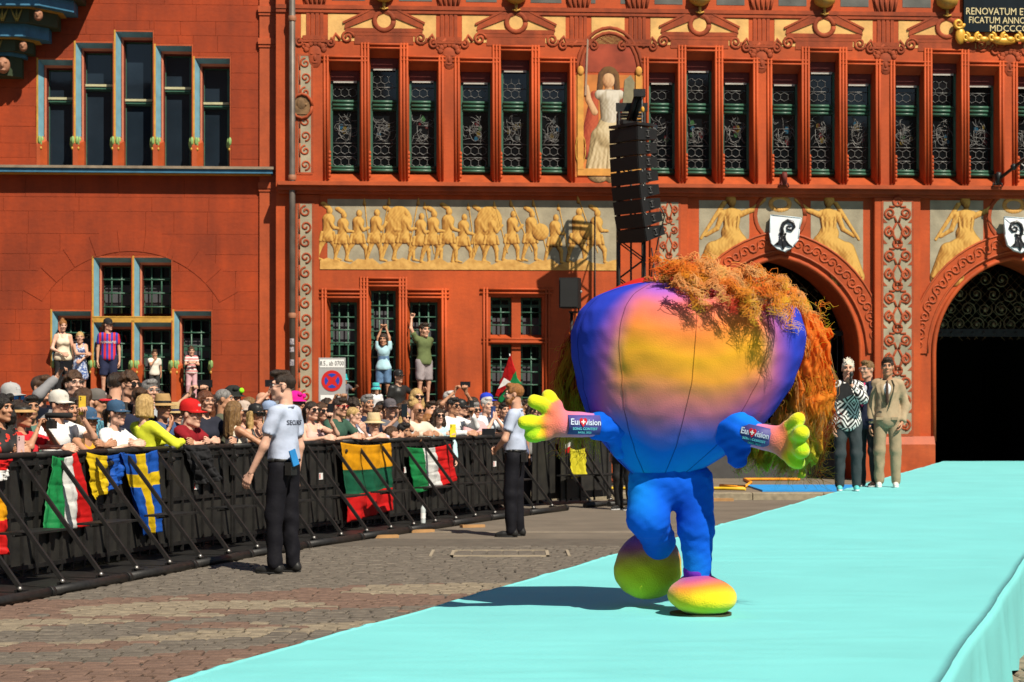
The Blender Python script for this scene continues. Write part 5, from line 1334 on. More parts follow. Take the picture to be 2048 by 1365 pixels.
def glass_mesh(st):
    b = MB()
    for s in (-1, 1):
        if st == 'sun': b.prism([(s * .012 + s * x, z) for x, z in ((0, .024), (.05, .026), (.052, .006), (.04, -.012), (.012, -.012), (.0, .004))], -.108, -.102, 1)
        b.tube([(s * .012, -.108, .024), (s * .062, -.1, .026), (s * .064, -.1, .006), (s * .052, -.103, -.013), (s * .02, -.107, -.013), (s * .011, -.108, .004), (s * .012, -.108, .024)], .0028 if st == 'sun' else .0022, 5, 0)
        b.tube([(s * .064, -.1, .02), (s * .082, .0, .02), (s * .083, .03, .008)], .0028, 5, 0)
    b.tube([(-.012, -.108, .018), (.012, -.108, .018)], .003, 5, 0)
    return b.mesh('glasses')
GLS = {k: glass_mesh(k) for k in ('sun', 'clear')}
SHADE = mat('dark_lens', (.008, .007, .01), .08, spec=.6); MIRROR = mat('blue_mirror_lens', (.02, .12, .4), .05, metal=.8)
def shoe_mesh():
    P = [rc((0, .04, .045), (0, -.1, .035), .04, .036), rc((0, -.1, .035), (0, -.16, .03), .038, .03), rc((0, .035, .05), (0, .02, .1), .038, .04)]
    V, Q = sdf_mesh(P, .013, .02, planes=[((0, 0, .012), (0, 0, -1)), ((0, 0, .105), (0, 0, 1))]); n = len(V)
    m = MB(); out = [(.036 * math.cos(a) * (1.08), (-.06 + .135 * math.sin(a))) for a in [i * math.pi / 9 for i in range(18)]]
    m.prism_z(out, 0, .022, 1)
    me = np_mesh('shoe', np.concatenate([V, np.array(m.v)]), quads=np.concatenate([Q, np.array([[i + n for i in f] for f in m.f if len(f) == 4])]), polys=[[i + n for i in f] for f in m.f if len(f) != 4], mi=[0] * len(Q) + [1] * len(m.f))
    return me
SHOE = shoe_mesh()
def Mx(loc=(0, 0, 0), rot=None, sc=1.0):
    M = Matrix.Translation(loc)
    if rot is not None: M = M @ rot.to_4x4()
    return M @ Matrix.Diagonal((sc, sc, sc, 1))
PEOPLE = []
def person(label, pos, H, face, skin='fair', fem=False, hair='short', hc='brown', top='tee', tc=(.7, .7, .7), tm=None, bot='trousers', bc=(.03, .03, .04), bm=None, sh=(.02, .02, .02), sole=(.4, .4, .4), hat=None, hatc=None, gl=None, glc=None,
           arms=('down', 'down'), lean=0.0, hy=0.0, hp=0.0, hr=0.0, child=False, fine=False, anchor_head=False, group='spectators behind the barrier', legs=None, beard=False, lips=None, bulk=1.0, shoes=True, hands=('relax', 'relax'), railz=None, jacket=None, collar=False, wr=.006, cat='person', hip=0.0, tuck=False):
    s = H / 1.75; hs = 1.0 if not child else 1.22
    HC = np.array((0, -.012, 1.625 if not child else 1.6))
    c_, s_ = math.cos(lean), math.sin(lean)
    def B(p):
        p = np.array(p, float); q = p - (0, 0, .95)
        return np.array((q[0], q[1] * c_ - q[2] * s_, q[1] * s_ + q[2] * c_)) + (0, 0, .95)
    def Bh(p):   # pelvis stays, back bends
        return B(p) if p[2] > .95 else np.array(p, float)
    t = thing('person', label, cat, (0, 0, 0), R(face), group)
    hipw = .092 if not fem else .088; shw = .175 if not fem else .152; shw *= bulk
    hipz = .92
    pel = np.array((hip, .0, .96)); ch = Bh((0, .0, 1.27)); wa = Bh((hip * .4, .0, 1.1)); nk = Bh((0, .02, 1.46)); hc_ = Bh(HC)
    wr_ = (.132 if not fem else .112) * bulk
    tor = lambda o=0: [rc(Bh((-shw + .05, .008, 1.395)), Bh((shw - .05, .008, 1.395)), .062 + o, .062 + o), rc(Bh((0, .0, 1.3)), wa, (.158 if not fem else .138) * bulk + o, wr_ + o, .68), rc(wa, pel, wr_ + o, (.155 if not fem else .165) * bulk + o, .74)] + \
        ([el(Bh((sx * .065, -.085, 1.255)), (.062 + o, .05 + o, .06 + o)) for sx in (-1, 1)] if fem and not child else [el(Bh((0, -.03, 1.3)), (.13 * bulk + o, .085 + o, .11 + o))])
    if legs is None: legs = [((-hipw, 0, hipz), (-hipw - .015, -.015, .5), (-hipw - .02, .03, .085)), ((hipw, 0, hipz), (hipw + .015, -.015, .5), (hipw + .02, .03, .085))]
    lg = lambda o=0, c=None, fl=0: sum([[rc(a, b, .086 * bulk + o, .056 + o + fl), rc(b, c2, .056 + o + fl, .04 + o + fl, 1.0, None, c)] for a, b, c2 in legs], [])
    # arms
    armp = []; hnd = []
    for sg, pose in ((-1, arms[0]), (1, arms[1])):
        S = Bh((sg * shw, .01, 1.395)); rz_ = (railz if railz else 1.15) / s
        D = {'down': ((.235, .0, .83), (.35, .5, -.2), 'f'), 'fwd': ((.2, -.16, .86), (.3, .6, -.3), 'f'), 'rail': ((.13, -.42, rz_ + .045), (.8, .3, -.5), 'u'), 'railin': ((-.02, -.38, rz_ + .05), (.9, .1, -.4), 'u'), 'railout': ((.3, -.4, rz_ + .04), (.8, .4, -.4), 'u'),
             'phone': ((.045, -.34, 1.5), (.7, -.1, -.8), 'u'), 'phone1': ((.03, -.36, 1.58), (.7, -.1, -.8), 'u'), 'high': ((.1, -.3, 1.74), (.8, -.1, -.4), 'u'), 'up': ((.06, .06, 1.9), (.9, -.2, .3), 'i'), 'chest': ((.02, -.25, 1.22), (.8, .1, -.7), 'u'), 'cross': ((-.14, -.2, 1.18), (.9, .0, -.5), 'u'),
             'mic': ((.03, -.2, 1.42), (.8, .1, -.8), 'u'), 'back': ((.05, .17, .98), (.9, .5, .0), 'd'), 'pocket': ((.195, -.05, .88), (.5, .8, -.1), 'f'), 'belly': ((.03, -.2, 1.02), (.8, .2, -.3), 'u'), 'chin': ((.02, -.17, 1.4), (.7, -.2, -.9), 'u'), 'dropover': ((.2, -.42, .82), (.7, -.3, .5), 'f'), 'cam': ((.06, -.24, 1.5), (.7, -.1, -.8), 'u')}
        if isinstance(pose, str): T, hint, th = D[pose]; T = np.array((sg * T[0], T[1], T[2]), float); hint = np.array((sg * hint[0], hint[1], hint[2]))
        else: T, hint, th = np.array(pose[0], float), np.array(pose[1], float), pose[2]
        l1, l2 = .3, .262
        if child: l1, l2 = .27, .23
        d = T - S; dl = np.linalg.norm(d); mx = (l1 + l2) * .992
        if dl > mx: T = S + d / dl * mx; d = T - S; dl = mx
        u = d / dl; a = (l1 * l1 - l2 * l2 + dl * dl) / (2 * dl); hh = math.sqrt(max(0, l1 * l1 - a * a))
        pv = hint - u * hint.dot(u); pv /= np.linalg.norm(pv) + 1e-9
        E = S + u * a + pv * hh
        armp.append((S, E, T))
        fd = (T - E) / np.linalg.norm(T - E)
        tv = {'f': (0, -1, 0), 'u': (-sg * .5, 0, 1), 'i': (-sg, 0, .2), 'd': (0, 0, -1)}[th]
        if isinstance(pose, str) and pose in ('rail', 'railin', 'railout', 'belly', 'cross'): hd = np.array((fd[0] - sg * .3, fd[1] - .3, fd[2] - .1))
        elif isinstance(pose, str) and pose in ('phone', 'phone1', 'high', 'cam', 'up'): hd = np.array((-.25 * sg, fd[1] * .5 - .1, 1.0 if pose != 'cam' else .6))
        else: hd = fd
        hd = hd / np.linalg.norm(hd); z = -hd; x = np.array(tv, float); x = x - z * x.dot(z); x /= np.linalg.norm(x); y = np.cross(z, x)
        hnd.append((T, np.stack([x, y, z], 1), hd))
    ar = lambda o=0: sum([[rc(S, E, .047 * bulk + o, .037 + o), rc(E, T, .037 + o, .026 + o)] for S, E, T in armp], [])
    feet = [rc((c2[0], c2[1] + .02, .06), (c2[0], c2[1] - .1, .035), .035, .028) for a, b, c2 in legs]
    h = .015 if fine else .027
    hb = max(h * s, .014) / s
    nkp = [rc(Bh((0, .02, 1.38)), Bh((0, .015, 1.5)), .06 if not fem else .05, .052 if not fem else .044)]
    V, Q = sdf_mesh(tor(-.006) + lg(-.006) + ar() + feet + nkp, hb, .03)
    hV, hQ, hmi, hm = HEADS[fem]
    # head rotation
    RH = Euler((R(hp), R(hr), R(hy)), 'XYZ').to_matrix() @ Matrix.Rotation(lean * .35, 3, 'X')
    RHn = np.array(RH)
    def HV(v): return (np.asarray(v) * hs) @ RHn.T + hc_
    VV = [V, HV(hV), HV(np.array(hm.v))]; QQ = [Q, hQ + len(V)]; mi = [0] * (len(Q) + len(hQ)); base = len(V) + len(hV)
    polys = [[i + base for i in f] for f in hm.f]; pmi = list(hm.m)
    q4 = [f for f in polys if len(f) == 4]; m4 = [m for f, m in zip(polys, pmi) if len(f) == 4]; p5 = [f for f in polys if len(f) != 4]; m5 = [m for f, m in zip(polys, pmi) if len(f) != 4]
    QQ.append(np.array(q4)); mi += m4; base += len(hm.v)
    for k, (sg, (T, M3, hd)) in enumerate(zip((-1, 1), hnd)):
        v, q = HANDS[hands[k]]; v = v.copy() * (1.0 if not child else .95)
        if sg < 0: v[:, 1] *= -1; q = q[:, ::-1]
        VV.append(v @ M3.T + T); QQ.append(q + base); mi += [0] * len(q); base += len(v)
    sm = SKIN[skin]; lipm = LIPR if lips == 'red' else (LIPS if fem else mat('lips_plain', (.33, .13, .1), .5))
    me = np_mesh('body', np.concatenate(VV) * s, quads=np.concatenate(QQ), polys=p5, mi=mi + m5)
    ob('body', me, [sm, EYEW, IRIS, lipm, HAIRC[hc] if hc != 'platinum' else HAIRC['brown']], t)
    Mh = Mx(Vector(hc_ * s), RH, s * hs)
    if hair and hair != 'none':
        hk = hair + ('_hat' if hat and hat != 'visor' else '')
        if hk not in HAIRS: HAIRS[hk] = hair_mesh(hair, hk != hair)
        shared('hair', HAIRS[hk], HAIRC[hc], t, Mh)
    if beard:
        if 'beard' not in HAIRS:
            v, q = sdf_mesh([el((0, -.052, -.075), (.06, .05, .052)), rc((-.066, -.0, -.03), (-.045, -.04, -.09), .016, .022), rc((.066, -.0, -.03), (.045, -.04, -.09), .016, .022)], .008, .015, [(el((0, -.105, -.058), (.026, .03, .012)), .006), (el((0, -.09, -.0), (.05, .05, .04)), .01)], noise=hair_noise(.0015, 120)); HAIRS['beard'] = np_mesh('beard', v, quads=q)
        shared('beard', HAIRS['beard'], HAIRC[hc], t, Mh)
    if beard == 'mustache': pass
    if hat:
        if hat not in HATS: HATS[hat] = hat_mesh(hat)
        c = hatc if isinstance(hatc, list) else [hatc, hatc, hatc]
        if len(c) < 3: c = c + [c[-1]]
        shared('hat', HATS[hat], [cloth(x) for x in c][:3], t, Mh)
    if gl: shared('glasses', GLS[gl], [cloth(glc or (.01, .01, .01), rough=.3), MIRROR if glc and glc[2] > .3 and gl == 'sun' and glc[0] < .1 else SHADE], t, Mh)
    # clothes
    tmat = tm or cloth(tc); hh = .018 if fine else .029
    hh = max(hh * s, .016) / s
    o = .014 if top not in ('suit', 'jacket') else .02
    P = tor(o); cut = {'tee': .62, 'polo': .62, 'cropsleeve': .45}.get(top)
    if top in ('tee', 'polo'): P += [rc(S, E, .056 * bulk + o * .7, .052 + o * .6, 1.0, None, .66) for S, E, T in armp]
    elif top in ('long', 'shirt', 'suit', 'jacket'):
        full = .96 if top != 'shirt' else .97
        for S, E, T in armp: P += [rc(S, E, .05 * bulk + o * .8, .044 + o * .8), rc(E, T, .045 + o, .033 + o * .8, 1.0, None, full)]
    subs = [(rc(Bh((0, .015, 1.42)), Bh((0, -.005, 1.6)), .058 if top != 'tank' else .085, .07), .01)]
    if top == 'tank': subs += [(el(Bh((sx * (shw + .02), .0, 1.39)), (.07, .16, .12)), .01) for sx in (-1, 1)] + [(el(Bh((0, -.11, 1.42)), (.085, .08, .09)), .01)]
    hem = .86 if top not in ('suit', 'jacket') else .8
    if top == 'jacket': subs += [(rc(Bh((.0, -.2, .7)), Bh((0, -.2, 1.5)), .075, .085), .006)]
    if top in ('suit',): subs += [(rc(Bh((0, -.19, 1.05)), Bh((0, -.17, 1.46)), .035, .1), .006)]
    if bot == 'dress': P += [rc((0, 0, 1.0), (0, 0, .62), .15, .22, .8)]; hem = .52
    if bot != 'dress': P += [rc(wa, pel + np.array((0, 0, -.02)), wr_ + o + .004, (.163 if not fem else .172) * bulk + o + (.012 if not tuck else -.012), .8)]
    V, Q = sdf_mesh(P, hh, .025, subs, planes=[((0, 0, hem if not tuck else .97), (0, 0, -1))], wr=wr, seed=len(PEOPLE))
    top_o = ob({'suit': 'jacket', 'jacket': 'jacket', 'shirt': 'shirt', 'tank': 'tank_top', 'long': 'sweater'}.get(top, 'shirt') if bot != 'dress' else 'dress', np_mesh('top', V * s, quads=Q), tmat, t)
    if collar:
        b = MB(); cp = []
        for i in range(13): a = R(-80 + i * 340 / 12 + 0); cp.append(tuple(Bh((.066 * math.sin(a + math.pi), .012 + .07 * -math.cos(a + math.pi) * -1, 1.455 - .025 * (1 + math.cos(a)) / 2)) * s))
        b.tube(cp, .014 * s, 6); b.build('collar', tmat, t)
    if top == 'jacket': subs += []
    if top == 'suit':   # lapels, buttons, pocket flaps
        for sg in (-1, 1):
            b = MB(); pts = [Bh((sg * .06, -.075, 1.47)), Bh((sg * .1, -.125, 1.38)), Bh((sg * .085, -.155, 1.28)), Bh((sg * .03, -.168, 1.08))]
            n_ = len(pts); 
            for (p0, w0), (p1, w1) in zip(zip(pts, (.02, .05, .04, .006)), zip(pts[1:], (.05, .04, .006))):
                q = [p0 * s, p1 * s, (p1 + np.array((sg * w1, .012, 0))) * s, (p0 + np.array((sg * w0, .012, 0))) * s]; q2 = [x + np.array((0, -.006, 0)) for x in q]
                b.add(q + q2, [(0, 1, 2, 3), (4, 7, 6, 5), (0, 4, 5, 1), (1, 5, 6, 2), (2, 6, 7, 3), (3, 7, 4, 0)])
            b.build('lapel', tmat, t); b = MB(); x0_ = Bh((sg * .1, -.135, .93)) * s; b.box(x0_[0] - .045 * s, x0_[0] + .045 * s, x0_[1] - .012, x0_[1] + .03, x0_[2] - .018 * s, x0_[2] + .018 * s)
            b.build('pocket_flap', tmat, t)
    if jacket:      # shirt and tie under an open jacket
        V, Q = sdf_mesh(tor(.008), hh, .025, [(rc(Bh((0, .015, 1.44)), Bh((0, -.005, 1.6)), .056, .06), .01)], planes=[((0, 0, .9), (0, 0, -1))]); ob('dress_shirt', np_mesh('shirt', V * s, quads=Q), cloth(jacket[0]), t)
        if jacket[1]:
            b = MB(); a0, a1, a2 = Bh((0, -.078, 1.44)) * s, Bh((0, -.128, 1.36)) * s, Bh((0, -.145, 1.15)) * s
            b.tube([a0, a0 + (a1 - a0) * .25, a1, a2, a2 + np.array((0, .004, -.04 * s))], [.016 * s, .012 * s, .022 * s, .03 * s, .004 * s], 4); b.build('tie', cloth(jacket[1]), t)
    bmat = bm or cloth(bc)
    if bot in ('trousers', 'jeans', 'shorts'):
        o2 = .013
        if bot == 'shorts': P = [rc(wa, pel, wr_ + .008, .163 * bulk + .008, .74)] + [rc(a, b, .1 * bulk + .01, .09, 1.0, None, .93) for a, b, c2 in legs]
        else: P = [rc(wa, pel, wr_ + .008, (.15 if not fem else .16) * bulk + .006, .74)] + lg(o2, 1.12, .01)
        V, Q = sdf_mesh(P, hh, .03, planes=[((0, 0, .985), (0, 0, 1))], wr=wr * .9, seed=len(PEOPLE) + 5)
        ob('shorts' if bot == 'shorts' else 'trousers', np_mesh('trousers', V * s, quads=Q), bmat, t)
    if shoes:
        for a, b, c2 in legs: shared('shoe', SHOE, [cloth(sh, rough=.4), cloth(sole)], t, Mx(Vector((c2[0] * s, (c2[1]) * s, (c2[2] - .085) * s)), None, s))
    # put it where it stands
    pos = Vector(pos)
    if anchor_head:
        off = Matrix.Rotation(R(face), 3, 'Z') @ Vector((hc_[0] * s, hc_[1] * s, 0)); pos = pos - off
    t.location = pos
    t['_s'] = s
    PEOPLE.append(t)
    W_ = Matrix.Translation(pos) @ Matrix.Rotation(R(face), 4, 'Z')
    return dict(t=t, s=s, W=W_, hands=[(W_ @ Vector(T * s), (W_.to_3x3() @ Vector(hd))) for T, M3, hd in hnd], Bh=Bh, top=top_o, lean=lean)
def clear_tags():
    for p in PEOPLE:
        if '_s' in p: del p['_s']
# panels stand about a metre behind the foot tube
def panel_x(Y): return bx(Y) - .93
def crowd_pos(px, d):
    k = (px - 1024) / FPX; lo, hi = 8.0, 60.0
    f = lambda Y: k * Y - (panel_x(Y) if Y < 32.2 else panel_x(32.2) + (Y - 32.2) * .4) + d * 1.04
    for _ in range(60):
        m = (lo + hi) / 2
        if f(lo) * f(m) <= 0: hi = m
        else: lo = m
    Y = (lo + hi) / 2
    return Vector((k * Y, Y, 0))
def spect(label, px, ptop, d, face=45, **kw):
    p = crowd_pos(px, d)
    if p.y > 38.5: p = Vector(((px - 1024) / FPX * 38.5, 38.5, 0))
    if p.y > YR1 + .1: p.z = .118
    if 'Y' in kw: Yf = kw.pop('Y'); p = Vector(((px - 1024) / FPX * Yf, Yf, .118 if Yf > YR1 else 0))
    zt = EYE - (ptop - HZ) / FPX * p.y - p.z
    if kw.get('hat') in ('cap', 'fedora', 'bucket', 'boater', 'helmet'): zt -= .035
    l = kw.get('lean', 0.0)
    H = zt / (.95 + .8 * math.cos(l)) * 1.75
    if kw.get('child'): H = H * .985
    kw.setdefault('anchor_head', True)
    return person(label, p, H, face, **kw)
PH_M = {}
def phone(label, who, at=None, col=(.01, .01, .012), land=False, tilt=0, hand=None, off=(0, 0, .03)):
    """a phone held in the hands: at in the holder's own unscaled frame"""
    t = thing('phone', label, 'phone', group='phones held by spectators')
    b = MB(); w, hh = (.0385, .079); 
    if land: w, hh = hh, w
    b.box(-w, w, -.005, .0035, -hh, hh, 0); b.build('case', cloth(col, rough=.35), t)
    b = MB(); b.box(-w + .003, w - .003, .0036, .0046, -hh + .003, hh - .003); b.build('screen', mat('phone_screen', (.01, .012, .016), .08, spec=.6), t)
    b = MB()
    for a in (0, 1): b.lathe([(.008, 0), (.008, .004)], (0, 0, 0), 8) if False else b.ell((-w + .014 + (.018 if land else 0) * a, -.0065, hh - .014 - (0 if land else .018) * a), (.0075, .003, .0075), 8, 4)
    b.build('lens', mat('lens_glass', (.01, .01, .02), .05), t)
    if hand is not None:
        p, hd = who['hands'][hand]; p = p + hd * .09 + Vector(off); M = who['W'].to_3x3()
    else:
        p = who['W'] @ Vector(np.array(at) * who['s']); M = who['W'].to_3x3()
    M = M.to_4x4() @ Matrix.Rotation(R(tilt), 4, 'X')
    t.matrix_basis = Matrix.Translation(p) @ M @ Matrix.Diagonal((1.15, 1.15, 1.15, 1))
    return t
# ------------------------------------------------------------------ the crowd, one by one
W_ = (.72, .72, .72); K_ = (.012, .012, .013); NV = (.014, .018, .04)
def stripes(name, cols, axis=0, scale=20):
    m = bpy.data.materials.new(name); m.use_nodes = True; N = m.node_tree.nodes; Lk = m.node_tree.links; b = N['Principled BSDF']; b.inputs['Roughness'].default_value = .8
    tc = N.new('ShaderNodeTexCoord'); sx = N.new('ShaderNodeSeparateXYZ'); Lk.new(tc.outputs['Object'], sx.inputs[0])
    ma = N.new('ShaderNodeMath'); ma.operation = 'MULTIPLY'; ma.inputs[1].default_value = scale; Lk.new(sx.outputs[axis], ma.inputs[0])
    fr = N.new('ShaderNodeMath'); fr.operation = 'FRACT'; Lk.new(ma.outputs[0], fr.inputs[0])
    cr = N.new('ShaderNodeValToRGB'); cr.color_ramp.interpolation = 'CONSTANT'; e = cr.color_ramp.elements
    e[0].color = (*cols[0], 1); e[1].color = (*cols[1], 1); e[1].position = .5
    Lk.new(fr.outputs[0], cr.inputs[0]); Lk.new(cr.outputs[0], b.inputs['Base Color']); return m
def patterned(name, c1, c2, scale=30, kind='noise', thr=.5):
    m = bpy.data.materials.new(name); m.use_nodes = True; N = m.node_tree.nodes; Lk = m.node_tree.links; b = N['Principled BSDF']; b.inputs['Roughness'].default_value = .8
    tc = N.new('ShaderNodeTexCoord')
    if kind == 'noise': n = N.new('ShaderNodeTexNoise'); n.inputs['Scale'].default_value = scale; out = n.outputs[0]
    elif kind == 'chev':
        sx = N.new('ShaderNodeSeparateXYZ'); Lk.new(tc.outputs['Object'], sx.inputs[0])
        def mth(op, a, b_=None):
            q = N.new('ShaderNodeMath'); q.operation = op
            for i_, v_ in enumerate((a, b_)):
                if v_ is None: continue
                if isinstance(v_, (int, float)): q.inputs[i_].default_value = v_
                else: Lk.new(v_, q.inputs[i_])
            return q.outputs[0]
        xa = mth('ADD', sx.outputs[0], mth('MULTIPLY', sx.outputs[1], .8)); tri = mth('ABSOLUTE', mth('SUBTRACT', mth('FRACT', mth('MULTIPLY', xa, 5.2)), .5))
        blk = mth('GREATER_THAN', mth('FRACT', mth('MULTIPLY', sx.outputs[2], 3.1)), .5)
        ph_ = mth('ADD', mth('MULTIPLY', tri, .26), mth('MULTIPLY', blk, mth('MULTIPLY', tri, -.5)))
        out = mth('FRACT', mth('MULTIPLY', mth('ADD', sx.outputs[2], ph_), scale)); n = None
    elif kind == 'zig':
        n = N.new('ShaderNodeTexWave'); n.wave_type = 'BANDS'; n.bands_direction = 'DIAGONAL'; n.inputs['Scale'].default_value = scale; n.inputs['Distortion'].default_value = 0; out = n.outputs[1]
        v = N.new('ShaderNodeTexVoronoi'); v.inputs['Scale'].default_value = scale * .45; mp = N.new('ShaderNodeVectorMath'); mp.operation = 'ADD'; ms = N.new('ShaderNodeVectorMath'); ms.operation = 'SCALE'; ms.inputs[3].default_value = .9
        Lk.new(tc.outputs['Object'], v.inputs['Vector']); Lk.new(v.outputs['Color'], ms.inputs[0]); Lk.new(tc.outputs['Object'], mp.inputs[0]); Lk.new(ms.outputs[0], mp.inputs[1]); Lk.new(mp.outputs[0], n.inputs['Vector'])
    else: n = N.new('ShaderNodeTexChecker'); n.inputs['Scale'].default_value = scale; out = n.outputs[1]
    if kind not in ('zig', 'chev'): Lk.new(tc.outputs['Object'], n.inputs['Vector'])
    cr = N.new('ShaderNodeValToRGB'); cr.color_ramp.interpolation = 'CONSTANT'; e = cr.color_ramp.elements; e[0].color = (*c1, 1); e[1].color = (*c2, 1); e[1].position = thr
    Lk.new(out, cr.inputs[0]); Lk.new(cr.outputs[0], b.inputs['Base Color']); return m
JERSEY = stripes('red_blue_jersey', ((.5, .01, .02), (.02, .03, .3)), 0, 11)
PINKST = stripes('pink_striped_cotton', ((.62, .55, .52), (.5, .14, .14)), 2, 17)
FLORAL = patterned('blue_print_cotton', (.45, .5, .6), (.05, .1, .28), 32)
PLAID = patterned('teal_plaid', (.1, .3, .38), (.03, .1, .16), 26, 'checker')
ZIG = patterned('black_white_geometric_print', (.015, .015, .015), (.72, .72, .7), 15, 'chev', .52)
HEARTS = patterned('black_cotton_red_print', (.012, .012, .012), (.6, .03, .015), 14, 'noise', .62)
R2 = ('rail', 'railin'); RL = ('railin', 'rail')
p = {}
A = spect
p[1] = A('woman with big dark curls in a black and red print tee, first behind the barrier', 4, 792, .3, 62, fem=True, skin='tan', hair='bigcurl', hc='black', top='tee', tm=HEARTS, arms=('chest', 'chest'), hands=('grip', 'grip'))
p[2] = A('man in light grey cap and blue mirrored sunglasses, second row', 24, 764, .95, 55, hair='short', hc='black', hat='cap', hatc=[(.36, .36, .36), (.33, .33, .33), (.5, .5, .5)], gl='sun', glc=(.02, .1, .6), tc=K_)
p[3] = A('person under a straw visor filming with a small camera and microphone', 46, 806, .42, 68, fem=True, skin='tan', hair='bun', hc='dark', hat='visor', hatc=[(.42, .26, .11), (.02, .02, .02)], top='tee', tc=(.5, .02, .03), arms=('cam', 'cam'), hands=('grip', 'grip'))
p[4] = A('person in grey sleeves reaching a black phone above the crowd', 84, 752, 1.3, 60, hair='short', hc='brown', gl='sun', top='long', tc=(.2, .2, .21), arms=('high', 'down'), hands=('grip', 'relax'))
p[5] = A('curly brown haired man in clear glasses pursing his lips, back row', 148, 745, 1.25, 35, skin='pale', hair='curly', hc='brown', gl='clear', glc=(.1, .1, .1), tc=(.03, .03, .035), hp=-8)
p[6] = A('moustached young man in white cap and white tee holding a yellow phone', 120, 778, .3, 58, skin='fair', hair='short', hc='black', hat='cap', hatc=[(.55, .53, .48), (.6, .58, .52), (.55, .53, .48)], tc=W_, arms=('railout', 'phone'), hands=('relax', 'grip'), lean=.1)
p[7] = A('dark haired man half hidden behind the white capped young man', 139, 797, .8, 50, hair='short', hc='black', skin='tan', tc=(.05, .05, .06))
p[8] = A('woman with long straight brown hair turned away, second row', 170, 777, .85, 120, fem=True, hair='long', hc='brown', tc=(.05, .04, .04))
p[9] = A('man in navy and grey trucker cap with red peak and plaid shirt', 196, 776, .75, 95, hair='buzz', hc='grey', skin='tan', hat='cap', hatc=[(.12, .11, .1), (.45, .02, .03), (.6, .5, .5)], top='tee', tm=PLAID)
p[10] = A('woman in blue cap and orange yellow tank top leaning on folded arms', 178, 812, .28, 60, fem=True, skin='tan', hair='long', hc='light', hat='cap', hatc=[(.04, .09, .17), (.045, .1, .18), (.1, .14, .2)], top='tank', tc=(.7, .3, .02), arms=('railin', 'railin'), lean=.2)
p[11] = A('smiling woman in blue cap and white tee with tattooed forearms', 234, 798, .3, 62, fem=True, skin='pale', hair='pony', hc='dark', hat='cap', hatc=[(.035, .08, .15), (.04, .09, .16), (.1, .14, .2)], tc=W_, arms=('rail', 'railin'), lean=.14)
p[12] = A('person in white shirt seen from behind, climbing by the cross window', 232, 746, 1.5, 170, hair='short', hc='dark', tc=W_, lean=.12)
p[13] = A('curly haired man in dark sunglasses and black tee, back row', 259, 746, 1.05, 55, hair='curly', hc='brown', gl='sun', tc=K_, skin='fair')
p[14] = A('elderly man with grey hair and rimless glasses, back row', 300, 760, 1.25, 40, hair='short', hc='grey', gl='clear', glc=(.25, .25, .25), tc=(.3, .32, .34))
p[15] = A('person with mid brown hair bent forward behind the blond woman', 279, 776, .85, 30, hair='short', hc='brown', fem=True, tc=NV, hp=20)
p[16] = A('woman with blond bob in neon yellow sweater, back to the viewer', 292, 790, .32, 140, fem=True, hair='bob', hc='blond', top='long', tc=(.66, .7, .04), arms=('rail', 'rail'), skin='pale')
p[17] = A('man in tan straw fedora with black band, face shaded', 327, 788, .6, 42, hat='fedora', hatc=[(.38, .24, .1), (.02, .02, .02)], hc='dark', skin='tan', tc=(.05, .09, .2), arms=('chin', 'rail'))
p[18] = A('person in straw boater with navy band behind the red capped boy', 351, 805, .75, 45, hat='boater', hatc=[(.42, .3, .14), (.02, .025, .06)], hc='grey', tc=(.3, .3, .3))
p[19] = A('boy in red cap and maroon printed tee leaning on clasped hands', 383, 793, .3, 66, child=True, skin='pale', hair='short', hc='light', hat='cap', hatc=[(.5, .012, .012), (.5, .012, .012), (.6, .5, .5)], tc=(.2, .008, .014), arms=('railin', 'railin'), lean=.18)
p[20] = A('smiling woman with reddish hair and thin glasses beside the red capped boy', 412, 782, .6, 40, fem=True, skin='fair', hair='long', hc='auburn', gl='clear', glc=(.2, .12, .1), top='long', tc=(.02, .022, .035), arms=('down', 'rail'))
p[21] = A('person holding a dark phone over the red capped boy, face hidden', 378, 786, 1.1, 30, hair='short', hc='dark', tc=(.1, .1, .1), arms=('high', 'high'), hands=('grip', 'grip'))
p[22] = A('man with greying crew cut and olive shirt looking right', 449, 778, .62, 88, skin='tan', hair='buzz', hc='grey', tc=(.085, .09, .06), top='polo')
p[23] = A('person in dark helmet-like hat with a bright green ball on it', 468, 772, 1.15, 40, hat='helmet', hatc=[(.02, .022, .02), (.25, .75, .02)], hc='dark', tc=K_)
p[24] = A('woman with long brown-to-blond hair in white top, back to the viewer', 470, 803, .25, 128, fem=True, skin='tan', hair='long', hc='light', top='tank', tc=(.68, .62, .5), arms=('rail', 'rail'))
p[25] = A('woman in beige cap touching her mouth, third row', 489, 800, .9, 45, fem=True, hat='cap', hatc=[(.45, .36, .3)] * 3, hc='brown', hair='bob', tc=(.3, .2, .2), arms=('chin', 'down'))
p[26] = A('blond woman in black cap, black sunglasses and black sleeveless top', 513, 805, .3, 45, fem=True, skin='fair', hair='long', hc='blond', hat='cap', hatc=[K_, K_, (.05, .05, .05)], gl='sun', top='tank', tc=K_, arms=('railin', 'chin'))
p[27] = A('balding man with sunglasses pushed up, left of the front guard', 526, 784, 1.2, 40, hair='bald', hc='dark', skin='fair', tc=(.2, .2, .22), arms=('high', 'down'), hands=('grip', 'relax'))
p[28] = A('person in pale blue cap just left of the front guard', 541, 800, .75, 60, hat='cap', hatc=[(.25, .33, .5)] * 3, hc='light', tc=(.3, .3, .35))
p[29] = A('man with magenta headscarf and dark sunglasses behind the front guard', 592, 783, .95, 62, hat='helmet', hatc=[(.62, .01, .25), (.62, .01, .25)], hair='none', gl='sun', glc=(.05, .05, .2), tc=(.1, .1, .1), skin='tan')
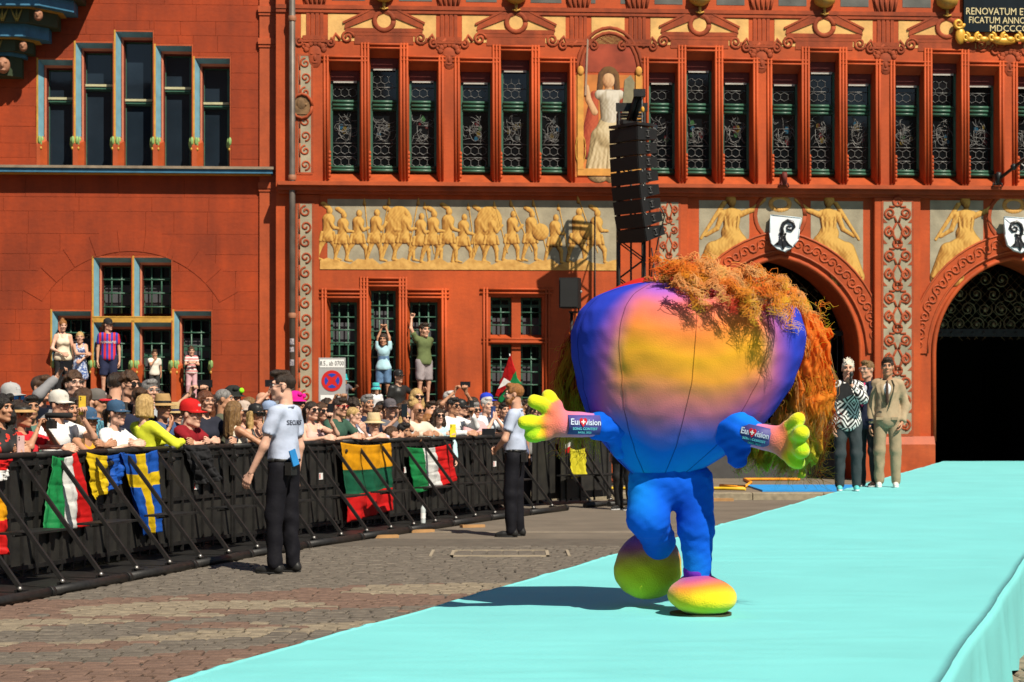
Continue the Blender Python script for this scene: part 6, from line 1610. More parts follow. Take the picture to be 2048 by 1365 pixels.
p[31] = A('smiling woman in pale pink top and sunglasses with dark hair tied back', 624, 803, .3, 45, fem=True, skin='pale', hair='pony', hc='dark', gl='sun', top='tank', tc=(.66, .4, .34), arms=('rail', 'phone'), hands=('relax', 'grip'))
p[32] = A('woman in sunglasses tucked behind the pale pink top', 643, 806, .65, 42, fem=True, hair='bob', hc='brown', gl='sun', tc=(.45, .3, .3))
p[33] = A('man in red framed sunglasses and dark green polo shirt', 680, 796, .3, 55, skin='fair', hair='short', hc='dark', gl='sun', glc=(.6, .01, .02), top='polo', tc=(.035, .085, .06), arms=('rail', 'rail'), lean=.16, collar=True)
p[34] = A('young woman with blond ponytail in white tee shading her eyes', 708, 815, .32, 75, fem=True, skin='pale', hair='pony', hc='blond', tc=W_, arms=('rail', 'chin'), gl='clear', glc=(.05, .03, .02))
p[35] = A('man with wavy dark hair looking down, behind the blond ponytail', 707, 799, .85, 50, hair='curly', hc='dark', tc=(.15, .15, .2), hp=15)
p[36] = A('tall man with greying dark hair and navy polo', 735, 790, .75, 38, skin='tan', hair='short', hc='grey', top='polo', tc=NV)
p[37] = A('boy in cream straw hat looking at the viewer', 748, 823, .3, 20, child=True, skin='fair', hair='short', hc='light', hat='fedora', hatc=[(.55, .42, .24), (.5, .38, .2)], tc=(.5, .5, .6), arms=('rail', 'railin'))
p[38] = A('man in grey cap filming with a big dark phone', 781, 796, .7, 30, skin='fair', hair='short', hc='brown', hat='cap', hatc=[(.1, .09, .1)] * 3, tc=(.1, .1, .12), arms=('phone', 'phone'), hands=('grip', 'grip'))
p[41] = A('man with sunglasses resting on his head, behind the blond bob', 803, 806, .75, 45, hair='buzz', hc='brown', skin='fair', tc=(.35, .3, .25))
p[42] = A('woman with blond bob and big round sunglasses, second row', 808, 822, .55, 40, fem=True, hair='bob', hc='blond', gl='sun', skin='pale', tc=(.6, .6, .6))
p[43] = A('girl with brown hair in white tee resting her chin on her arms', 784, 851, .25, 55, fem=True, child=True, hair='bob', hc='brown', tc=W_, arms=('railin', 'railin'), lean=.35, hp=-5)
p[44] = A('dark haired boy in bright blue tee leaning over the rail', 808, 844, .25, 50, child=True, skin='olive', hair='short', hc='black', tc=(.01, .1, .6), arms=('railin', 'railin'), lean=.25)
p[45] = A('bald man in sunglasses and cream linen shirt', 837, 806, .45, 35, skin='tan', hair='none', gl='sun', top='shirt', tc=(.6, .52, .42), arms=('rail', 'rail'), lean=.08)
p[46] = A('woman with pinned up blond hair seen from behind', 828, 797, .95, 160, fem=True, hair='bun', hc='blond', tc=(.4, .35, .3))
p[47] = A('woman with long blond hair and sunglasses below the boy on the sill', 834, 778, 1.5, 25, fem=True, hair='long', hc='blond', gl='sun', tc=(.3, .2, .2))
p[50] = A('woman with long dark hair and sunglasses in pale blue shirt with yellow phone', 878, 817, .28, 22, fem=True, skin='pale', hair='long', hc='dark', gl='sun', top='shirt', tc=(.42, .6, .64), arms=('railin', 'dropover'), lean=.1)
p[51] = A('man with dark hair and sunglasses in crisp white shirt', 907, 796, .45, 50, skin='tan', hair='short', hc='black', gl='sun', top='shirt', tc=W_, arms=('rail', 'phone'), hands=('relax', 'grip'), collar=True)
p[52] = A('man in black cap turned sideways behind the white shirt', 923, 797, .8, 70, hat='cap', hatc=[K_] * 3, hair='short', hc='dark', tc=(.1, .12, .2))
p[53] = A('white haired man holding a small camera overhead, back row', 899, 783, 1.2, 35, skin='tan', hair='short', hc='white', tc=(.3, .2, .15), arms=('high', 'high'), hands=('grip', 'grip'))
p[54] = A('woman with short grey streaked hair and red lips holding a tablet', 949, 806, .4, 38, fem=True, skin='fair', hair='short', hc='grey', gl='sun', lips='red', tc=(.6, .35, .36), arms=('chest', 'chest'), hands=('grip', 'grip'))
p[55] = A('woman with thick brown hair seen from behind, over the grey streaked woman', 947, 795, .9, 150, fem=True, hair='bob', hc='dark', tc=(.2, .15, .15))
p[56] = A('man in bright blue cap, back row beside the flag pole', 975, 785, 1.0, 60, hat='cap', hatc=[(.02, .05, .5)] * 3, hc='grey', tc=(.2, .2, .25))
p[57] = A('white haired man in pale shirt filming with a phone at his mouth', 974, 795, .4, 42, skin='pale', hair='short', hc='white', top='tee', tc=(.55, .62, .68), arms=('mic', 'mic'), hands=('grip', 'grip'))
p[58] = A('smiling teenage boy in black polo leaning at the rail end', 1008, 806, .3, 30, skin='fair', hair='short', hc='black', top='polo', tc=K_, arms=('rail', 'railin'), child=False, collar=True)
p[59] = A('child with reddish blond hair peeping between two adults', 856, 826, .5, 35, child=True, fem=True, hair='bob', hc='ginger', tc=(.4, .3, .3))
p[61] = A('person in faded red cap behind the raised foam hand', 1082, 795, .6, 40, hat='cap', hatc=[(.4, .06, .06)] * 3, hc='brown', tc=(.15, .12, .12))
p[62] = A('dark haired woman in grey top under the raised foam hand', 1066, 808, .4, 35, fem=True, hair='long', hc='dark', tc=(.2, .2, .2), gl='sun')
FILL = [(62, 792, 1.0, 'dark', 'black', 'black haired head between the straw visor and the white cap'), (210, 792, 1.2, 'short', 'brown', 'brown haired man behind the plaid shirt'), (318, 782, 1.6, 'long', 'dark', 'dark haired woman behind the tan fedora'), (432, 790, 1.5, 'short', 'dark', 'dark haired man behind the reddish haired woman'), (500, 795, 1.7, 'bob', 'light', 'fair haired woman behind the black cap'),
        (556, 802, 1.6, 'short', 'grey', 'grey haired man half hidden by the front guard'), (611, 803, 1.5, 'bald', 'dark', 'bald headed man behind the woman in pale pink'), (655, 800, 1.3, 'curly', 'dark', 'curly haired person lifting phones under the parking sign'), (690, 804, 1.6, 'short', 'brown', 'brown haired man far behind the red sunglasses'), (722, 800, 1.6, 'bob', 'blond', 'blond woman behind the greying tall man'),
        (764, 803, 1.7, 'short', 'black', 'black haired man behind the straw hatted boy'), (815, 801, 1.9, 'long', 'brown', 'brown haired woman behind the blond bob and round sunglasses'), (862, 803, 1.3, 'short', 'dark', 'short haired man behind the long dark haired woman'), (884, 800, 1.7, 'pony', 'brown', 'woman with brown ponytail deep in the back rows'), (935, 806, 1.5, 'short', 'brown', 'brown haired man behind the tablet holder'),
        (992, 803, 1.2, 'bob', 'auburn', 'auburn haired woman behind the smiling boy in black'), (1050, 800, 1.3, 'short', 'dark', 'dark haired man right behind the second guard'), (1040, 812, .45, 'pony', 'light', 'young woman with fair ponytail beside the second guard'), (1098, 806, 1.0, 'short', 'grey', 'grey haired man behind the foam thumb'), (575, 806, .9, 'long', 'dark', 'long dark haired woman behind the front guard'), (758, 812, .9, 'short', 'brown', 'brown haired man above the straw hatted boy'), (860, 818, .75, 'bald', 'grey', 'bald grey man right of the cream linen shirt')]
fr = random.Random(21)
for px, pt, d, hs, hc, lab in FILL:
    A(lab, px, pt, d, fr.randint(20, 75), fem=hs in ('long', 'bob', 'pony'), hair='short' if hs == 'dark' else hs, hc=hc, skin=fr.choice(['fair', 'pale', 'tan', 'olive']), tc=fr.choice([(.1, .12, .2), (.4, .38, .35), (.2, .05, .05), (.05, .05, .05), (.5, .5, .52), (.08, .15, .12)]), gl='sun' if fr.random() < .2 else None, arms=('down', 'down') if lab.find('phones') < 0 else ('high', 'high'), hands=('grip', 'grip') if lab.find('phones') >= 0 else ('relax', 'relax'))
# phones and cameras
phone('black phone held landscape above the grey sleeves', p[4], hand=0, land=True, off=(.06, 0, .03))
phone('yellow phone held up by the young man in the white cap', p[6], hand=1, col=(.62, .42, .04))
phone('pale pink phone held low by the woman with big dark curls', p[1], hand=1, col=(.6, .4, .38))
phone('dark phone held high over the red capped boy', p[21], hand=1, land=True)
phone('black phone held landscape left of the front guard', p[27], hand=0, land=True)
phone('black phone close to the face of the woman in pale pink', p[31], hand=1)
phone('big dark phone in front of the grey capped man', p[38], at=(0, -.46, 1.6), col=(.01, .015, .02))
phone('yellow phone in the hand of the woman in pale blue', p[50], hand=0, col=(.7, .55, .03))
phone('dark phone held by the man in the crisp white shirt', p[51], hand=1, col=(.012, .012, .014))
phone('small camera-like dark phone above the white haired man in the back row', p[53], hand=1, land=True)
phone('blue cased phone held by the white haired man in the pale shirt', p[57], hand=1, col=(.03, .05, .15))
tb = phone('black tablet held by the woman with red lips', p[54], at=(0, -.38, 1.26), land=True); tb.scale = (1.5, 1.3, 1.9); tb['category'] = 'tablet'; tb.name = 'tablet'
cm = thing('video_camera', 'small black camera with a long microphone under the straw visor', 'camera')
b = MB(); b.box(-.055, .055, -.03, .03, -.04, .035); b.lathe([(.032, 0), (.03, .05)], (0, 0, 0), 10); b.build('camera_body', BLKP, cm)
b = MB(); b.tube([(0, .06, .085), (0, -.2, .085)], .026, 10); b.tube([(0, .02, .04), (0, .02, .07)], .008, 6); b.build('microphone', mat('black_foam', (.015, .015, .015), .95), cm)
letters('RODE', .034, WHITE, cm, (.0265, -.06, .085), (R(90), 0, R(90)), .0006, True)
m = p[3]['W'] @ Vector(np.array((.0, -.36, 1.53)) * p[3]['s']); cm.location = m; cm.rotation_euler = (0, 0, R(80))
# lettering on the maroon tee
q = p[19]; s = q['s']
def chest_text(q, body, size, z, m, y=-.147, rx=0, bold=True, sx=1.0):
    pt = q['Bh'](np.array((0, y, z))) * q['s']
    o = letters(body, size * q['s'], m, q['t'], Vector(pt), (R(90) + q['lean'] + rx, 0, 0), .0005, bold, sx=sx); wrap_on(o, q['top'], (0, 1, 0)); return o
chest_text(q, 'Eurovision', .066, 1.28, WHITE, -.146); chest_text(q, 'SONG CONTEST', .03, 1.22, WHITE, -.146)
# ------------------------------------------------------------------ children and youths standing on the window sills
def sill_pos(px, py, wing, o): 
    u, z = L(px, py, o); return HALL.matrix_basis @ Vector((u, o, 0))
HALL_M = Matrix.Translation((0, FY, 0)) @ Matrix.Rotation(FA, 4, 'Z')
def sill(label, px, ptop, z0, o, face, **kw):
    u, zt = L(px, ptop, o); pos = HALL_M @ Vector((u, o, z0)); H = zt - z0
    if kw.get('hat'): H -= .03
    return person(label, pos, H, face, group='young people standing on the window sills', **kw)
s1 = sill('girl in cream knit top and dark trousers on the wing window sill', 126, 640, LZ, WO - .08, 15, fem=True, skin='pale', hair='bun', hc='ginger', top='tank', tc=(.66, .58, .44), bc=(.02, .02, .022), arms=('belly', 'down'), hy=10, hp=10)
s2 = sill('small girl in blue print dress hugging herself on the sill', 160, 664, LZ, WO - .08, 12, fem=True, child=True, skin='fair', hair='pony', hc='blond', top='tank', tm=FLORAL, bot='dress', arms=('cross', 'belly'))
s3 = sill('youth in red and blue striped jersey, navy shorts and cap on the sill', 217, 636, LZ, WO - .08, 10, skin='fair', hair='pony', hc='light', hat='cap', hatc=[(.012, .014, .03)] * 3, tm=JERSEY, bot='shorts', bc=(.018, .025, .055), arms=('down', 'down'), hy=45)
s4 = sill('small child in white tee with a hand at the mouth on the sill', 309, 700, LZ, WO - .08, 20, child=True, skin='tan', hair='short', hc='brown', tc=(.62, .58, .5), bc=(.03, .03, .03), arms=('chin', 'down'))
s5 = sill('small child in red striped tee and pink trousers on the sill', 383, 694, LZ, WO - .08, 15, child=True, fem=True, skin='fair', hair='bun', hc='brown', tm=PINKST, bm=mat('pink_cotton', (.55, .33, .36), .85), arms=('chest', 'chest'))
s6 = sill('girl in denim overalls hanging from the green window grille', 767, 668, 1.62, .02, -5, child=True, fem=True, skin='tan', hair='long', hc='dark', tc=(.35, .55, .62), bot='shorts', bm=mat('denim', (.09, .17, .3), .85, var=.3, nscale=12, bump=.2), arms=('up', 'up'), hands=('grip', 'grip'), sh=(.3, .3, .3))
b = MB()
H6 = 1.0
o = s6['t']; sc6 = s6['s']
V, Q = sdf_mesh([rc((0, 0, 1.02), (0, 0, 1.24), .145, .13, .72), rc((-.07, -.07, 1.22), (-.1, -.03, 1.44), .02, .02), rc((.07, -.07, 1.22), (.1, -.03, 1.44), .02, .02)], .02, .02); ob('bib', np_mesh('bib', V * sc6 * 1.02, quads=Q), MC['denim'], o)
s7 = sill('boy in olive tee and grey shorts with one arm raised to the grille', 848, 647, 1.62, .0, 35, child=True, skin='fair', hair='short', hc='dark', tc=(.11, .14, .055), bot='shorts', bc=(.3, .26, .27), arms=(((-.25, .1, 1.85), (-.8, 0, .3), 'i'), 'back'), hands=('grip', 'relax'), sh=(.02, .02, .02))
s8 = sill('person in black tee and black cap reaching along the sill below the girl', 797, 739, .6, -.45, 40, hair='short', hc='dark', skin='fair', hat='cap', hatc=[K_] * 3, tc=K_, arms=('down', ((.42, -.28, 1.35), (.5, .3, -.5), 'u')), shoes=False)
s8['t']['group'] = 'spectators behind the barrier'
s9 = sill('little girl in teal and navy bucket hat lifted above the crowd', 752, 766, .9, -.6, 25, child=True, fem=True, skin='fair', hair='bob', hc='brown', hat='bucket', hatc=[(.06, .42, .42), (.03, .06, .2)], tc=(.6, .6, .62)); s9['t']['group'] = 'spectators behind the barrier'
s10 = sill('child in turquoise hat holding the grille behind the parking sign', 688, 748, 1.2, -.3, 40, child=True, skin='tan', hair='short', hc='dark', hat='bucket', hatc=[(.02, .35, .38), (.02, .3, .35)], tc=(.1, .1, .12), arms=('up', ((.38, -.2, 1.35), (.5, .3, -.5), 'u'))); s10['t']['group'] = 'spectators behind the barrier'
# jersey chest panel
wrap_on(letters('NOVARTIS', .07 * s3['s'], WHITE, s3['t'], Vector((0, -.2, 1.25)) * s3['s'], depth=.0005, bold=True), s3['top'], (0, 1, 0))
# ------------------------------------------------------------------ guards, presenters and crew
GB = mat('pale_blue_polo_cotton', (.42, .48, .62), .8, var=.08, nscale=6, bump=.35, bscale=13, spec=.2, detail=6); GT = mat('black_navy_twill', (.0075, .0075, .011), .75, var=.2, nscale=8, bump=.4, bscale=11, spec=.15)
def guard(label, px, ptop, pfoot, face, arms, **kw):
    g = G(px, pfoot); H = EYE - (ptop - HZ) / FPX * g.y
    q = person(label, g, H, face, top='polo', tm=GB, bm=GT, sh=(.012, .012, .012), sole=(.015, .015, .015), fine=True, arms=arms, group='security guards facing the crowd', collar=True, wr=.009, tuck=True, **kw)
    s = q['s']; t = q['t']; b = MB()
    for i in range(20):
        pass
    b.tube([(.158 * math.cos(a) * s, .118 * math.sin(a) * s, .985 * s) for a in [i * math.pi / 10 for i in range(21)]], .02 * s, 6); b.build('belt', BLKP, t)
    b = MB(); b.box(.06 * s, .17 * s, .1 * s, .16 * s, .86 * s, .97 * s); b.build('belt_pouch', BLKP, t)
    return q
lgs = [((-.09, 0, .92), (-.1, -.0, .5), (-.11, .03, .085)), ((.09, 0, .92), (.115, -.035, .5), (.13, -.02, .085))]
g1 = guard('front security guard in pale blue polo and glasses with an arm hanging', 568, 745, 1147, -112, ('down', ((.26, -.2, .84), (.4, .5, -.3), 'f')), skin='pale', hair='quiff', hc='dark', gl='clear', glc=(.05, .06, .08), hy=25, legs=lgs)
g2 = guard('bearded security guard in pale blue polo, hands together, farther along the barrier', 1030, 768, 1074, -100, ('belly', 'belly'), skin='fair', hair='short', hc='ginger', beard=True, hy=8, legs=lgs)
q = g1; s = q['s']
o = letters('SECURITAS', .058 * s, mat('navy_print', (.01, .012, .03), .7), q['t'], Vector((-.03, .2, 1.31)) * s, (R(90), 0, R(180)), .0005, True, sx=1.0); wrap_on(o, q['top'], (0, -1, 0))
b = MB(); b.box(-.06, .03, .0, .012, -.09, .06); o = b.build('wallet', mat('blue_card', (.02, .2, .5), .5)); 
o.location = q['W'] @ (Vector((.15, .16, 1.02)) * s); o.rotation_euler = (R(8), R(15), R(-122)); props(o, 'blue and yellow leaflet tucked at the front guard\'s belt pouch', 'leaflet'); o.name = 'leaflet'
# presenters at the runway edge
def onstage(px, py): return G(px, py, SH)
def pres(label, px, ptop, pfoot, face, **kw):
    g = onstage(px, pfoot); H = EYE - (ptop - HZ) / FPX * g.y - SH
    return person(label, g, H, face, fine=True, group='presenters on the runway edge', **kw)
pr1 = pres('presenter with bleached spiky hair, black and white jacket and microphone', 1696, 720, 982, -8, skin='fair', hair='spiky', hc='platinum', beard=False, top='jacket', tm=ZIG, bc=(.035, .045, .05), bm=cloth((.035, .045, .05)), sh=(.1, .5, .5), sole=(.7, .7, .7), arms=('fwd', 'mic'), hands=('relax', 'grip'), wr=.007, bulk=.93, jacket=(W_, None))
s = pr1['s']
pr2 = pres('presenter in navy suit and pink tie standing between the other two', 1735, 722, 974, -40, skin='fair', hair='short', hc='light', gl='clear', glc=(.3, .3, .3), top='suit', tc=(.014, .018, .035), bc=(.012, .015, .03), jacket=((.55, .6, .7), (.6, .04, .15)), sh=(.02, .012, .01), arms=('down', 'down'), hy=-10)
pr3 = pres('presenter in sand coloured suit and white trainers with a hand in his pocket', 1775, 716, 975, -12, skin='tan', hair='short', hc='dark', top='suit', tc=(.36, .27, .17), bc=(.3, .23, .145), jacket=((.66, .66, .66), (.07, .04, .03)), sh=(.65, .65, .62), sole=(.7, .7, .68), arms=('down', 'pocket'), bulk=.93)
mc = thing('microphone', 'black hand microphone held to the bleached presenter\'s mouth', 'microphone'); pm, hd = pr1['hands'][1]
b = MB(); b.tube([(0, 0, -.12), (0, 0, .05)], [.013, .02], 10); b.build('handle', BLKP, mc); b = MB(); b.ell((0, 0, .075), (.028, .028, .033)); b.build('grille', mat('steel_mesh', (.05, .05, .05), .5, metal=.6), mc)
mc.location = pm + Vector((-.0, -.03, .06)); mc.rotation_euler = (R(18), 0, 0)
b = MB(); b.box(-.12, .12, -.004, .004, -.085, .085); o = b.build('cue_card', BLKP); o.location = pm + Vector((-.12, -.06, -.1)); o.rotation_euler = (R(-10), R(-25), R(-8)); props(o, 'dark cue card held with the microphone by the bleached presenter', 'card')
cr1 = person('crew member in blue tee and jeans behind the costumed performer', G(1196, 990, .118), 1.74, 10, tc=(.02, .2, .5), bm=mat('blue_jeans', (.1, .19, .32), .85, var=.25, nscale=10, bump=.2), sh=(.5, .5, .48), group='crew near the wall', fine=True)
g = G(1248, 1021); cr2 = person('crew member in black suit behind the costumed performer', g, 1.8, -40, top='suit', tc=K_, bc=(.012, .012, .012), jacket=((.5, .5, .5), None), group='crew near the wall', fine=True)
clear_tags()
# ------------------------------------------------------------------ crowd barrier
BSTEEL = mat('black_scuffed_steel', (.01, .01, .01), .5, nscale=14, col2=(.022, .021, .02), bump=.08, metal=.2)
BPLY = mat('black_scuffed_sheet', (.009, .0088, .0085), .6, nscale=5, col2=(.027, .025, .021), bump=.1, bscale=30, detail=9)
BOLT = mat('galvanised_bolt', (.35, .34, .32), .35, metal=.7)
def line_pts(step):
    d = 0.0; out = []; P = [Vector(q) for q in BL]; seg = 0; pos = P[0].copy(); rem = step
    out.append(pos.copy())
    for a, c in zip(P, P[1:]):
        l = (c - a).length; t = rem
        while t <= l: out.append(a + (c - a) * (t / l)); t += step
        rem = t - l
    return out
PW = 1.5
pts = line_pts(PW)
proto = {}
def barrier_meshes(w):
    M = {}
    b = MB(); b.box(-w / 2 + .01, w / 2 - .01, -.006, .006, .1, 1.1); M['sheet'] = (b.mesh('sheet'), BPLY)
    b = MB(); b.tube([(-w / 2 + .005, 0, 1.13), (w / 2 - .005, 0, 1.13)], .032, 10); M['top_rail'] = (b.mesh('top_rail'), BSTEEL)
    b = MB(); b.tube([(-w / 2, -.93, .045), (w / 2, -.93, .045)], .042, 10); b.tube([(-.07 + w / 2, -.93, .045), (w / 2 - .005, -.93, .045)], .048, 10); M['foot_tube'] = (b.mesh('foot_tube'), BSTEEL)
    b = MB(); b.box(-w / 2 + .05, w / 2 - .05, -.85, .6, .012, .03); M['floor_plate'] = (b.mesh('floor_plate'), BSTEEL)
    b = MB(); b.tube([(-.375, -.38, .47), (.375, -.38, .47)], .014, 4); b.box(-.37, .37, -.52, -.24, .478, .498); M['step'] = (b.mesh('step'), BSTEEL)
    b = MB(); b.box(-.014, .014, -.025, .0, .05, 1.1); M['rib'] = (b.mesh('rib'), BSTEEL)
    b = MB(); b.box(-w / 2 + .02, w / 2 - .02, -.03, -.0065, -.02, .02); M['cross_bar'] = (b.mesh('cross_bar'), BSTEEL)
    b = MB(); b.tube([(0, -.05, 1.1), (0, -.86, .075)], .024, 4, smooth=False); b.box(-.03, .03, -.9, -.8, .045, .09); M['brace'] = (b.mesh('brace'), BSTEEL)
    b = MB(); b.ell((0, 0, 0), (.02, .02, .02), 8, 5); M['bolt'] = (b.mesh('bolt'), BOLT)
    b = MB(); b.box(-.05, .05, -.05, -.02, -.09, .09, 0); b.tube([(-.03, -.06, .12), (.03, -.06, .12)], .028, 8, 0); M['latch'] = (b.mesh('latch'), BSTEEL)
    b = MB(); b.box(-.055, .055, -.009, -.0065, -.04, .04, 0); b.box(-.045, -.02, -.0105, -.0091, -.03, .03, 1); M['label_plate'] = (b.mesh('label_plate'), WHITE)
    M['label_plate'][0].materials.append(WHITE); M['label_plate'][0].materials.append(mat('red_print', (.5, .05, .03)))
    return M
BM = barrier_meshes(PW)
BNAMES = ['first', 'second', 'third', 'fourth', 'fifth', 'sixth', 'seventh', 'eighth', 'ninth', 'tenth', 'eleventh', 'twelfth', 'thirteenth', 'fourteenth', 'fifteenth', 'sixteenth', 'seventeenth', 'eighteenth']
BLAB = {}
panels = []
for i in range(len(pts) - 1):
    a, c = pts[i], pts[i + 1]; mid = (a + c) / 2
    if mid.y < 10: continue
    panels.append((a, c))
near = ['below the woman with dark curls', 'behind the green, white and red flag', 'behind the yellow and blue flag', 'behind the blue flag with yellow cross', 'with a dark jacket hung over it', 'just short of the front guard', 'behind the front guard', 'just past the front guard', 'under the man in green polo', 'behind the yellow, green and red striped flag', 'behind the green, white and red tricolour', 'just short of the second guard', 'behind the second guard', 'just past the second guard', 'under the hanging yellow shirt', 'at the far end']
def bpart(name, t, loc=(0, 0, 0), rot=None):
    me, m = BM[name]; return ob(name, me, m, t, loc, rot)
for i, (a, c) in enumerate(panels):
    d = c - a; rz = math.atan2(d.y, d.x)                      # +x of the panel runs away along the line, its front (-y) looks at the runway
    mid = (a + c) / 2; n = Vector((d.y, -d.x)).normalized()
    base = mid - n * .93
    k = (base.x) / base.y * FPX + 1024
    t = thing('crowd_barrier', 'black steel crowd barrier panel, %s along the line counted from its near end' % BNAMES[i], 'barrier', (base.x, base.y, 0), rz, 'black barrier panels along the crowd')
    for nm in ('sheet', 'top_rail', 'foot_tube', 'floor_plate'): bpart(nm, t)
    for x in (-.73, -.49, -.24, 0.0, .24, .49, .73): bpart('rib', t, (x, -.0065, 0))
    for z in (.13, .6, 1.06): bpart('cross_bar', t, (0, 0, z))
    for x in (-.375, .375): bpart('brace', t, (x, 0, 0)); bpart('bolt', t, (x - .03, -.85, .1)); bpart('bolt', t, (x + .035, -.05, 1.08))
    bpart('step', t); bpart('latch', t, (.7, -.02, .9))
    if i % 2 == 0: bpart('label_plate', t, (.12 if i % 4 else -.15, -.004, .72))
ea, ec = panels[-1]
# far end: two short return panels stacked behind the line
for k in range(2):
    t = thing('crowd_barrier', ('black steel corner barrier at the far end of the line' if k == 0 else 'black steel barrier folded behind the corner barrier, by the yellow shirt'), 'barrier', (1.25 - .93 + .55 * k + .35, 33.0 + .5 * k, 0), R(62 - 8 * k), 'black barrier panels along the crowd')
    for nm in ('sheet', 'top_rail', 'foot_tube'): bpart(nm, t)
    for x in (-.6, -.2, .2, .6): bpart('rib', t, (x, -.0065, 0))
    for x in (-.375, .375): bpart('brace', t, (x, 0, 0)); bpart('bolt', t, (x - .03, -.85, .1)); bpart('bolt', t, (x + .035, -.05, 1.08))
    bpart('step', t)
def on_panel(px, z, off=.03):
    """point just in front of the panel sheet on the ray through px"""
    k = (px - 1024) / FPX; lo, hi = 9.0, 33.0
    f = lambda Y: k * Y - (bx(Y) - .95 + off)
    for _ in range(50):
        m = (lo + hi) / 2
        if f(lo) * f(m) <= 0: hi = m
        else: lo = m
    return Vector((k * lo, lo, z))
# timber shims and bottle by the foot tube
for px, py, rz in ((770, 1077, 20), (843, 1066, 30), (945, 1056, 25)):
    g = G(px, py); b = MB(); b.box(-.16, .16, -.05, .05, 0, .035); o = b.build('timber_shim', mat('raw_timber', (.36, .2, .08), .8, var=.2), None, (g.x, g.y, .005), (0, 0, R(rz)))
    props(o, {770: 'timber shim under the foot tube left of the water bottle', 843: 'timber shim under the foot tube right by the water bottle', 945: 'timber shim under the foot tube nearest the second guard'}[px], 'timber shim', 'timber shims under the barrier foot tube')
g = G(845, 1058); g = on_panel(846, .03, .42); bt = thing('water_bottle', 'clear plastic water bottle standing on the barrier floor plate', 'bottle', (g.x, g.y, .03))
b = MB(); b.lathe([(.034, 0), (.036, .02), (.033, .09), (.036, .17), (.03, .2), (.014, .235), (.014, .25)], n=12); b.build('bottle_body', mat('clear_plastic', (.5, .55, .56), .1, spec=.8), bt)
b = MB(); b.lathe([(.0365, .06), (.0345, .09), (.0368, .13)], n=12); b.build('bottle_label', WHITE, bt); b = MB(); b.lathe([(.016, .25), (.016, .275)], n=10); b.build('bottle_cap', WHITE, bt)

# ------------------------------------------------------------------ flags draped over the barrier
def flag(name, label, corners, colour, mats, nu=44, nv=44, fold=.04, nf=5, seed=0, cat='flag', over=.0, name_part=None):
    """corners: top-a, top-b, bottom-b, bottom-a as world points; cloth hung between them with folds; colour(u,v)->material index"""
    a, c, e, f = [Vector(q) for q in corners]; r = random.Random(seed); ph = r.uniform(0, 6)
    V = []; F = []; mi = []
    nrm = Vector((1, -.25, 0)).normalized()
    for j in range(nv + 1):
        v = j / nv
        for i in range(nu + 1):
            u = i / nu; p = (a * (1 - u) + c * u) * (1 - v) + (f * (1 - u) + e * u) * v
            w = (math.sin(u * nf * 6.28 + ph + 1.5 * v) * .5 + .35 * math.sin(u * nf * 11.3 + 2 * ph - 3 * v) + .3 * math.sin(7 * v + 4 * u + ph)) * fold * (.25 + .75 * min(1, v * 1.6))
            w += .012 * abs(math.sin(9 * u + 5 * v + ph)) - .01 * abs(math.sin(13 * v - 6 * u + ph)) - .006 * (abs((u * 4) % 1 - .5) < .06) - .006 * (abs((v * 4) % 1 - .5) < .06)
            p = p + nrm * (w + fold * .6) + Vector((0, 0, -.035 * math.sin(math.pi * u) * (1 - v)))
            V.append(p)
    for j in range(nv):
        for i in range(nu):
            q = j * (nu + 1) + i; F.append([q, q + nu + 1, q + nu + 2, q + 1]); mi.append(colour((i + .5) / nu, (j + .5) / nv))
    b = MB(); b.v = [tuple(x) for x in V]; b.f = F; b.m = mi; b.sm = [True] * len(F)
    o = b.build(name, mats); so = o.modifiers.new('thick', 'SOLIDIFY'); so.thickness = .004; so.offset = 0
    return props(o, label, cat)
def fcl(n, c): return mat('flag_' + n, c, .55, var=.08, nscale=6, bump=.5, bscale=11, spec=.3) if 'flag_' + n in MC else translucent(mat('flag_' + n, c, .55, var=.08, nscale=6, bump=.5, bscale=11, spec=.3), .22)
FG, FW, FR, FB, FY_, FK = fcl('green', (.01, .22, .06)), fcl('white', (.7, .7, .68)), fcl('red', (.6, .012, .012)), fcl('blue', (.01, .085, .42)), fcl('yellow', (.72, .5, .01)), fcl('black', (.012, .012, .012))
FGD, FAM = fcl('dark_green', (.008, .1, .05)), fcl('amber', (.72, .33, .005))
def hang(px, py, off=.05):
    """point on the barrier front plane under pixel (px, py)"""
    p = on_panel(px, 0, off); p.z = EYE - (py - HZ) / FPX * p.y; return p
flag('flag', 'green, white and red flag hanging nearest the front of the barrier', [hang(98, 912), hang(150, 905), hang(178, 1052), hang(76, 1068)], lambda u, v: 0 if u < .5 else (1 if u < .76 else 2), [FG, FW, FR], seed=1, nf=3)
flag('flag', 'yellow and blue flag bunched beside the yellow cross flag', [hang(170, 905), hang(243, 905), hang(240, 968), hang(180, 1000)], lambda u, v: 0 if u < .5 else 1, [FY_, FB], seed=2, nf=3)
flag('flag', 'blue flag with a yellow cross reaching almost to the step', [hang(234, 905), hang(310, 900), hang(318, 1064), hang(282, 1072)], lambda u, v: 1 if (.42 < u < .66 or .24 < v < .42) else 0, [FB, FY_], seed=3, nf=3)
flag('flag', 'yellow, green and red striped flag slung over the rail', [hang(676, 885), hang(778, 886), hang(782, 1020), hang(690, 1046)], lambda u, v: 0 if v < .33 else (1 if v < .66 else 2), [FAM, FGD, FR], seed=4, nf=3)
flag('flag', 'green, white and red tricolour below the woman in pale blue', [hang(812, 895), hang(900, 888), hang(912, 962), hang(830, 988)], lambda u, v: 0 if u < .36 else (1 if u < .64 else 2), [FG, FW, FR], seed=5, nf=3, fold=.02)
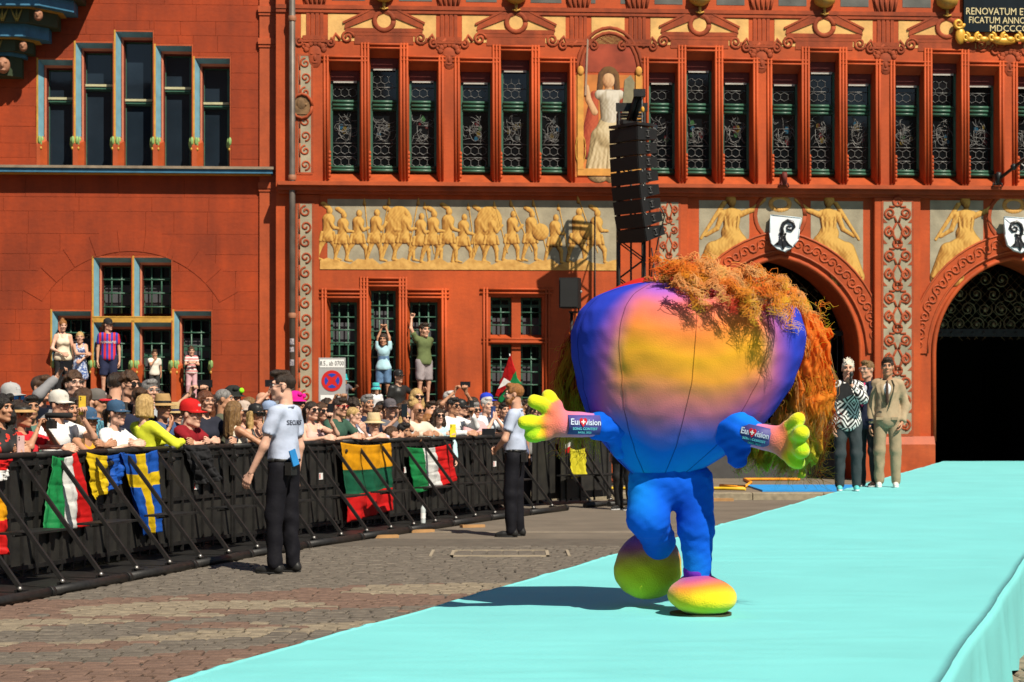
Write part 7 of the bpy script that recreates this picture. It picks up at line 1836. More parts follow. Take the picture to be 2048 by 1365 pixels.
flag('flag', 'red over white flag corner at the near edge of the barrier', [hang(-40, 905), hang(20, 918), hang(12, 960), hang(-40, 965)], lambda u, v: 0 if v < .5 else 1, [FR, FW], seed=6, nf=2)
flag('flag', 'red and yellow flag strip hanging low at the near edge of the barrier', [hang(-40, 985), hang(2, 990), hang(14, 1108), hang(-40, 1115)], lambda u, v: 0 if v < .4 else 1, [FAM, FR], seed=7, nf=2)
flag('flag', 'small red and white flag near the far end of the barrier', [hang(1118, 885), hang(1140, 884), hang(1138, 905), hang(1116, 915)], lambda u, v: 0 if v < .4 else 1, [FW, FR], seed=8, nf=2, nu=10, nv=10, fold=.015)
flag('yellow_shirt', 'yellow shirt hung over the far end of the barrier', [hang(1138, 896), hang(1166, 896), hang(1172, 950), hang(1142, 958)], lambda u, v: 0, [fcl('lemon', (.7, .62, .03))], seed=9, nf=2, cat='shirt', nu=16, nv=16)
flag('dark_jacket', 'dark navy jacket slung over the rail below the red capped boy', [hang(360, 888), hang(410, 888), hang(438, 960), hang(395, 970)], lambda u, v: 0, [cloth((.012, .014, .03))], seed=10, nf=2, fold=.05, cat='jacket')
# waved flag on a pole
fp = thing('hand_flag', 'red, white, green and black flag on a thin pole above the crowd', 'flag')
pa = AT(1048, 33.0, 800); pb_ = AT(1019, 33.0, 708)
b = MB(); b.tube([AT(1052, 33, 850), pb_], .008, 6); b.build('pole', WHITE, fp)
A0, A1 = pb_, AT(1037, 33, 760)
o = flag('cloth', None, [AT(1019, 32.98, 708), AT(1038, 32.98, 768), AT(1000, 33.0, 812), AT(990, 33.2, 790)], lambda u, v: 2 if (v < .45 and abs(u - .5) < .0) else (0 if u < .5 + .12 * v else (3 if u > .85 and v > .3 else 1)), [FR, FG, FW, FK], nu=30, nv=30, fold=.04, nf=2, seed=11, cat=None); o.parent = fp
b = MB(); w0, w1, w2 = AT(1008, 32.93, 756), AT(1022, 32.93, 765), AT(996, 32.93, 778); b.add([w0, w1, w2, w0 + Vector((0, .01, 0)), w1 + Vector((0, .01, 0)), w2 + Vector((0, .01, 0))], [(0, 2, 1), (3, 4, 5), (0, 1, 4, 3), (1, 2, 5, 4), (2, 0, 3, 5)]); b.build('white_band', FW, fp)

# ------------------------------------------------------------------ truss tower with loudspeaker array
TY = 38.9
tw = thing('speaker_tower', 'black truss tower with a hoist at its top behind the costumed performer', 'truss tower', (AT(1262, TY).x, TY, .118))
gx = .24; topz = AT(0, TY, 225).z - .118
b = MB(); b.box(-.6, .6, -.6, .6, 0, .05); b.box(-.32, .32, -.32, .32, .051, .25); b.build('base', BSTEEL, tw)
for sx in (-1, 1):
    for sy in (-1, 1):
        b = MB(); b.tube([(sx * gx, sy * gx, .25), (sx * gx, sy * gx, topz)], .03, 8); b.build('chord', BSTEEL, tw)
b = MB(); z = .3; k = 0
while z < topz - .3:
    for (x0, y0, x1, y1) in ((-gx, -gx, gx, -gx), (-gx, gx, gx, gx), (-gx, -gx, -gx, gx), (gx, -gx, gx, gx)):
        if k % 2: x0, y0, x1, y1 = x1, y1, x0, y0
        b.tube([(x0, y0, z), (x1, y1, z + .36)], .014, 5)
    z += .36; k += 1
props(b.build('lacing', BSTEEL, tw), kind='stuff')
for z in (topz, topz - .12, AT(0, TY, 472).z - .118, AT(0, TY, 477).z - .16):
    b = MB(); 
    for (x0, y0, x1, y1) in ((-gx, -gx, gx, -gx), (-gx, gx, gx, gx), (-gx, -gx, -gx, gx), (gx, -gx, gx, gx)): b.tube([(x0, y0, z), (x1, y1, z)], .024, 6)
    b.build('ring_frame', BSTEEL, tw)
b = MB(); b.box(-.3, .3, -.27, -.22, topz - .02, topz + .14); b.tube([(-.05, -.25, topz - .2), (.12, -.45, topz + .34)], .06, 4); b.tube([(.05, -.25, topz - .2), (.2, -.45, topz + .34)], .05, 4); b.box(.02, .24, -.55, -.4, topz + .22, topz + .36); b.build('hoist_beam', BSTEEL, tw)
b = MB(); b.tube([(.18, -.5, topz + .3 - i * .045) for i in range(0, 14)], [.018, .008] * 7, 5); b.ell((.19, -.5, topz - .02), (.035, .035, .06), 8, 5, 1); b.build('hoist_chain', [BOLT, mat('amber_hook', (.6, .3, .02), .5)], tw)
b = MB(); b.tube([(.0, .0, .25), (.0, .0, topz - .3)], .02, 6); b.build('cable_bundle', BLKP, tw)
arr = thing('loudspeaker_array', 'curved hanging array of eight black loudspeakers in front of the truss tower', 'loudspeaker', (AT(1266, TY - .55).x, TY - .55, AT(0, TY - .55, 272).z), R(-50))
MW = .39; y_ = 0; z_ = 0; an = R(4)
SPK = mat('black_speaker_paint', (.006, .006, .006), .55, var=.3, bump=.1, bscale=80); SGR = mat('black_speaker_grille', (.006, .006, .006), .7)
cab = MB(); hh_ = .125
cab.add([(-MW, -.24, -hh_), (MW, -.24, -hh_), (MW, .24, -hh_ * .72), (-MW, .24, -hh_ * .72), (-MW, -.24, hh_), (MW, -.24, hh_), (MW, .24, hh_ * .72), (-MW, .24, hh_ * .72)], [(0, 3, 2, 1), (4, 5, 6, 7), (0, 1, 5, 4), (1, 2, 6, 5), (2, 3, 7, 6), (3, 0, 4, 7)])
cabm = cab.mesh('cabinet')
gr = MB(); gr.box(-MW + .02, MW - .02, -.25, -.241, -hh_ + .012, hh_ - .012); grm = gr.mesh('front_grille')
hns = []
for sx in (-1, 1):
    hn = MB(); hn.box(sx * (MW + .001) - .004, sx * (MW + .001) + .004, -.06, .06, -.07, .07, 0); hn.tube([(sx * (MW + .012), -.045, -.05), (sx * (MW + .03), 0, -.055), (sx * (MW + .012), .045, -.05)], .01, 5, 1); hn.tube([(sx * (MW + .012), -.045, .05), (sx * (MW + .03), 0, .055), (sx * (MW + .012), .045, .05)], .01, 5, 1); hn.tube([(sx * (MW + .02), 0, -.06), (sx * (MW + .02), 0, .06)], .009, 5, 1)
    hns.append(hn.mesh('side_handle'))
b = MB(); b.box(-MW, MW, -.26, .22, .15, .2); b.box(-.05, .05, -.3, .4, .2, .26); b.build('rigging_frame', BSTEEL, arr)
yy, zz = 0.0, 0.0
for i in range(8):
    ang = R(1.0 + i * 2.0); rot = (-ang * 0 + ang, 0, 0)
    c = ob('cabinet', cabm, SPK, arr, (0, yy, zz), (ang, 0, 0)); c2 = ob('front_grille', grm, SGR, c); c3 = [ob('side_handle', hm_, [SGR, mat('grey_handle', (.07, .07, .07), .4)], c) for hm_ in hns]
    for sx in (-1, 1): b = MB(); b.ell((sx * (MW + .005), -.16, .1), (.012, .014, .014), 6, 4); b.build('pin', BOLT, c)
    zz -= .262 * math.cos(ang); yy += .262 * math.sin(ang) * .9
b = MB(); b.tube([(MW - .05, .3, -1.2), (MW + .05, .4, -1.5), (MW, .3, -1.9), (.2, .3, -2.5), (.05, .35, -4.0)], .014, 5); b.tube([(MW - .1, .2, -2.1), (.35, .35, -3.2), (.2, .35, -4.4)], .014, 5); b.build('signal_cable', BLKP, arr)
# small loudspeaker on a stand in front of the two-by-two window
sp = thing('stand_loudspeaker', 'black tilted loudspeaker on a stand beside the two-by-two window', 'loudspeaker', (AT(1140, 36.6).x, 36.6, .118)); zc = AT(0, 36.6, 586).z - .118
b = MB(); b.tube([(.03, 0, .0), (.03, 0, zc - .35)], .03, 8); b.build('pole', BSTEEL, sp)
for a in (0, 120, 240):
    b = MB(); b.tube([(.03, 0, .7), (.03 + .5 * math.cos(R(a)), .5 * math.sin(R(a)), .0)], .016, 6); b.build('leg', BSTEEL, sp)
b = MB(); b.prism_z([(-.2, -.2), (.14, -.22), (.2, .0), (.1, .2), (-.12, .2)], zc - .28, zc + .26); c = b.build('cabinet', SPK, sp); 
b = MB(); b.box(.14, .17, -.06, .06, zc - .33, zc + .02); b.box(-.02, .17, -.05, .05, zc - .36, zc - .33); b.ell((.19, 0, zc + .02), (.03, .03, .03), 8, 5, 1); b.build('yoke', [BSTEEL, BOLT], sp)
b = MB(); b.box(-.18, .12, -.235, -.222, zc - .26, zc + .24); b.build('front_grille', SGR, sp)
# no-stopping sign
SY = 36.2; c = AT(664, SY, 757); sg = thing('parking_sign', 'grey temporary no-stopping sign with a red and blue disc standing behind the crowd', 'sign', (c.x, SY, .118)); zc = c.z - .118
b = MB(); b.tube([(0, .05, 0), (0, .05, zc + .3)], .024, 8); b.build('post', BOLT, sg)
w2, h2 = 27 / FPX * SY, 41 / FPX * SY
b = MB(); b.box(-w2, w2, -.0, .018, zc - h2 - .05, zc + h2, ch=.006); b.build('sign_board', mat('grey_sign_paint', (.33, .33, .33), .5, var=.04), sg)
b = MB(); b.box(-w2 * .9, w2 * .9, -.006, -.0005, zc + h2 * .53, zc + h2 * .92); pl_ = b.build('date_plate', WHITE, sg)
letters('8.5., ab 0700', .115, mat('black_print', (.02, .02, .02)), sg, (0, -.008, zc + h2 * .72), depth=.0015, sx=.72)
def disc(r, n=36): return [(r * math.cos(6.2832 * i / n), zc - h2 * .12 + r * math.sin(6.2832 * i / n)) for i in range(n)]
b = MB(); b.prism(disc(w2 * .78), -.008, -.0005); b.build('red_disc', mat('sign_red', (.5, .015, .012), .45, var=.04), sg)
b = MB(); r_ = w2 * .55
for q in range(4):
    a0 = R(q * 90 + 11 - 0 + 45 - 45 + 0); st = []
    cx_, cz_ = 0, zc - h2 * .12; mida = R(q * 90); 
    aa = [mida + R(-36 + 72 * t / 10) for t in range(11)]
    b.prism([(cx_ + .06 * math.cos(mida), cz_ + .06 * math.sin(mida))] + [(r_ * math.cos(x), cz_ + r_ * math.sin(x)) for x in aa], -.011, -.0081)
b.build('blue_field', mat('sign_blue', (.012, .05, .35), .45, var=.04), sg)
b = MB(); b.box(-w2 * .85, w2 * .85, -.004, -.0005, zc - h2 - .02, zc - h2 * .82); b.build('lower_plate', WHITE, sg)
# flag-pole brackets on the string course, one with a black pole
for px, lab, pole in ((1561, 'red iron flag-pole bracket without a pole on the window ledge', False), (1985, 'iron flag-pole bracket with a black pole slanting out from the ledge', True)):
    u, z = L(px, 362); t = thing('flagpole_bracket', lab, 'bracket', tuple(HALL_M @ Vector((u, -.3, z))), FA)
    b = MB(); b.box(-.06, .06, -.08, .1, -.12, .1); b.tube([(0, -.05, -.1), (0, -.12, .12)], .05, 8); b.tube([(-.08, -.05, -.08), (-.1, -.02, -.16)], .015, 5); b.tube([(.08, -.05, -.08), (.1, -.02, -.16)], .015, 5); b.build('socket', DRED if not pole else IRON, t)
    if pole:
        b = MB(); b.tube([(0, -.05, -.02), (.55, -.9, .5), (1.3, -2.4, 1.15)], [.035, .032, .028], 8); b.ell((.22, -.38, .2), (.07, .07, .07), 8, 5); b.build('pole', IRON, t)
        b = MB(); b.tube([(.3, -.5, .28), (1.2, -.6, -.5)], .008, 4); b.build('cord', WHITE, t)
b = MB(); u, z0_ = L(1190, 432); z1_ = L(1190, 600)[1]; b.tube([(u, -.03, z0_), (u, -.03, z1_), (u + .02, -.03, 1.0)], .012, 5); o = b.build('black_cable', BLKP); o.matrix_basis = HALL_M; props(o, 'black cable running straight down the wall below the painted frieze', 'cable')
# ------------------------------------------------------------------ costumed performer on the runway: plain padded suit, wool wig, foam gloves and boots
CY = 10.5
croot = AT(1385, CY); CR = Vector((croot.x, CY, SH))
perf = thing('costumed_performer', 'performer in a big rainbow padded suit and orange wool wig stepping along the runway', 'costumed performer', CR)
def C(px, py, dy=0.0):
    q = AT(px, CY + dy, py) - CR; return np.array((q.x, q.y, q.z))
PXM = CY / FPX
def lerpc(stops, t):
    t = np.clip(np.asarray(t, float), stops[0][0], stops[-1][0]); xs = [s[0] for s in stops]
    return np.stack([np.interp(t, xs, [s[1][k] for s in stops]) for k in range(3)], -1)
SUITM = attr_mat('dyed_padded_fabric', .9, .3, 160); SUITM.node_tree.nodes['Principled BSDF'].inputs['Specular IOR Level'].default_value = .08; FOAM = attr_mat('dyed_fleece', .95, .8, 140, sheen=.2); WOOL = attr_mat('dyed_wool', .75, .1, 30)
translucent(WOOL, .5)
NU, NV = 200, 150
T = (np.arange(NV + 1) / NV)
prof_t = [0, .02, .06, .13, .22, .34, .48, .62, .74, .84, .91, .96, .985, 1.0]
prof_w = [0, 36, 66, 106, 146, 185, 214, 231, 235, 221, 192, 140, 88, 0]
wT = np.interp(T, prof_t, prof_w)
k = np.array([1, 2, 3, 4, 3, 2, 1.]); k /= k.sum(); wp = np.pad(wT, 3, mode='reflect', reflect_type='odd'); wS = np.convolve(wp, k, 'valid'); wS[0] = wS[-1] = 0; wS = np.maximum(wS, 0)
cxT = np.interp(T, [0, .2, .5, 1.0], [1318, 1345, 1370, 1384]); cyT = 970 - (970 - 556) * T
TH = np.linspace(0, 2 * np.pi, NU, endpoint=False)
g_th, g_t = np.meshgrid(TH, T); W2 = np.repeat(wS[:, None], NU, 1) * PXM
ce, se = np.cos(g_th), np.sin(g_th); pw = .9
Xs = np.sign(ce) * np.abs(ce) ** pw * W2; Ys = np.sign(se) * np.abs(se) ** pw * W2 * .74 + .06 * (1 - np.cos(2 * np.pi * g_t)) * 0
cen = np.stack([C(cxT[j], cyT[j]) for j in range(NV + 1)])
ngore = 10
gore = np.abs(np.sin(ngore / 2 * (g_th + .314))) ** .25
puff = 1 + .014 * (gore - 1) * np.sin(np.pi * g_t)
wrk = .0025 * np.sin(23 * g_t + 3 * np.sin(3 * g_th)) * np.sin(9 * g_th + 5 * g_t) + .0018 * np.sin(61 * g_t + 7 * np.sin(5 * g_th) + 4 * g_th) * np.sin(5 * g_th) + .002 * np.sin(40 * g_th + 30 * g_t) * np.exp(-((gore - .45) / .3) ** 2)
f_ = puff + wrk / np.maximum(W2, .1)
V = np.stack([Xs * f_ + cen[:, 0][:, None], Ys * f_ + cen[:, 1][:, None], np.repeat(cen[:, 2][:, None], NU, 1) + .012 * np.sin(5 * g_th) * np.sin(np.pi * g_t)], -1).reshape(-1, 3)
idx = np.arange((NV + 1) * NU).reshape(NV + 1, NU); nx2 = np.roll(idx, -1, 1)
Q = np.stack([idx[:-1], nx2[:-1], nx2[1:], idx[1:]], -1).reshape(-1, 4)
me = np_mesh('suit_body', V, quads=Q)
Vg = V.reshape(NV + 1, NU, 3)
base = lerpc([(0, (.008, .4, .7)), (.06, (.004, .2, .68)), (.2, (.004, .12, .62)), (.27, (.1, .11, .5)), (.36, (.44, .13, .24)), (.45, (.6, .19, .14)), (.54, (.74, .3, .04)), (.64, (.76, .36, .025)), (.75, (.76, .22, .05)), (.86, (.66, .15, .14)), (.93, (.3, .1, .5)), (1, (.1, .05, .5))], g_t + .035 * np.sin(3 * g_th) * np.sin(4 * g_t) + .02 * np.sin(7 * g_th + 9 * g_t))
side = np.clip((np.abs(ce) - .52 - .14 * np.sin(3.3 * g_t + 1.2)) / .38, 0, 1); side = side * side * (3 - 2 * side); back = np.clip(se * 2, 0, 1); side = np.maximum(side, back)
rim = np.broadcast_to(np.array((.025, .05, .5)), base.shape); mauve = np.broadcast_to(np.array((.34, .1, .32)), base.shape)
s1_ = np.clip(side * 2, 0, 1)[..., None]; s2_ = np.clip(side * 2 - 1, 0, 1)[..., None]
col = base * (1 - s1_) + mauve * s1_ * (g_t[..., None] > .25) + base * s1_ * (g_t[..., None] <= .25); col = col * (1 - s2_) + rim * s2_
set_dye(me, col.reshape(-1, 3)); ob('suit_body', me, SUITM, perf)
for kg in (6, 7, 8, 9):                                      # raised seams between the padded panels
    j = int(round(((kg * 2 * math.pi / ngore - .314) % (2 * math.pi)) / (2 * math.pi) * NU)) % NU
    rows = list(range(5, NV - 4, 3)); b = MB(); b.tube([tuple(Vg[r, j]) for r in rows], .0028, 5); m_ = b.mesh('seam'); set_dye(m_, np.repeat(col[rows, j] * .5, 5, 0)); ob('seam', m_, SUITM, perf)
def dyed(name, prims, h, k, colf, m=FOAM, parent=perf, subs=(), planes=(), wr=0, seed=0, noise=None):
    V, Q = sdf_mesh(prims, h, k, subs, planes, wr, seed, noise); me = np_mesh(name, V, quads=Q); set_dye(me, colf(V)); return ob(name, me, m, parent)
BLUE = np.array((.012, .1, .52))
def fold(f, a): return lambda X, Y, Z: a * (np.sin(f * Z + .6 * f * X + 2 * np.sin(.31 * f * X + .4 * f * Y)) * (.6 + .4 * np.sin(.23 * f * Z)) + .5 * np.sin(1.7 * f * Z - .9 * f * X + 3))
bluef = lambda V: lerpc([(-.2, (.003, .05, .42)), (.5, (.004, .1, .62)), (1.2, (.006, .22, .72))], .6 * np.sin(9 * V[:, 2] + 4 * V[:, 0]) * np.sin(11 * V[:, 0] + 2) + .5)
# legs
trp = [rc(C(1330, 925, .04), C(1330, 960, .02), .17, .16), rc(C(1302, 965, 0), C(1296, 1035, -.07), .118, .105), rc(C(1296, 1035, -.07), C(1318, 1082, .2), .105, .082), rc(C(1318, 1082, .2), C(1312, 1110, .3), .08, .07),
       rc(C(1386, 965, 0), C(1392, 1055, -.02), .105, .092), rc(C(1392, 1055, -.02), C(1396, 1156, .0), .09, .066)]
dyed('trousers', trp, .012, .03, bluef, SUITM, noise=fold(85, .0028))
dyed('cuff', [rc(C(1394, 1146, 0), C(1400, 1168, 0), .072, .062)], .01, .01, lambda V: np.tile(np.array((.14, .03, .42)), (len(V), 1)), SUITM, noise=fold(60, .003))
# boots
def bootf(c, r):
    def f(V):
        z = (V[:, 2] - c[2]) / r; return lerpc([(-1, (.4, .62, .02)), (-.4, (.72, .62, .01)), (.1, (.76, .52, .01)), (.55, (.72, .22, .02)), (.9, (.45, .06, .2)), (1.2, (.15, .03, .42))], z + .12 * np.sin(14 * V[:, 0] + 3))
    return f
zb_ = C(1402, 1222, -.1)
cR = C(1402, 1190, -.08)
dyed('boot', [el(cR, (.172, .17, .092)), el(C(1396, 1180, .05), (.12, .15, .09)), el(cR + np.array((.02, -.06, -.02)), (.15, .12, .075))], .011, .04, bootf(cR, .09), FOAM, planes=[((0, 0, .012), (0, 0, -1))], noise=lambda X, Y, Z: .0015 * np.sin(50 * X) * np.sin(43 * Y))
b = MB(); b.prism_z([(cR[0] + .158 * math.cos(a), cR[1] + .02 + .165 * math.sin(a)) for a in [i * math.pi / 14 for i in range(28)]], .0, .0125); b.build('boot_sole', mat('dark_sole', (.05, .05, .02), .8), perf)
cL = C(1298, 1128, .32)
dyed('boot', [el(cL, (.172, .11, .165)), el(cL + np.array((-.015, -.02, -.05)), (.165, .1, .13)), el(C(1308, 1092, .3), (.09, .09, .09))], .012, .05, lambda V: lerpc([(-1, (.5, .6, .02)), (-.2, (.62, .5, .01)), (.15, (.5, .25, .03)), (.45, (.3, .05, .12)), (.8, (.12, .02, .3))], (V[:, 2] - cL[2]) / .16 + .1 * np.sin(9 * V[:, 0])), FOAM, noise=fold(45, .0025))
# sleeves
dyed('sleeve', [rc(C(1262, 856, -.12), C(1212, 850, -.17), .105, .075), rc(C(1212, 850, -.17), C(1196, 851, -.18), .072, .07), el(C(1240, 880, -.1), (.05, .06, .1))], .011, .03, bluef, SUITM, noise=fold(70, .005))
dyed('sleeve', [rc(C(1452, 850, -.2), C(1480, 862, -.28), .1, .085), rc(C(1480, 862, -.28), C(1502, 868, -.31), .08, .07), el(C(1474, 900, -.26), (.06, .05, .09)), rc(C(1462, 880, -.24), C(1484, 922, -.25), .06, .02)], .011, .03, bluef, SUITM, noise=fold(70, .005))
def glove(name, wrist, palm, fingers, thumb_r=.034):
    P = [rc(wrist, palm, .06, .068, .8)]; tips = []
    for pts, r in fingers:
        q = [palm + (np.array(pts[0]) - palm) * .2] + [np.array(x) for x in pts]
        P.append(rc(q[0], q[1], .042, r)); 
        for a, c in zip(q[1:], q[2:]): P.append(rc(a, c, r, r * 1.04))
        tips.append((q[1], q[-1]))
    ln = np.linalg.norm(palm - wrist)
    def f(V):
        s = ((V - wrist) @ (palm - wrist)) / ln ** 2; c = lerpc([(-.5, (.05, .2, .6)), (-.15, (.3, .18, .52)), (.35, (.55, .17, .42)), (1.1, (.68, .16, .12)), (1.6, (.74, .2, .04))], s)
        w = np.zeros(len(V)); yg = np.zeros((len(V), 3))
        for a, t in tips:
            d = t - a; u = np.clip(((V - a) @ d) / (d @ d), -.3, 1.3); dist = np.linalg.norm(V - (a + np.clip(u, 0, 1)[:, None] * d), axis=1); m = (dist < .055) & (u > w)
            w = np.where(m, u, w)
        tip = lerpc([(0, (.74, .22, .03)), (.35, (.76, .42, .01)), (.7, (.74, .62, .01)), (1.1, (.66, .64, .01))], w)
        m = (w > .02)[:, None] * np.clip(w * 4, 0, 1)[:, None]; c = c * (1 - m) + tip * m
        low = np.zeros(len(V))
        for a, t in tips: low = np.maximum(low, np.where(np.linalg.norm(V - t, axis=1) < .09, np.clip(((t[2] + .0) - V[:, 2]) / .03, 0, 1), 0))
        return c * (1 - .7 * low[:, None] * (w > .2)[:, None]) + np.array((.25, .6, .01)) * (.7 * low * (w > .2))[:, None]
    return dyed(name, P, .0095, .022, f, FOAM, noise=lambda X, Y, Z: .0012 * np.sin(60 * X + 20 * Z) * np.sin(50 * Y + 30 * Z))
glove('glove', C(1196, 851, -.19), C(1118, 848, -.24), [([C(1100, 822, -.26), C(1082, 808, -.26), C(1068, 803, -.27)], .033), ([C(1112, 812, -.22), C(1100, 796, -.2), C(1096, 792, -.2)], .03), ([C(1090, 846, -.27), C(1062, 845, -.29), C(1048, 845, -.3)], .032), ([C(1092, 866, -.25), C(1072, 870, -.27), C(1062, 871, -.27)], .033)])
glove('glove', C(1503, 870, -.32), C(1556, 880, -.42), [([C(1576, 856, -.46), C(1592, 844, -.5), C(1597, 838, -.52)], .032), ([C(1588, 872, -.48), C(1602, 868, -.56), C(1603, 866, -.58)], .036), ([C(1588, 892, -.47), C(1602, 900, -.53), C(1604, 902, -.55)], .036), ([C(1570, 904, -.44), C(1588, 920, -.47), C(1596, 925, -.48)], .034)])
# wristbands with lettering
PALE = mat('pale_print', (.55, .6, .75), .7); CYP = mat('cyan_print', (.1, .45, .55), .7)
for c, rx, ry, rz_, dark in ((C(1163, 850, -.212) + np.array((.016, -.068, 0)), 0, R(1), R(14), False), (C(1522, 872, -.357) + np.array((-.038, -.057, 0)), 0, R(11), R(-34), True)):
    w = ob('wristband', None) if False else None
    b = MB(); hw, hh = .083, .049
    vs = []; fs = []; n = 8
    for i in range(n + 1):
        z = -hh + 2 * hh * i / n; y = .03 * (z / hh) ** 2
        for x in (-hw, hw): vs += [(x, y - .004, z), (x, y + .004, z)]
    for i in range(n):
        a = 4 * i; fs += [[a, a + 2, a + 6, a + 4], [a + 1, a + 5, a + 7, a + 3], [a, a + 4, a + 5, a + 1], [a + 2, a + 3, a + 7, a + 6]]
    fs += [[0, 1, 3, 2], [4 * n, 4 * n + 2, 4 * n + 3, 4 * n + 1]]
    b.add(vs, fs, 0, True); w = b.build('wristband', mat('violet_blue_print' if not dark else 'dark_violet_print', (.1, .075, .3) if not dark else (.07, .06, .24), .6, col2=(.02, .04, .2), nscale=9), perf, tuple(c), (rx, ry, rz_))
    letters('Eur', .044, PALE, w, (-.05, -.006, .014), depth=.001, bold=True, sx=.9); letters('vision', .042, PALE, w, (.04, -.006, .012), depth=.001, bold=True, sx=.85)
    letters('SONG CONTEST', .017, CYP, w, (0, .001, -.02), depth=.004, bold=True); letters('BASEL 2025', .014, CYP, w, (0, .01, -.038), depth=.006)
    b = MB(); h = [(0, -.024), (-.018, .0), (-.02, .012), (-.012, .021), (-.003, .018), (0, .012), (.003, .018), (.012, .021), (.02, .012), (.018, 0)]
    b.prism([(x - .012, z + .014) for x, z in h], -.009, -.004); b.build('heart', mat('heart_red', (.55, .01, .03), .5), w)
    b = MB(); b.box(-.015, -.009, -.0105, -.0091, .004, .026); b.box(-.0225, -.0155, -.0105, -.0091, .012, .018); b.box(-.0085, -.0015, -.0105, -.0091, .012, .018); b.build('cross', WHITE, w)
# wig: red cloth cap and thousands of wavy wool strands
dyed('wig_cap', [el(C(1390, 636, .14), (.575, .3, .232)), el(C(1398, 700, .2), (.56, .28, .3))], .02, .08, lambda V: np.tile(np.array((.5, .02, .015)), (len(V), 1)), SUITM, noise=fold(20, .004))
wigc = lambda stops: (lambda V: lerpc(stops, (C(0, 540)[2] - V[:, 2]) / (C(0, 540)[2] - C(0, 960)[2]) + .05 * np.sin(30 * V[:, 0] + 11 * V[:, 2])))
def wool(f, a): return lambda X, Y, Z: a * (np.sin(f * X + 3 * np.sin(.2 * f * Z + .2 * f * X) + 1.5 * np.sin(.5 * f * Z)) * (.6 + .4 * np.sin(.4 * f * Z + 2 * np.sin(.4 * f * X))) + .6 * np.sin(2.1 * f * X + 2.2 * np.sin(.33 * f * Z) + .6 * f * Y) + .35 * np.sin(4.3 * f * X + 3 * np.sin(.7 * f * Z + f * .3 * X)))
OR_ = [(0, (.86, .4, .12)), (.13, (.86, .32, .06)), (.3, (.86, .2, .02)), (.55, (.86, .22, .02)), (.75, (.85, .36, .03)), (.88, (.7, .6, .04)), (1, (.4, .62, .05))]
dyed('wig_base', [rc(C(1345, 572, -.14), C(1420, 574, -.2), .09, .1), rc(C(1420, 574, -.2), C(1500, 588, -.17), .1, .1), rc(C(1500, 588, -.17), C(1572, 622, -.04), .1, .1), rc(C(1572, 622, .0), C(1608, 690, .06), .11, .125), rc(C(1608, 690, .06), C(1618, 800, .08), .125, .125), rc(C(1618, 800, .08), C(1608, 890, .1), .125, .09), rc(C(1608, 890, .1), C(1600, 935, .1), .09, .04), rc(C(1510, 880, .2), C(1590, 880, .18), .06, .08), rc(C(1530, 890, .2), C(1535, 930, .2), .07, .03), rc(C(1590, 820, .2), C(1560, 900, .22), .1, .06),
     rc(C(1180, 650, .2), C(1156, 760, .2), .08, .085), rc(C(1156, 760, .2), C(1152, 860, .2), .085, .045)], .0075, .05, wigc(OR_), WOOL, noise=wool(62, .017))
wr_ = np.random.RandomState(12)
SV = []; SQ = []; SCL = []; nv_ = 0
STOPS = {'o': [(0, (.8, .12, .012)), (.4, (.85, .24, .02)), (.75, (.85, .36, .03)), (1, (.8, .6, .05))], 'r': [(0, (.5, .015, .015)), (1, (.6, .05, .02))], 'p': [(0, (.85, .28, .06)), (.5, (.86, .42, .16)), (1, (.86, .5, .12))], 'g': [(0, (.72, .25, .03)), (.55, (.82, .4, .03)), (.82, (.62, .6, .05)), (1, (.35, .62, .06))], 'y': [(0, (.74, .35, .03)), (1, (.76, .6, .03))]}
def strand(pts, r0, r1, key, curl, fq, ph):
    global nv_
    P = np.asarray(pts, float); n = 16
    s = np.linspace(0, len(P) - 1, n); i0 = np.minimum(s.astype(int), len(P) - 2); f = (s - i0)[:, None]; f = f * f * (3 - 2 * f) * .35 + f * .65
    Q_ = P[i0] * (1 - f) + P[i0 + 1] * f; t = np.linspace(0, 1, n)
    d = np.gradient(Q_, axis=0); d /= np.linalg.norm(d, axis=1)[:, None] + 1e-9
    ref = np.array((.2, -1, .1)); u = np.cross(d, ref); u /= np.linalg.norm(u, axis=1)[:, None] + 1e-9; w = np.cross(d, u)
    am = curl * np.clip(t * 4, 0, 1)
    Q_ = Q_ + u * (am * np.sin(fq * t + ph))[:, None] + w * (am * .8 * np.cos(fq * t * 1.1 + ph * 1.7))[:, None]
    d = np.gradient(Q_, axis=0); d /= np.linalg.norm(d, axis=1)[:, None] + 1e-9; u = np.cross(d, ref); u /= np.linalg.norm(u, axis=1)[:, None] + 1e-9; w = np.cross(d, u)
    r = (r0 + (r1 - r0) * t)[:, None]; vv = []
    for k in range(3): a = k * 2.0944; vv.append(Q_ + (u * math.cos(a) + w * math.sin(a)) * r)
    v = np.stack(vv, 1).reshape(-1, 3); ii = np.arange(n * 3).reshape(n, 3); jj = np.roll(ii, -1, 1)
    q = np.stack([ii[:-1], jj[:-1], jj[1:], ii[1:]], -1).reshape(-1, 4)
    c = lerpc(STOPS[key], t) * wr_.uniform(.88, 1.12); SV.append(v); SQ.append(q + nv_); SCL.append(np.repeat(np.clip(c, 0, .82), 3, 0)); nv_ += n * 3
def jit(p, s): return np.asarray(p) + wr_.normal(0, 1, 3) * s
U = wr_.uniform
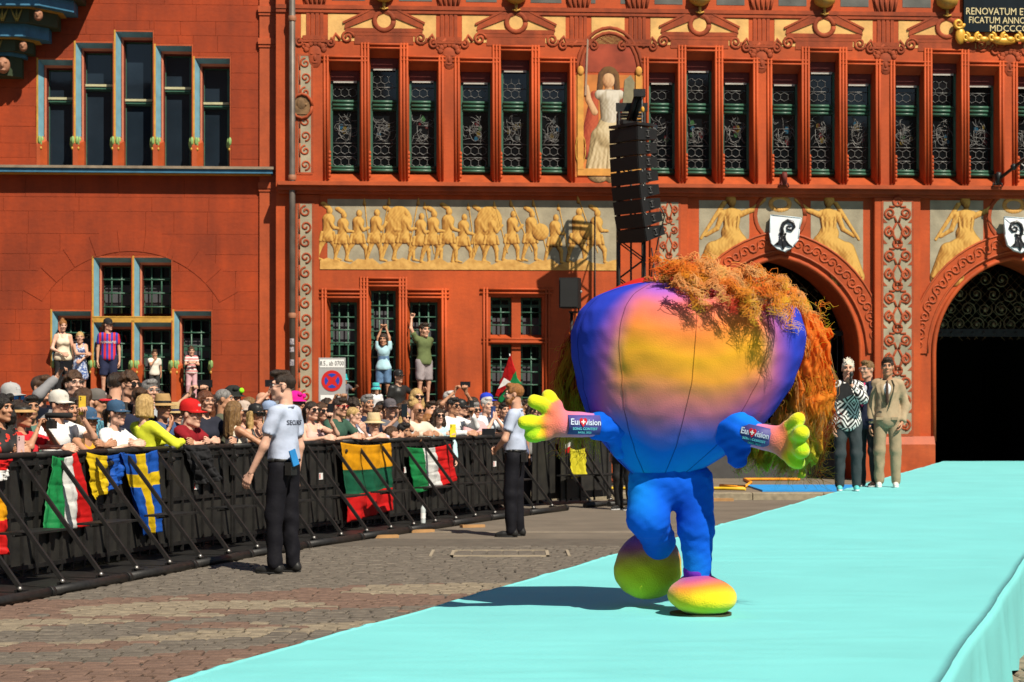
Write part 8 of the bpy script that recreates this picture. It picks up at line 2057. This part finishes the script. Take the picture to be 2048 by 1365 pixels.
def clump(guide, n, spread, r, keys, curl, fq, cut=(.75, 1.0)):
    n = int(n * 2.2) if n < 15 else n; r = .0019; spread *= 1.2
    cph = U(0, 6); cf = fq * U(.85, 1.2); off = wr_.normal(0, 1, 3) * spread
    for _ in range(n):
        e = U(*cut); g = [np.asarray(p) for p in guide]; m = len(g); last = g[0] + (g[-1] - g[0]) * 0
        g2 = [g[i] + off * (.4 + .6 * i / (m - 1)) + wr_.normal(0, 1, 3) * .014 for i in range(m)]
        if e < 1: g2[-1] = g2[-2] + (g2[-1] - g2[-2]) * (e - .5) * 2
        strand(g2, r * U(.7, 1.2), r * .25, keys, curl * U(.6, 1.3), cf, cph + U(-.9, .9))
for i in range(80):                                          # long right-hand curtain
    x = U(1555, 1612); g = [C(1500 + U(0, 60), 598 + U(-12, 25), .1 + U(-.1, .15)), C(x + 5, 650 + U(-20, 20), .08 + U(-.1, .2)), C(x + U(10, 56), 760, .06 + U(-.12, .2)), C(x + U(5, 48), 850, .04 + U(-.1, .2)), C(x + U(-20, 40), U(900, 968), .06 + U(-.1, .15))]
    clump(g, 9, .018, .004, wr_.choice(['o', 'o', 'o', 'o', 'o', 'p', 'p', 'r', 'g']), .012, U(16, 30))
for i in range(34):                                          # ends below the right-hand glove
    x = U(1478, 1600); g = [C(x, 860, .2), C(x + U(-8, 8), 905, .18), C(x + U(-10, 12), U(935, 962), .16)]
    clump(g, 20, .015, .0034, wr_.choice(['g', 'g', 'y', 'r']), .014, U(10, 18))
for i in range(64):                                          # left-hand curtain
    x = U(1116, 1182); g = [C(1170 + U(-10, 30), 640 + U(0, 40), .12 + U(0, .15)), C(x + 15, 700, .12 + U(-.05, .2)), C(x, 780, .12 + U(-.05, .2)), C(x + U(0, 18), U(840, 925), .14 + U(-.05, .15))]
    clump(g, 11, .015, .0036, wr_.choice(['o', 'o', 'o', 'r', 'g', 'y']), .015, U(14, 24))
for i in range(95):                                         # curly tuft swept over the top
    a = U(0, 1); x = 1325 + 250 * a; yy = 552 + 36 * a + U(-14, 42); dp = -.2 + U(-.2, .2) - .1 * (yy > 580)
    g = [C(x - 25, yy - 14 + U(-6, 6), dp), C(x + U(-15, 15), yy - 22 + U(-8, 8), dp - .04), C(x + U(5, 40), yy + U(-10, 12), dp - .07), C(x + U(0, 45), yy + U(8, 34), dp - .05)]
    clump(g, 9, .02, .004, wr_.choice(['p', 'p', 'p', 'p', 'o', 'o', 'o', 'r']), .017, U(12, 22))
for i in range(26):                                          # fringe from the tuft down to the curtain
    x = U(1480, 1580); g = [C(x - 50, 575 + U(-10, 15), U(-.1, .15)), C(x, 590 + (x - 1480) * .3, U(-.12, .15)), C(x + 40, 640 + (x - 1480) * .5, U(-.1, .15)), C(x + 55, 720 + U(0, 40), U(-.05, .15))]
    clump(g, 9, .02, .004, wr_.choice(['o', 'o', 'o', 'p', 'p']), .018, U(10, 18))
for i in range(900):                                         # fly-away fuzz
    q = wr_.choice(3, p=[.45, .2, .35])
    if q == 0: x, y = U(1560, 1668), U(600, 960); p0 = C(min(x, 1640), y, U(-.1, .2)); d = np.array((U(-.02, .09), U(-.05, .05), U(-.08, .06)))
    elif q == 1: x, y = U(1124, 1180), U(680, 910); p0 = C(x, y, U(.05, .3)); d = np.array((U(-.09, .03), U(-.05, .05), U(-.08, .04)))
    else: a = U(0, 1); x = 1318 + 260 * a; p0 = C(x, 545 + 40 * a + U(-8, 20), U(-.15, .15)); d = np.array((U(-.05, .05), U(-.05, .05), U(-.01, .07)))
    strand([p0, p0 + d * .5, p0 + d], .0013, .0006, wr_.choice(['o', 'o', 'y', 'p', 'g'] if q < 2 else ['o', 'o', 'p']), .006, U(4, 12), U(0, 6))
WV = np.concatenate(SV); me = np_mesh('wig', WV, quads=np.concatenate(SQ))
wn = WV - C(1385, 740, .12); wn[:, 2] += .08 * (wn[:, 2] > 0); wn[:, 1] -= .1; wn /= np.linalg.norm(wn, axis=1)[:, None]
me.normals_split_custom_set_from_vertices(wn.astype(np.float32))
set_dye(me, np.concatenate(SCL)); ob('wig', me, WOOL, perf)
